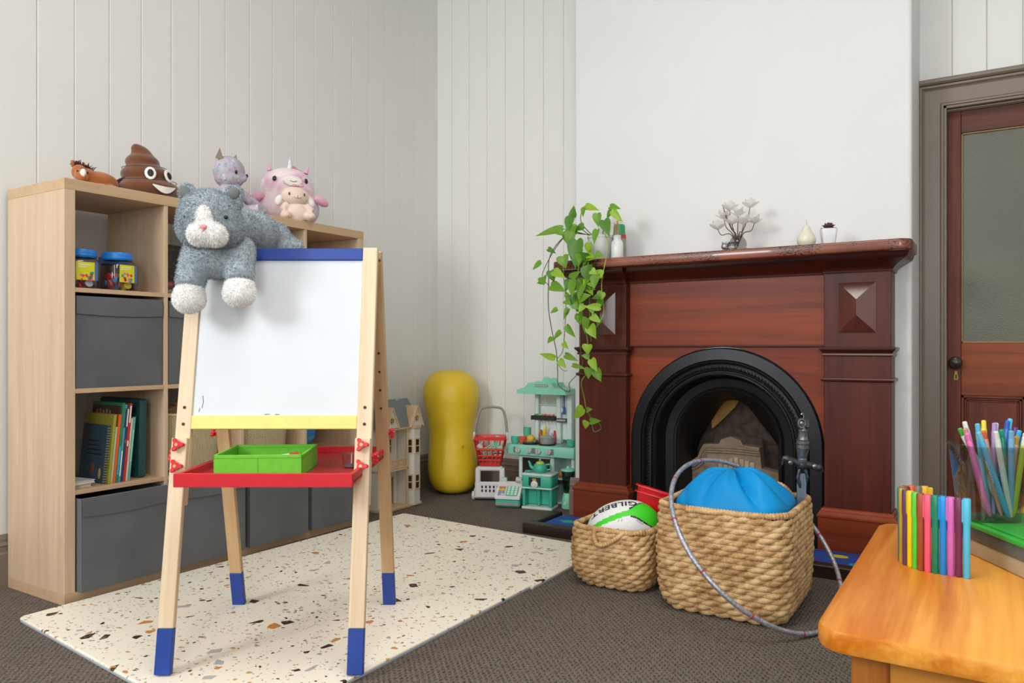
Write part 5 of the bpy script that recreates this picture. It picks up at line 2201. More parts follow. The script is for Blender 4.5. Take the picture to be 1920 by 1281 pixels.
for k, (x, y, c, lb) in enumerate(((-.165, -.035, '4fb79a', 'mint toy cup at the counter edge'), (-.125, -.02, 'cf5a4e', 'red toy cup just behind the mint cup'), (.185, -.03, '4fb79a', 'mint toy cup beside the kitchen sink'))):
    o = kthing('toy_cup', lb, 'cup', x, y, .3285, radians(40))
    g = G()
    g.lathe([(.017, 0), (.023, .012), (.025, .040), (.0235, .040), (.020, .012), (0, .004)], 20)
    g.obj('cup_body', P(c, .42), o)
    g = G()
    g.tube(curve_pts([(.022, 0, .034), (.038, 0, .032), (.038, 0, .014), (.021, 0, .012)], 4), .003, 6)
    g.obj('handle', P(c, .42), o)
# play food inside the oven and the side shelf
for k in range(7):
    x = -.10 + k * .023
    g = G()
    g.ell((0, 0, 0), (.012, .012, .016 + .004 * (k % 2)), 12, 8)
    c = ['c8653a', 'd8b04a', 'b8483c', '6a7a9c', 'd07a3c', 'c05a3a', 'd69a3c'][k]
    o = g.obj('play_food', P(c, .5))
    o.matrix_world = KM @ TR(x, .02 + .01 * (k % 3), .163 + .004 * (k % 2))
    tag(o, ('terracotta', 'mustard', 'brick red', 'slate blue', 'orange', 'rust', 'amber')[k] + ' play food piece behind the oven window', 'toy food', 'play food in the toy oven')
for k, (c, lb, x) in enumerate((('c8722c', 'orange toy carrot in the kitchen side shelf', .110), ('e0dedc', 'white toy onion in the kitchen side shelf', .145))):
    g = G()
    g.ell((0, 0, 0), (.014, .014, .018), 12, 8)
    g.tube([(0, 0, .015), (.004, 0, .032)], [.006, .001], 8)
    o = g.obj('toy_carrot' if k == 0 else 'toy_onion', P(c, .5))
    o.matrix_world = KM @ TR(x, .0, .163)
    tag(o, lb, 'toy food')
kbox('side_shelf_tray', P('2d2b2a', .6), (.085, .18, -.025, .08, .118, .134))

# ------------------------------------------------------------------ toy coffee maker with teapot, and blender
cm = thing('toy_coffee_maker', 'mint toy coffee maker with round dial in front of the kitchen', 'toy coffee maker', (-2.112, 3.645, 0), radians(10))
g = G()
g.rslab(-.090, .090, -.062, .062, 0, .014, .012, .004, 4)
g.obj('base', P('c9d2cc', .45), cm)
g = G()
g.box(-.084, .084, -.005, .058, .014, .12, .008)
g.box(-.086, -.070, -.052, .0, .014, .12, .005)
g.box(.070, .086, -.052, .0, .014, .12, .005)
g.box(-.010, .010, -.030, .0, .014, .12, .006)
g.obj('column', mint_d, cm)
g = G()
g.rslab(-.088, .088, -.060, .062, .118, .186, .016, .006, 5)
ub = g.obj('upper_body', mint_d, cm)
g = G()
g.rslab(-.090, .090, -.062, .064, .184, .194, .016, .003, 5)
g.rslab(-.090, .090, -.062, .064, .112, .120, .016, .003, 5)
g.obj('rim', P('c9d6ce', .45), cm)
g = G()
g.box(-.045, .025, -.0625, -.059, .130, .176, .002)
dp = g.obj('display_panel', P('262624', .4), ub)
g = G()
g.box(-.022, .0, -.0635, -.062, .158, .170, .001)
g.obj('display_window', P('a9a03c', .4), dp)
g = G()
g.lathe([(.021, 0), (.019, .008), (.012, .010), (.010, .014), (0, .014)], 20, TR(-.010, -.061, .138, radians(90)))
g.obj('dial', P('d6d8d4', .35), dp)
for x in (-.045, .040):
    g = G()
    g.lathe([(.022, .014), (.022, .016), (0, .016)], 18, TR(x, -.035, 0))
    g.obj('drip_plate', P('a9d9c6', .45), cm)
tp = thing('toy_teapot', 'mint toy teapot with yellow lid on the coffee maker', 'toy teapot', (-2.112, 3.645, .1945), radians(15))
g = G()
g.lathe([(.026, 0), (.036, .010), (.040, .024), (.034, .042), (.022, .052), (0, .054)], 24)
g.obj('pot_body', mint_d, tp)
g = G()
g.tube(curve_pts([(-.032, 0, .020), (-.052, 0, .030), (-.060, 0, .052), (-.068, 0, .060)], 4), [.010 - .0004 * i for i in range(13)], 10)
g.obj('spout', mint_d, tp)
g = G()
g.tube(curve_pts([(.034, 0, .044), (.058, 0, .046), (.060, 0, .022), (.038, 0, .016)], 5), .0045, 8)
g.obj('handle', mint_d, tp)
g = G()
g.lathe([(.024, .050), (.020, .058), (.008, .063), (0, .063)], 20)
ld = g.obj('lid', P('c9bf3a', .45), tp)
g = G()
g.ell((0, 0, .069), (.007, .007, .008), 12, 8)
g.obj('lid_knob', mint_d, ld)
sc = thing('toy_saucer', 'mint toy saucer beside the teapot on the coffee maker', 'saucer', (-2.172, 3.622, .1945))
g = G()
g.lathe([(.014, 0), (.024, .007), (.0235, .008), (.013, .002), (0, .002)], 20)
g.obj('plate', mint_d, sc)
bl = thing('toy_blender', 'mint toy blender with clear jug beside the coffee maker', 'toy blender', (-1.978, 3.722, 0))
g = G()
g.lathe([(.036, 0), (.038, .006), (.034, .05), (.028, .078), (.022, .084), (0, .084)], 24)
g.obj('base', mint, bl)
g = G()
g.lathe([(.012, 0), (.010, .006), (0, .007)], 14, TR(0, -.033, .03, radians(80)))
g.obj('switch_dial', P('a9cdbf', .4), bl)
g = G()
g.lathe([(.022, .084), (.026, .10), (.038, .205), (.036, .205), (.024, .102), (0, .088)], 24)
g.obj('jug', clear('pale_green_jug', 'cfe4da', .85), bl)
g = G()
g.lathe([(.040, .204), (.042, .208), (.040, .214), (.020, .218), (.010, .222), (.008, .23), (0, .231)], 24)
g.obj('lid', mint, bl)
# ================================================================== things on the mantel shelf
MZ = 1.311
# --- trailing pothos
pot_pl = thing('trailing_pothos', 'trailing green pothos plant in white pot at the mantel end', 'plant', (-1.650, 3.445, MZ))
PO = Vector((-1.650, 3.445, MZ))
g = G()
g.lathe([(.045, 0), (.048, .004), (.062, .115), (.065, .118), (.065, .128), (.060, .128), (.056, .10), (0, .10)], 28)
g.obj('pot', plain('white_glazed_pot', 'dfe0de', .3), pot_pl)
g = G()
g.lathe([(.056, .098), (.04, .108), (0, .112)], 20)
g.obj('soil', plain('potting_soil', '33261c', .95, bmp=.5), pot_pl)
VINES = [[[-1.673, 1.472], [-1.772, 1.443], [-1.836, 1.339], [-1.85, 1.208], [-1.852, 1.086], [-1.841, 0.972], [-1.807, 0.869], [-1.809, 0.766], [-1.793, 0.701], [-1.751, 0.669], [-1.73, 0.684], [-1.746, 0.711], [-1.693, 0.754], [-1.673, 0.805], [-1.673, 0.869], [-1.688, 1.044], [-1.683, 1.118], [-1.673, 1.2]], [[-1.673, 1.476], [-1.735, 1.481], [-1.748, 1.362], [-1.761, 1.27], [-1.761, 1.121], [-1.761, 0.99], [-1.777, 0.869], [-1.809, 0.822], [-1.777, 0.776], [-1.751, 0.772]], [[-1.581, 1.468], [-1.542, 1.384], [-1.542, 1.312], [-1.561, 1.186], [-1.561, 1.06], [-1.571, 1.006], [-1.602, 0.983], [-1.642, 0.998]], [[-1.622, 1.353], [-1.642, 1.281], [-1.652, 1.172], [-1.663, 1.044], [-1.647, 0.934], [-1.627, 0.824], [-1.632, 0.778], [-1.668, 0.722], [-1.663, 0.64], [-1.642, 0.595], [-1.627, 0.541], [-1.602, 0.487], [-1.576, 0.498], [-1.576, 0.53], [-1.602, 0.538]], [[-1.673, 1.467], [-1.772, 1.443], [-1.831, 1.377], [-1.874, 1.276], [-1.879, 1.229], [-1.852, 1.19]], [[-1.673, 1.467], [-1.767, 1.466], [-1.841, 1.481]], [[-1.652, 1.456], [-1.709, 1.507], [-1.699, 1.571], [-1.683, 1.583]], [[-1.602, 1.461], [-1.557, 1.52], [-1.547, 1.56]], [[-1.632, 1.354], [-1.627, 1.244], [-1.637, 1.116], [-1.622, 0.997], [-1.627, 0.915]], [[-1.663, 1.356], [-1.683, 1.238], [-1.688, 1.118], [-1.683, 1.007]]]
vine_g = plain('green_vine_stem', '6f8f36', .6)
vine_y = plain('yellow_green_vine_stem', 'a9b84a', .6)
vine_b = plain('brownish_vine_stem', '5d5a38', .7)
rr = random.Random(21)


def ydepth(z, x):
    """vines come forward over the mantel edge, then hang just in front of it"""
    if z > 1.36:
        return 3.36 - .06 * max(0, min(1, (1.56 - z) / .2)) if x > -1.80 else 3.32
    return 3.272 if z > 1.2 else 3.285


for k, vn in enumerate(VINES):
    pts = [(x - PO.x, ydepth(z, x) - PO.y + .012 * sin(3 * i + k), z - PO.z) for i, (x, z) in enumerate(vn)]
    if k not in (8, 9, 3):
        pts[0] = (pts[0][0] * .5, -.015, .125)
        pts.insert(1, (pts[1][0] * .45 + .0, -.055, max(.135, pts[1][2] * .7)))
    g = G()
    cp = curve_pts(pts, 5)
    g.tube(cp, [.0026 - .0010 * i / len(cp) for i in range(len(cp))], 5)
    g.obj('vine_stem', [vine_b, vine_g, vine_y, vine_g, vine_b, vine_g, vine_b, vine_g, vine_g, vine_g][k], pot_pl)
LEAVES = [[-1.793, 1.47, -1.923, 1.452, 0.034], [-1.819, 1.463, -1.772, 1.437, 0.03], [-1.737, 1.525, -1.737, 1.573, 0.039], [-1.678, 1.575, -1.61, 1.551, 0.029], [-1.678, 1.564, -1.688, 1.528, 0.029], [-1.754, 1.527, -1.761, 1.458, 0.041], [-1.724, 1.482, -1.733, 1.437, 0.038], [-1.733, 1.446, -1.74, 1.378, 0.044], [-1.699, 1.404, -1.702, 1.288, 0.067], [-1.632, 1.386, -1.634, 1.332, 0.039], [-1.59, 1.446, -1.6, 1.384, 0.034], [-1.562, 1.491, -1.53, 1.421, 0.044], [-1.612, 1.532, -1.61, 1.477, 0.038], [-1.547, 1.56, -1.488, 1.543, 0.026], [-1.534, 1.538, -1.557, 1.504, 0.027], [-1.522, 1.534, -1.481, 1.484, 0.029], [-1.574, 1.325, -1.532, 1.309, 0.026], [-1.86, 1.374, -1.822, 1.353, 0.021], [-1.868, 1.302, -1.912, 1.274, 0.026], [-1.761, 1.328, -1.747, 1.278, 0.051], [-1.822, 1.26, -1.809, 1.213, 0.039], [-1.796, 1.253, -1.733, 1.225, 0.038], [-1.825, 1.187, -1.751, 1.164, 0.046], [-1.719, 1.208, -1.733, 1.163, 0.038], [-1.691, 1.202, -1.688, 1.131, 0.043], [-1.65, 1.207, -1.661, 1.121, 0.044], [-1.627, 1.27, -1.612, 1.196, 0.056], [-1.594, 1.248, -1.574, 1.235, 0.029], [-1.57, 1.221, -1.574, 1.167, 0.038], [-1.727, 1.137, -1.702, 1.081, 0.036], [-1.745, 1.112, -1.712, 1.095, 0.029], [-1.733, 1.074, -1.754, 1.028, 0.026], [-1.57, 1.127, -1.607, 1.121, 0.024], [-1.56, 1.075, -1.627, 1.079, 0.029], [-1.61, 1.08, -1.6, 1.049, 0.029], [-1.673, 1.036, -1.671, 0.999, 0.031], [-1.63, 1.024, -1.647, 0.963, 0.039], [-1.612, 1.035, -1.57, 1.009, 0.031], [-1.617, 0.988, -1.59, 0.937, 0.046], [-1.737, 0.989, -1.697, 0.941, 0.029], [-1.764, 0.96, -1.8, 0.93, 0.029], [-1.758, 0.908, -1.729, 0.882, 0.022], [-1.8, 0.834, -1.879, 0.852, 0.026], [-1.754, 0.849, -1.693, 0.825, 0.026], [-1.709, 0.8, -1.642, 0.786, 0.019], [-1.63, 0.899, -1.632, 0.862, 0.043], [-1.6, 0.829, -1.57, 0.781, 0.034], [-1.617, 0.788, -1.622, 0.744, 0.036], [-1.59, 0.781, -1.564, 0.733, 0.038], [-1.787, 0.823, -1.754, 0.793, 0.029], [-1.65, 0.594, -1.7, 0.55, 0.043], [-1.632, 0.586, -1.606, 0.594, 0.022], [-1.617, 0.534, -1.566, 0.54, 0.026], [-1.627, 0.535, -1.64, 0.503, 0.031], [-1.714, 1.215, -1.663, 1.244, 0.034], [-1.663, 1.116, -1.612, 1.133, 0.038], [-1.699, 1.094, -1.673, 1.071, 0.031], [-1.642, 1.088, -1.663, 1.057, 0.029]]


def leaf_mat(name, c1, c2):
    m = plain(name, c1, .4, var=.12, scale=14)
    return translucent(m, .35)


lm_ = [leaf_mat('pothos_green', '76a52f', 0), leaf_mat('pothos_deep_green', '568a2a', 0), leaf_mat('pothos_lime', '9cc437', 0)]


def leaf_mesh(m):
    """heart-shaped leaf, base at origin, tip at x=1, half width 0.5 (y), folded and drooping"""
    out = [(0, 0), (-.07, .16), (-.06, .32), (.04, .46), (.20, .50), (.40, .44), (.62, .30), (.82, .13), (1, 0)]
    n = len(out)
    mid = [(i / (n - 1)) for i in range(n)]
    def zc(x, y):
        return .32 * abs(y) - .22 * max(0, x) ** 2
    vs = [(mid[i], 0, zc(mid[i], 0)) for i in range(n)]
    vs += [(x, y, zc(x, y)) for x, y in out] + [(x, -y, zc(x, y)) for x, y in out]
    fs = []
    for i in range(n - 1):
        fs += [(i, i + 1, n + i + 1, n + i), (i + 1, i, 2 * n + i, 2 * n + i + 1)]
    g = G()
    g.add(vs, fs)
    return g.mesh('leaf', m, 60)


lms = [leaf_mesh(m) for m in lm_]
for k, (x0, z0, x1, z1, w) in enumerate(LEAVES):
    d = Vector((x1 - x0, 0, z1 - z0))
    L = d.length
    d.y = -L * rr.uniform(-.05, .45)
    d = d.normalized()
    n_ = Vector((rr.uniform(-.35, .35), -1, rr.uniform(.0, .5)))
    n_ = (n_ - d * n_.dot(d)).normalized()
    s_ = n_.cross(d)
    L, w = max(L, w * .95) * 1.2, w * 1.3
    yb = ydepth(z0, x0) - .012 - rr.uniform(0, .03)
    M_ = Matrix(((d.x * L, s_.x * w, n_.x * w, x0 - PO.x), (d.y * L, s_.y * w, n_.y * w, yb - PO.y), (d.z * L, s_.z * w, n_.z * w, z0 - PO.z), (0, 0, 0, 1)))
    idx = (0, 0, 1, 2, 0, 1)[k % 6] if z0 > 1.1 else (0, 2, 2, 0)[k % 4]
    o = link('leaf', lms[idx], pot_pl)
    o.matrix_local = M_

for k in range(46):                     # younger leaves along the stems
    vn = VINES[(0, 1, 3, 8, 9, 2, 4, 8, 9, 3)[k % 10]]
    pts = [p for p in vn if p[1] > (1.0 if k % 3 else .8)]
    i = rr.randrange(len(pts) - 1)
    t = rr.random()
    x0, z0 = pts[i][0] + (pts[i + 1][0] - pts[i][0]) * t, pts[i][1] + (pts[i + 1][1] - pts[i][1]) * t
    d = Vector((rr.uniform(-1, 1), rr.uniform(-.9, 0), rr.uniform(-1.4, .3))).normalized()
    n_ = Vector((rr.uniform(-.5, .5), -1, rr.uniform(0, .7)))
    n_ = (n_ - d * n_.dot(d)).normalized()
    s_ = n_.cross(d)
    L = rr.uniform(.035, .070)
    w = L * rr.uniform(.7, .85)
    yb = ydepth(z0, x0) - .004
    o = link('leaf', lms[(0, 1, 0, 2)[k % 4]], pot_pl)
    o.matrix_local = Matrix(((d.x * L, s_.x * w, n_.x * w, x0 - PO.x), (d.y * L, s_.y * w, n_.y * w, yb - PO.y), (d.z * L, s_.z * w, n_.z * w, z0 - PO.z), (0, 0, 0, 1)))

# --- reed diffuser and green can
rd = thing('reed_diffuser', 'white bottle reed diffuser beside the pothos on the mantel', 'diffuser', (-1.543, 3.41, MZ))
g = G()
g.lathe([(.028, 0), (.030, .003), (.030, .078), (.026, .090), (.019, .098), (.018, .120), (.014, .120), (.012, .10), (0, .10)], 26)
g.obj('bottle', plain('white_gloss_ceramic', 'e6e8e8', .2), rd)
for k in range(4):
    g = G()
    a = k * 1.6
    g.tube([(.006 * cos(a), .006 * sin(a), .10), (-.006 + .010 * cos(a), .010 * sin(a), .200 - .008 * k)], .0022, 6)
    g.obj('reed', wood('diffuser_reed', 'b88a58', 'd0a674', 'z', 10), rd)
gc = thing('spray_can', 'green and red spray can behind the white reed diffuser', 'can', (-1.572, 3.50, MZ))
g = G()
g.lathe([(.033, 0), (.033, .128), (.031, .132)], 24)
g.obj('can_body', plain('grey_green_can', '8f8f80', .4), gc)
g = G()
g.lathe([(.0335, .115), (.0335, .134)], 24)
g.obj('red_band', P('b8383a', .4), gc)
g = G()
g.lathe([(.033, .134), (.030, .140), (.028, .180), (.024, .186), (0, .187)], 24)
g.obj('cap', P('2f8f58', .4), gc)

# --- vase of white blossom with silver cat ornament
gl = clear('vase_glass', 'f0f0ee', .95)
vs_ = thing('blossom_vase', 'round glass vase of white magnolia sprays on the mantel', 'vase', (-.965, 3.43, MZ))
g = G()
g.lathe([(.022, 0), (.034, .010), (.041, .030), (.038, .052), (.026, .068), (.022, .078), (.0205, .078), (.024, .067), (.036, .050), (.038, .03), (.032, .012), (0, .004)], 28)
g.obj('glass_body', gl, vs_)
stem_m = plain('brown_twig', '6b5344', .8)
pet_m = translucent(plain('white_petal', 'f4f2ee', .6), .5)
tops = [(-.060, -.01, .160), (-.030, -.02, .195), (.010, -.025, .165), (.058, -.01, .200), (.075, .0, .130), (-.088, -.01, .115), (.035, -.03, .125), (-.015, -.03, .130)]
pet = G()
pr_ = [(0, .1), (.25, .36), (.55, .46), (.8, .34), (1, .05)]
vv = []
for u, w in pr_:
    for s_ in (-1, -.5, 0, .5, 1):
        vv.append((u, w * s_, .30 * u * u + .35 * (w * s_) ** 2 * 2))
ff = [(i * 5 + j, i * 5 + j + 1, i * 5 + j + 6, i * 5 + j + 5) for i in range(4) for j in range(4)]
pet.add(vv, ff)
ptm = pet.mesh('petal', pet_m, 60)
for k, t_ in enumerate(tops):
    g = G()
    g.tube(curve_pts([(0, 0, .03), (t_[0] * .35, t_[1] * .5, .085), (t_[0] * .8, t_[1], t_[2] * .72), t_], 4), [.0028 - .0001 * i for i in range(13)], 5)
    st = g.obj('twig', stem_m, vs_)
    for q in range(6):
        a = q * pi / 3 + k
        el = radians(14 if q % 2 else 44)
        d = Vector((cos(a) * cos(el), sin(a) * cos(el), sin(el)))
        n_ = Vector((-cos(a) * sin(el), -sin(a) * sin(el), cos(el)))
        s_ = n_.cross(d)
        L, w = .046, .044
        o = link('petal', ptm, st)
        o.matrix_local = Matrix(((d.x * L, s_.x * w, n_.x * w, t_[0]), (d.y * L, s_.y * w, n_.y * w, t_[1]), (d.z * L, s_.z * w, n_.z * w, t_[2] - .006), (0, 0, 0, 1)))
g = G()
g.tube([(-.02, -.015, .10), (-.042, -.03, .16), (-.055, -.035, .205)], [.003, .004, .0015], 6)
g.obj('bare_twig', stem_m, vs_)
oc = thing('cat_ornament', 'small striped silver cat ornament in front of the vase', 'ornament', (-.985, 3.375, MZ))
sil = plain('antique_silver', '9a9a98', .35, .8, var=.2)
g = G()
g.ell((.008, 0, .020), (.026, .016, .021), 16, 10)
g.ell((-.022, -.004, .024), (.015, .013, .015), 14, 10)
g.ell((-.030, -.006, .040), (.004, .004, .007), 8, 6)
g.ell((-.014, -.006, .040), (.004, .004, .007), 8, 6)
blob(g, 'body', sil, oc, .0025, 2)
for k in range(6):
    g = G()
    x = -.008 + k * .0075
    g.tube([(x + .006 * sin(a) , .0175 * cos(a) * 1.0, .020 + .0215 * sin(a)) for a in [pi * i / 10 for i in range(11)]], .0016, 5)
    g.obj('stripe', P('2b2b2c', .5), oc)
g = G()
g.tube([(.03, .0, .006), (.0, -.02, .004), (-.04, -.018, .004)], [.004, .004, .002], 6)
g.obj('tail', sil, oc)
gd = thing('gold_ornament', 'tiny gold bead ornament right beside the glass vase', 'ornament', (-.915, 3.385, MZ))
g = G()
g.ell((0, 0, .007), (.008, .008, .007), 12, 8)
g.ell((.012, 0, .006), (.006, .006, .006), 12, 8)
g.obj('bead', plain('polished_gold', 'c39a3e', .25, .9), gd)

# --- pear candle
pe = thing('pear_candle', 'cream pear-shaped candle on the mantel shelf', 'candle', (-.668, 3.41, MZ))
g = G()
pp = curve_pts([(.012, 0, 0), (.028, 0, .004), (.037, 0, .020), (.038, 0, .036), (.032, 0, .052), (.021, 0, .070), (.015, 0, .084), (.009, 0, .093), (.001, 0, .096)], 3)
g.lathe([(max(p.x, 0), p.z) for p in pp], 28)
g.obj('wax_body', plain('cream_wax', 'ddd8c4', .3, sss=.1), pe)
g = G()
g.tube([(0, 0, .094), (.001, 0, .106), (-.001, 0, .118)], .0012, 6)
g.obj('wick', P('b9b5a6', .8), pe)
# --- succulent
su = thing('potted_succulent', 'dark purple succulent in a square white pot on the mantel', 'plant', (-.580, 3.41, MZ), radians(20))
g = G()
def sq(r, z, k=.92):
    return [(r * (abs(cos(a)) ** .35) * (1 if cos(a) >= 0 else -1) * .85, r * (abs(sin(a)) ** .35) * (1 if sin(a) >= 0 else -1) * .85, z) for a in [2 * pi * i / 32 for i in range(32)]]
g.loft([sq(.026, 0), sq(.028, .003), sq(.038, .068), sq(.038, .071), sq(.034, .071), sq(.032, .060)])
g.obj('pot', plain('white_matt_pot', 'e6e8ea', .4), su)
pm_ = plain('purple_leaf', '5d3f46', .55, var=.15)
lg = G()
lg.ell((.5, 0, 0), (.5, .20, .09), 8, 6)
lgm = lg.mesh('succulent_leaf', pm_, 60)
for ring_, (n_, el, L) in enumerate(((11, 12, .034), (9, 32, .032), (7, 52, .027), (5, 72, .020))):
    for q in range(n_):
        a = 2 * pi * q / n_ + ring_ * .4
        o = link('leaf', lgm, su)
        o.matrix_local = Matrix.Translation((0, 0, .068 + .004 * ring_)) @ Matrix.Rotation(a, 4, 'Z') @ Matrix.Rotation(-radians(el), 4, 'Y') @ Matrix.Scale(L, 4)
# ================================================================== woven baskets
wick, nt, b = newmat('seagrass_strand')
v = coords(nt, (1, 1, 1), False)
n1 = N(nt, 'ShaderNodeTexNoise', i_Scale=26.0, i_Detail=3.0)
n2 = N(nt, 'ShaderNodeTexNoise', i_Scale=160.0, i_Detail=2.0)
for q in (n1, n2):
    nt.links.new(v, q.inputs['Vector'])
ad = N(nt, 'ShaderNodeMath', operation='MULTIPLY_ADD')
ad.inputs[1].default_value = .35
nt.links.new(n2.outputs['Fac'], ad.inputs[0])
nt.links.new(n1.outputs['Fac'], ad.inputs[2])
nt.links.new(ramp(nt, ad.outputs[0], [(0.42, '8f683c'), (0.62, 'c09663'), (0.82, 'd9b685')]), b.inputs['Base Color'])
b.inputs['Roughness'].default_value = .65
bump(nt, b, n2.outputs['Fac'], .3, .002)
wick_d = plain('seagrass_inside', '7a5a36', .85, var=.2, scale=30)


def rr_path(w, d, r, step):
    """points and outward normals around a rounded rectangle centred on the origin"""
    pts = []
    segs = []
    hx, hy = w / 2 - r, d / 2 - r
    corners = [(hx, -hy, -90), (hx, hy, 0), (-hx, hy, 90), (-hx, -hy, 180)]
    per = 2 * (2 * hx + 2 * hy) + 2 * pi * r
    n = int(per / step)
    # walk
    for i in range(n):
        s = per * i / n
        k = 0
        while True:
            cx, cy, a0 = corners[k % 4]
            nx_, ny_, _ = corners[(k + 1) % 4]
            al = pi * r / 2
            if s < al:
                a = radians(a0 + 90 * s / al)
                pts.append((cx + r * cos(a), cy + r * sin(a), cos(a), sin(a)))
                break
            s -= al
            L = sqrt((nx_ - cx) ** 2 + (ny_ - cy) ** 2)
            if s < L:
                a = radians(a0 + 90)
                t = s / L
                pts.append((cx + (nx_ - cx) * t + r * cos(a), cy + (ny_ - cy) * t + r * sin(a), cos(a), sin(a)))
                break
            s -= L
            k += 1
    return pts, per


def rope(g, pts, r, wrap=.011, closed=False, amp=.32, n=8, sub=3):
    """wrapped rope: rings of strand around a core"""
    cp = curve_pts(pts, sub, closed) if sub > 1 else [Vector(p) for p in pts]
    d, rs = 0.0, []
    fine = []
    for i in range(len(cp) - (0 if closed else 1)):
        a, c = cp[i], cp[(i + 1) % len(cp)]
        L = (c - a).length
        m = max(1, int(L / (wrap / 5)))
        for j in range(m):
            fine.append(a.lerp(c, j / m))
            rs.append(r * (1 + amp * (abs(sin(pi * d / wrap)) - .6)))
            d += L / m
    if not closed:
        fine.append(cp[-1])
        rs.append(r)
    g.tube(fine, rs, n, closed, up=(0, 0, 1) if closed else None)


def basket(name, label, loc, rz, w, d, h, rows, pitch, handles, seed):
    o = thing(name, label, 'basket', loc, rz, 'woven seagrass baskets by the fireplace')
    rg = random.Random(seed)
    g = G()
    rowh = (h - .018) / rows
    for i in range(rows):
        z = .006 + rowh * (i + .5)
        t = z / h
        ins = .028 * max(0, 1 - z / .06) ** 1.6 + .006 * (1 - t) - .010 * sin(pi * t)
        pts, per = rr_path(w - 2 * ins, d - 2 * ins, .065, .0085)
        k = max(4, int(round(per / pitch / 2)) * 2)
        ph = (i % 2) * pi / 2 + rg.uniform(-.15, .15)
        for strand in (0, 1):
            path, rs = [], []
            for q, (x, y, nx_, ny_) in enumerate(pts):
                s = q / len(pts) * k * pi + ph + strand * pi
                off = .0052 * cos(s)
                dz = .0052 * sin(s) * (rowh / .02)
                path.append((x + nx_ * off, y + ny_ * off, z + dz))
                rs.append(rowh * (.435 + .11 * cos(s)) * rg.uniform(.96, 1.04))
            g.tube(path, rs, 6, closed=True, flat=.70, up=(0, 0, 1))
    wv = g.obj('weave', wick, o, 60)
    wv['kind'] = 'stuff'
    # stakes
    g = G()
    pts, per = rr_path(w - .004, d - .004, .06, per / 200)
    ks = max(4, int(round(per / pitch)))
    for q in range(ks):
        x, y, nx_, ny_ = pts[int(q * len(pts) / ks) % len(pts)]
        g.tube([(x - nx_ * .012, y - ny_ * .012, .02), (x - nx_ * .002, y - ny_ * .002, h * .5), (x - nx_ * .002, y - ny_ * .002, h)], .0032, 5)
    st = g.obj('stakes', plain('pale_stake', 'c9a878', .7), o)
    st['kind'] = 'stuff'
    # inner lining
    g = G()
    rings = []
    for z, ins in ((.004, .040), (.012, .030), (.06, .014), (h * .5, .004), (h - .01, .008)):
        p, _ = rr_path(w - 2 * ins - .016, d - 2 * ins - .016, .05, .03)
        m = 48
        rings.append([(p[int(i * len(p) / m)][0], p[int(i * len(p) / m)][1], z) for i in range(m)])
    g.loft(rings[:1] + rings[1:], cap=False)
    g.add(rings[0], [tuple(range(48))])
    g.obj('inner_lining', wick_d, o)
    g = G()
    p, _ = rr_path(w - .004, d - .004, .06, .02)
    rope(g, [(x, y, h - .004 + .012 * (abs(x) / (w / 2)) ** 4 * (abs(y) / (d / 2)) ** 4) for x, y, _, _ in p], .0105, .0105, True, sub=2)
    g.obj('rim', wick, o, 60)
    for pts in handles:
        g = G()
        rope(g, pts, .0085, .0095, False, sub=6)
        g.obj('handle', wick, o, 60)
    return o


BBX, BBY = -.755, 2.660
basket('seagrass_basket', 'large square woven basket holding the blue cloth bag and sword', (BBX, BBY, 0), 0, .425, .41, .355, 18, .054,
       [[(.060, .195, .345), (.066, .19, .372), (.10, .185, .394), (.135, .19, .372), (.14, .195, .345)], [(-.11, -.202, .345), (-.08, -.215, .350), (-.02, -.215, .350), (.0, -.202, .345)]], 1)
SBX, SBY = -1.192, 2.690
basket('seagrass_basket', 'small woven basket holding the rugby ball', (SBX, SBY, 0), 0, .295, .31, .222, 12, .044,
       [[(-.045, -.155, .220), (-.040, -.170, .195), (-.020, -.180, .168), (.020, -.178, .180), (.050, -.172, .200), (.075, -.158, .222)]], 2)

# ------------------------------------------------------------------ blue cloth bag filling the big basket
bl_m, nt, b = newmat('bright_blue_satin_cloth')
b.inputs['Base Color'].default_value = lin('0d93d6')
v = coords(nt)
n1 = N(nt, 'ShaderNodeTexNoise', i_Scale=5.0, i_Detail=2.0)
nt.links.new(v, n1.inputs['Vector'])
nt.links.new(ramp(nt, n1.outputs['Fac'], [(0.3, '0086c6'), (0.7, '0092d4')]), b.inputs['Base Color'])
b.inputs['Roughness'].default_value = .5
b.inputs['Specular IOR Level'].default_value = .25
cb = thing('cloth_bag', 'bright blue cloth bundle bulging out of the large basket', 'cloth bag', (BBX, BBY, 0))
g = G()
NU, NV = 44, 144
FOLDS = [(-62, .10, -.030), (-40, .16, .022), (-95, .22, .012), (-118, .09, -.016), (-150, .2, .012), (-20, .10, -.020), (5, .2, .018), (40, .15, -.02), (90, .3, .015), (140, .2, -.018), (175, .12, .012)]
rings = []
for i in range(NU + 1):
    t = i / NU
    ring = []
    for j in range(NV):
        a = 2 * pi * j / NV
        ca, sa = cos(a), sin(a)
        sup = (abs(ca) ** 3.2 + abs(sa) ** 3.2) ** (-1 / 3.2)
        rr_ = .196 * sup * t
        x, y = rr_ * ca, rr_ * sa * .97
        hgt = .354 + .108 * max(0, 1 - t ** 2.5)
        f1 = noise.noise(Vector((x * 9 + 3, y * 9, .3)))
        f2 = noise.noise(Vector((x * 24, y * 24 + 5, 1.3)))
        fold = 0.0
        for a_k, w_k, amp in FOLDS:
            dd = (a - radians(a_k) - .35 * (t - .5) + pi) % (2 * pi) - pi
            fold += amp * math.exp(-(dd / w_k) ** 2)
        hgt += fold * min(1, t * 1.6) * (1.12 - t) * 1.9 + .010 * f1 + .0025 * f2
        if t > .95:
            hgt -= .07 * (t - .95) / .05
        ring.append((x, y, hgt))
    rings.append(ring)
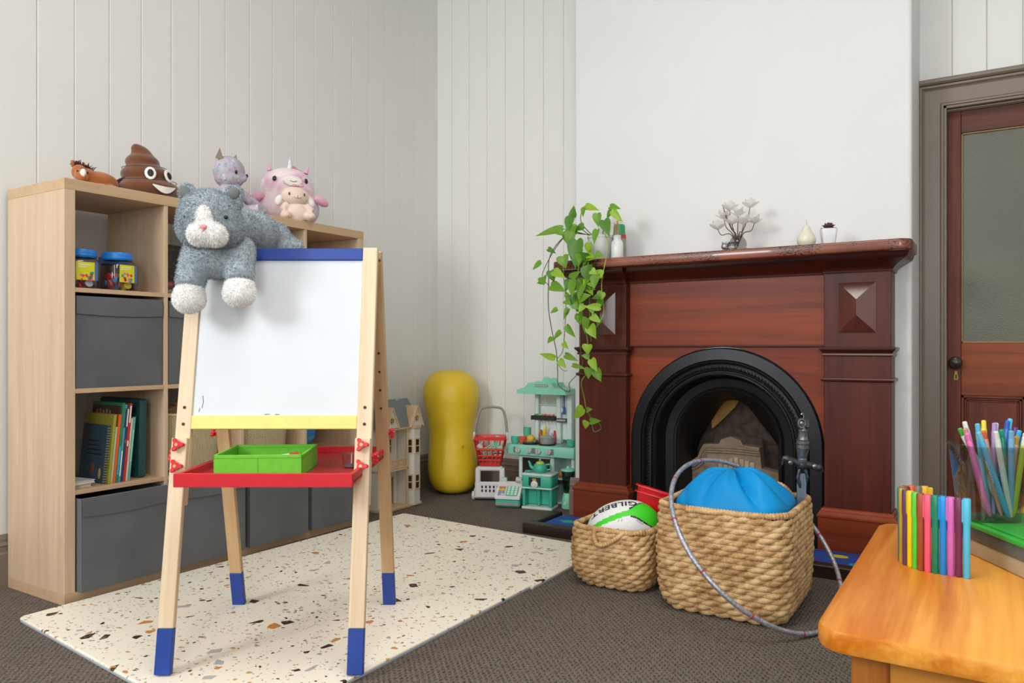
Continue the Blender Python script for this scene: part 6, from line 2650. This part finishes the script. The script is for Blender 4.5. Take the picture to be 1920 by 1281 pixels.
g.loft(rings[1:], cap=False)
g.add([(p[0], p[1], p[2]) for p in rings[1]], [tuple(range(NV))])
low = [(x * .9, y * .9, .12) for x, y, z in rings[-1]]
g.loft([rings[-1], low], cap=False)
g.add(low, [tuple(range(NV))])
g.obj('cloth_cover', bl_m, cb, 80)
g = G()
g.tube(curve_pts([(-.10, -.10, .41), (-.02, -.11, .425), (.06, -.10, .41), (.12, -.08, .395)], 6), .0016, 5)
g.obj('seam', plain('blue_seam', '0a7fbd', .6), cb)

# ------------------------------------------------------------------ sparkly hoop leaning round the basket
hp_m, nt, b = newmat('holographic_hoop_tape')
v = coords(nt)
vo = N(nt, 'ShaderNodeTexVoronoi', i_Scale=180.0)
nt.links.new(v, vo.inputs['Vector'])
sep = N(nt, 'ShaderNodeSeparateColor')
nt.links.new(vo.outputs['Color'], sep.inputs[0])
nt.links.new(ramp(nt, sep.outputs[0], [(0.0, 'b9b9bc'), (0.5, '8f9096'), (0.78, 'c9c4d4'), (0.9, 'a98a94'), (0.97, '7c9cae')]), b.inputs['Base Color'])
b.inputs['Metallic'].default_value = .55
b.inputs['Roughness'].default_value = .38
hpc = Vector((-.6653, 2.5896, .2455))
ha, hz_ = .7950, 5.917
nrm = Vector((sin(ha) * cos(hz_), sin(ha) * sin(hz_), cos(ha)))
ax = nrm.cross(Vector((0, 0, 1))).normalized()
bx_v = nrm.cross(ax)
hoop = thing('hula_hoop', 'glittery silver hula hoop leaning around the large basket', 'hoop', (-.449, 2.507, 0))
H0 = Vector((-.449, 2.507, 0))
g = G()
HRr = .331
g.tube([hpc - H0 + HRr * (cos(2 * pi * i / 110) * ax + sin(2 * pi * i / 110) * bx_v) for i in range(110)], .0080, 10, closed=True)
g.obj('hoop_ring', hp_m, hoop, 80)
for k in range(11):
    a = 2 * pi * (k + .3) / 11
    g = G()
    g.tube([hpc - H0 + HRr * (cos(a + d_) * ax + sin(a + d_) * bx_v) for d_ in (-.010, 0, .010)], .0084, 10)
    g.obj('red_band', P('a8404e', .4), hoop)

# ------------------------------------------------------------------ toy sword
sv = plain('silvered_plastic', '8d9296', .28, .85, var=.35, scale=70, bmp=.4)
sv_d = plain('dark_antiqued_plastic', '4b4e52', .38, .7, var=.5, scale=90, bmp=.6)
sw = thing('toy_sword', 'silver toy sword standing hilt up in the large basket', 'toy sword', (-.572, 2.800, .10), rot=(0, radians(1.5), radians(32)))
g = G()
g.box(-.016, .016, -.004, .004, 0, .345, .0015)
g.box(-.004, .004, -.006, .006, 0, .345, .001)
g.obj('blade', plain('grey_blue_blade', '78859a', .4, .3), sw)
g = G()
g.lathe([(.012, .380), (.016, .386), (.016, .396), (.014, .398), (.019, .418), (.021, .428), (.022, .436), (.022, .462), (.018, .464), (.015, .49), (.017, .495), (.012, .50), (.009, .508), (0, .51)], 20)
g.obj('grip', sv, sw)
for z in (.432, .462, .448):
    g = G()
    g.tube([(.0225 * cos(a), .0225 * sin(a), z) for a in [2 * pi * i / 20 for i in range(20)]], .002, 6, closed=True)
    g.obj('grip_ring', sv_d, sw)
g = G()
g.ell((0, 0, .375), (.020, .013, .020), 14, 10)
g.tube(curve_pts([(-.01, 0, .378), (-.035, 0, .388), (-.058, 0, .396), (-.066, 0, .392), (-.070, 0, .372)], 5), [.012] * 10 + [.011, .010, .010, .009, .008, .007, .006, .005, .004, .004, .003], 10)
g.tube(curve_pts([(.01, 0, .378), (.035, 0, .374), (.052, 0, .366), (.064, 0, .366), (.074, 0, .352)], 5), [.012] * 10 + [.012, .012, .013, .013, .012, .010, .008, .006, .005, .004, .003], 10)
g.tube(curve_pts([(-.010, -.003, .36), (-.016, -.005, .33), (-.010, -.006, .31), (-.006, -.006, .295)], 4), [.006] * 9 + [.005, .004, .003, .002], 8)
g.tube(curve_pts([(.010, -.003, .36), (.017, -.005, .335), (.016, -.006, .315)], 4), [.006] * 6 + [.004, .003, .002], 8)
gu = g.obj('cross_guard', sv_d, sw, 60)
for x in (-.045, .04):
    g = G()
    g.ell((x, -.011, .383 if x < 0 else .372), (.009, .004, .008), 12, 8)
    g.obj('guard_boss', sv, gu)
g = G()
g.box(-.021, .021, -.012, .012, .505, .538, .004)
pmm = g.obj('pommel', sv_d, sw)
g = G()
g.tube([(-.010 + .012 * cos(a), -.0135, .522 + .014 * sin(a)) for a in [2 * pi * i / 20 for i in range(20)]], .0028, 6, closed=True)
g.ell((-.010, -.0125, .522), (.007, .003, .008), 12, 8)
g.obj('pommel_medallion', sv, pmm)
g = G()
g.tube(curve_pts([(.0, 0, .537), (.0, 0, .550), (-.004, 0, .556), (-.008, 0, .551)], 4), .003, 8)
g.obj('pommel_hook', sv, pmm)

# ------------------------------------------------------------------ rugby ball
RC = Vector((-1.178, 2.655, .215))
RA_, RBr = .138, .093
rot_b = Euler((0, radians(-14), radians(22))).to_matrix()
rbt = thing('rugby_ball', 'white and green rugby ball resting in the small basket', 'rugby ball', RC, rot=Euler((0, radians(-14), radians(22))))


def bp(u, ph, off=0.0):
    """u -1..1 along the long axis, ph degrees around it (0 faces -y, 90 up)"""
    a = radians(ph)
    r = RBr * max(0, 1 - abs(u) ** 2.15) ** .56 + off
    return (u * RA_, -r * cos(a), r * sin(a))


def bcol(u, ph):
    pc = 36 + 12 * u
    hw = 6.5 + 62 * max(0, (u - .22) / .62) ** 2.0
    d = abs(ph - pc)
    if u > .84 or d < hw or ph > 128 or ph < -48 or u < -.93:
        return 1
    if u > .30 and d < hw + 4 + 3 * u:
        return 2
    return 0


g = G()
NU, NP = 120, 160
vs, fs, mi = [], [], []
us = [-cos(pi * i / NU) for i in range(NU + 1)]
for u in us:
    for j in range(NP):
        vs.append(bp(u, -180 + 360 * j / NP))
for i in range(NU):
    for j in range(NP):
        j2 = (j + 1) % NP
        fs.append((i * NP + j, i * NP + j2, (i + 1) * NP + j2, (i + 1) * NP + j))
        mi.append(bcol((us[i] + us[i + 1]) / 2, -180 + 360 * (j + .5) / NP))
g.v, g.f, g.m = vs, fs, mi
bb_ = g.obj('ball_body', [plain('white_ball_rubber', 'e4e4e2', .45, bmp=.15, scale=300), plain('green_ball_rubber', '3fd020', .45, bmp=.15, scale=300), plain('black_ball_print', '2a2c30', .5)], rbt, 80)


def surf_text(txt, size, u0, ph0, name, mat, wid=1.0, bold=.010):
    """lettering laid on the ball, upside down as seen from the room"""
    cu = bpy.data.curves.new('lettering_curve', 'FONT')
    cu.body = txt
    cu.size = 1.0
    cu.offset = bold
    cu.space_character = 1.06
    to = bpy.data.objects.new('lettering_tmp', cu)
    C.objects.link(to)
    dg = bpy.context.evaluated_depsgraph_get()
    me = bpy.data.meshes.new_from_object(to.evaluated_get(dg))
    bpy.data.objects.remove(to)
    bm = bmesh.new()
    bm.from_mesh(me)
    bmesh.ops.triangulate(bm, faces=bm.faces)
    for _ in range(1):
        bmesh.ops.subdivide_edges(bm, edges=bm.edges, cuts=1, use_grid_fill=False)
    bm.to_mesh(me)
    bm.free()
    for vx in me.vertices:
        tx, ty = vx.co.x * size * wid, vx.co.y * size
        vx.co = Vector(bp(u0 - tx / RA_, ph0 - math.degrees(ty / RBr), .0012))
    me.materials.clear()
    me.materials.append(mat)
    return link(name, me, bb_)


ink = P('23252a', .5)
surf_text('GILBERT', .040, .54, 77, 'lettering', ink, 1.15, .022)
g = G()


def decal(g, pts, M0):
    """pts in small metric units (x along ball, y up) around (u, ph)"""
    u, ph = M0
    g.add([bp(u + x / RA_, ph + math.degrees(y / RBr), .0012) for x, y in pts], [tuple(range(len(pts)))])


for a in (0, 90, 180, 270):
    ca, sa = cos(radians(a + 20)), sin(radians(a + 20))
    decal(g, [(x * ca - y * sa, x * sa + y * ca) for x, y in ((0, -.003), (.006, -.0015), (.016, 0), (.006, .0015), (0, .003))], (-.40, 64))
g.obj('star_emblem', ink, bb_, 0)
g = G()
for dx in (0, .012):
    decal(g, [(dx, 0), (dx + .004, 0), (dx + .030, .036), (dx + .028, .036)], (-.22, 4))
g.obj('slash_mark', ink, bb_, 0)
g = G()
for k in range(7):
    decal(g, [(.003 * k, -.0036 * k), (.003 * k + .005, -.0036 * k + .003), (.003 * k + .006, -.0036 * k + .0012), (.003 * k + .001, -.0036 * k - .0018)], (.42, 18))
g.obj('small_print', P('8a8c90', .6), bb_, 0)

# ------------------------------------------------------------------ red plastic tubs behind the ball
rp = plain('red_tub_plastic', 'd0141f', .3)
for k in range(2):
    tb = thing('red_tub', ['red plastic tub tipped behind the rugby ball', 'upper red plastic tub nested inside the tipped tub'][k], 'tub', (-1.130, 2.800, .226 + .022 * k), rot=(radians(-8), radians(14 + 2 * k), radians(20)), group='red tubs in the small basket')
    g = G()
    def tr_(w, d, z, r=.02):
        out = []
        for cx, cy, a0 in ((w - r, d - r, 0), (-w + r, d - r, 90), (-w + r, -d + r, 180), (w - r, -d + r, 270)):
            for i in range(5):
                a = radians(a0 + 22.5 * i)
                out.append((cx + r * cos(a), cy + r * sin(a), z))
        return out
    g.loft([tr_(.050, .035, .0), tr_(.052, .037, .002), tr_(.070, .052, .085), tr_(.067, .049, .085), tr_(.049, .034, .004)])
    g.obj('tub_body', rp, tb, 30)
    g = G()
    g.loft([tr_(.070, .052, .082), tr_(.079, .061, .083), tr_(.079, .061, .088), tr_(.068, .050, .088)], cap=False, closed=True)
    g.obj('tub_rim', rp, tb, 30)
# ================================================================== pine table
hp = wood('honey_pine_top', 'c06a10', 'f0a846', 'y', 1.5, .34, .04, (.36, .64), .02, False, spec=.35)
hp_e = wood('honey_pine_leg', '8c4a10', 'b8732c', 'z', 3, .3, .4)
hp_x = wood('honey_pine_apron', 'b06c20', 'd09240', 'x', 3, .3, .4)
TZ_ = .48
tb_ = thing('pine_table', 'honey coloured pine table with rounded corners in the foreground', 'table', (-.222, 1.178, 0))
g = G()
g.rslab(0, .86, 0, .795, .446, TZ_, .045, .007, 8)
g.obj('tabletop', hp, tb_, 40)
for x in (.045, .765):
    for y in (.045, .700):
        g = G()
        g.box(x, x + .05, y, y + .05, 0, .446, .003)
        g.obj('leg', hp_e, tb_)
for q in ((.095, .765, .052, .070, .366, .446), (.095, .765, .725, .743, .366, .446)):
    g = G()
    g.box(*q, .002)
    g.obj('apron', hp_x, tb_)
for q in ((.052, .070, .095, .70, .366, .446), (.79, .808, .095, .70, .366, .446)):
    g = G()
    g.box(*q, .002)
    g.obj('apron', hp_e, tb_)

# ------------------------------------------------------------------ chair pushed in at the far side
ch = thing('child_chair', 'small pine chair with a curved backrest behind the table', 'chair', (.215, 2.02, 0))
for x in (-.15, .11):
    for y in (-.20, .06):
        if y > 0:
            continue
        g = G()
        g.box(x, x + .035, y, y + .035, 0, .28, .003)
        g.obj('leg', hp_e, ch)
g = G()
g.rslab(-.16, .155, -.21, .08, .28, .302, .03, .006, 5)
g.obj('seat', hp, ch)
for x in (-.15, .11):
    g = G()
    g.box(x, x + .035, .045, .080, 0, .28, .003)
    g.box(x, x + .035, .055, .085, .302, .46, .003)
    g.obj('back_post', hp_e, ch)
g = G()
top = [(-.175 + .35 * i / 16, .500 + .062 * sin(pi * i / 16) ** .7) for i in range(17)]
bot = [(.175 - .35 * i / 16, .430 + .012 * sin(pi * i / 16)) for i in range(17)]
g.ext(top + bot, 'y', .088, .108)
g.obj('backrest', hp_x, ch, 30)

# ------------------------------------------------------------------ connected felt pens standing in a curve
PEN = [('4fb6d8', 'sky blue', -.038, 1.570), ('6c2a4c', 'burgundy', -.0502, 1.5712), ('c865b4', 'orchid pink', -.0624, 1.5724), ('1a86d0', 'bright blue', -.0746, 1.5736), ('0f7d5c', 'dark green', -.0868, 1.5748),
       ('ea5a74', 'coral pink', -.0990, 1.5765), ('9a4a24', 'rust brown', -.1105, 1.581), ('58c83c', 'lime green', -.1195, 1.5890), ('e8c400', 'bright yellow', -.1285, 1.5970), ('5c3a5c', 'plum', -.1370, 1.6055), ('b98f34', 'ochre', -.1435, 1.6155),
       ('12806a', 'teal green', -.1470, 1.6270), ('d0521e', 'orange', -.1465, 1.6390), ('7c3a20', 'chestnut', -.1415, 1.6500), ('d85a2a', 'vermilion', -.1325, 1.6585), ('6f6a66', 'grey', -.1215, 1.6640), ('d8a818', 'golden yellow', -.1095, 1.6665)]
body = G()
body.lathe([(.0, 0), (.0045, 0), (.0058, .002), (.0058, .097), (.0050, .098), (.0050, .102)], 14)
cap = G()
cap.lathe([(.0064, .096), (.0066, .098), (.0066, .139), (.0058, .141), (0, .141)], 14)
cap.box(-.0135, -.003, -.0040, .0040, .098, .139, .0012)
for k, (c, nm, x, y) in enumerate(PEN):
    j = min(k + 1, len(PEN) - 1)
    dx, dy = (PEN[j][2] - PEN[j - 1][2], PEN[j][3] - PEN[j - 1][3])
    o = thing('felt_pen', nm + ' felt pen with matching cap clipped into the standing curve', 'felt pen', (x, y, TZ_), math.atan2(dy, dx) + pi, 'connected felt pens on the table')
    m = P(c, .35)
    body.obj('barrel', m, o)
    cap.obj('cap', m, o)

# ------------------------------------------------------------------ green-lidded storage tub
CA = math.atan2(-.13, .079)
gt = thing('lidded_tub', 'shallow clear storage tub with bright green lid on the table', 'storage tub', (-.080, 1.815, TZ_), CA)
g = G()
g.rslab(.006, .37, .006, .20, 0, .055, .02, .004, 5)
g.obj('tub_body', plain('frosted_tub_contents', 'b7a98c', .4, var=.15, scale=8), gt)
g = G()
g.rslab(.004, .372, .004, .202, .030, .056, .02, .001, 5)
g.obj('grey_contents_band', plain('grey_contents', '5c615c', .3, var=.3, scale=25), gt)
g = G()
g.rslab(-.002, .378, -.002, .208, .056, .066, .024, .003, 6)
g.rslab(.012, .364, .012, .194, .066, .069, .02, .001, 6)
g.obj('lid', plain('green_lid_plastic', '35a83a', .3), gt)
CZ = TZ_ + .069

# ------------------------------------------------------------------ clear pencil cup with twist crayons
acr = clear('clear_acrylic', 'eef2f2', .93, .02, 1.2)
CC = Vector((-.006, 1.784, CZ))
CR = radians(28)
cup = thing('pencil_cup', 'clear acrylic pencil cup packed with crayons on the green lid', 'pencil cup', CC, CR)


def rsq(r, z, q=.018):
    out = []
    for cx, cy, a0 in ((r - q, r - q, 0), (-r + q, r - q, 90), (-r + q, -r + q, 180), (r - q, -r + q, 270)):
        for i in range(6):
            a = radians(a0 + 18 * i)
            out.append((cx + q * cos(a), cy + q * sin(a), z))
    return out


g = G()
g.loft([rsq(.043, 0), rsq(.045, .003), rsq(.057, .142), rsq(.0600, .145), rsq(.0600, .148), rsq(.0550, .148), rsq(.0430, .005)])
g.obj('cup_body', acr, cup, 30)
TW = [('d6dcd8', 'clear white', '3f9c3c', -.046, .02, .036, -.01, .176), ('dc6fae', 'pink', 'dc6fae', -.050, -.034, -.010, -.036, .172), ('c8c4d8', 'pale lilac', 'd9d9d6', -.030, .040, .01, .03, .188),
      ('4ea3c8', 'sky blue', '6fb2c8', -.034, -.046, .030, -.038, .176), ('e09a8c', 'salmon', 'd8603c', -.018, -.024, .022, -.02, .176), ('c9ccc2', 'clear grey', 'c9ccc4', -.004, -.046, .036, -.036, .178),
      ('1d8f6e', 'deep green', '1d8f6e', .012, -.030, .036, -.030, .180), ('6c9fc6', 'steel blue', '6c9fc6', .022, -.048, .038, -.034, .180), ('c9a08a', 'peach wood', 'b98a3a', .036, -.036, .038, -.02, .168),
      ('a9b53a', 'olive yellow', 'd6d8cc', .046, -.046, .040, -.036, .168), ('e0cc30', 'bright yellow', 'e0cc30', .002, .030, .0, .01, .192), ('a98ac4', 'violet', 'a98ac4', .018, .020, .012, .0, .188),
      ('2457b4', 'royal blue', '2457b4', .038, .010, .02, .0, .194), ('39a0d0', 'cyan', '39a0d0', .048, -.018, .03, -.01, .178), ('4bb3da', 'light cyan', '4bb3da', .052, .034, .02, .02, .196),
      ('5a2f7c', 'dark purple', '5a2f7c', .056, .020, .03, .01, .180), ('1f9c78', 'jade green', 'd0d8d2', .054, -.030, .040, -.020, .174), ('5fb0cc', 'aqua', '5fb0cc', -.020, .0, .0, .0, .188),
      ('d6d2cc', 'pearl', 'd6d2cc', .030, .044, .01, .03, .186), ('b9746c', 'dusty rose', 'c98a80', -.042, .0, .0, .01, .178)]
CM = Matrix.Translation(CC) @ Matrix.Rotation(radians(20), 4, 'Z')
for k, (c, nm, tipc, tx, ty, bx2, by2, top) in enumerate(TW):
    a = Vector((bx2 * .8, by2 * .8, .010))
    e = Vector((tx * 1.0, ty * 1.0, top))
    d = (e - a)
    L = d.length
    q = d.to_track_quat('Z', 'Y')
    o = thing('twist_crayon', nm + ' twist crayon leaning in the clear pencil cup', 'crayon', CM @ a, 0, 'twist crayons in the pencil cup')
    o.matrix_world = CM @ Matrix.Translation(a) @ q.to_matrix().to_4x4()
    g = G()
    g.lathe([(.0022, 0), (.0050, .010), (.0054, .016), (.0054, L - .018), (.0048, L - .016)], 10)
    g.obj('barrel', P(c, .3), o)
    g = G()
    g.lathe([(.0048, L - .017), (.0046, L - .002), (.0030, L), (0, L)], 10)
    g.obj('end_cap', P(tipc, .3), o)
    if k in (3, 5):
        g = G()
        for i in range(9):
            g.box(-.0012, .0012, -.0058, -.0053, L * .42 + i * .005, L * .42 + i * .005 + .003, 0)
        g.obj('small_print', P('dfe6ea', .5), o, 0)
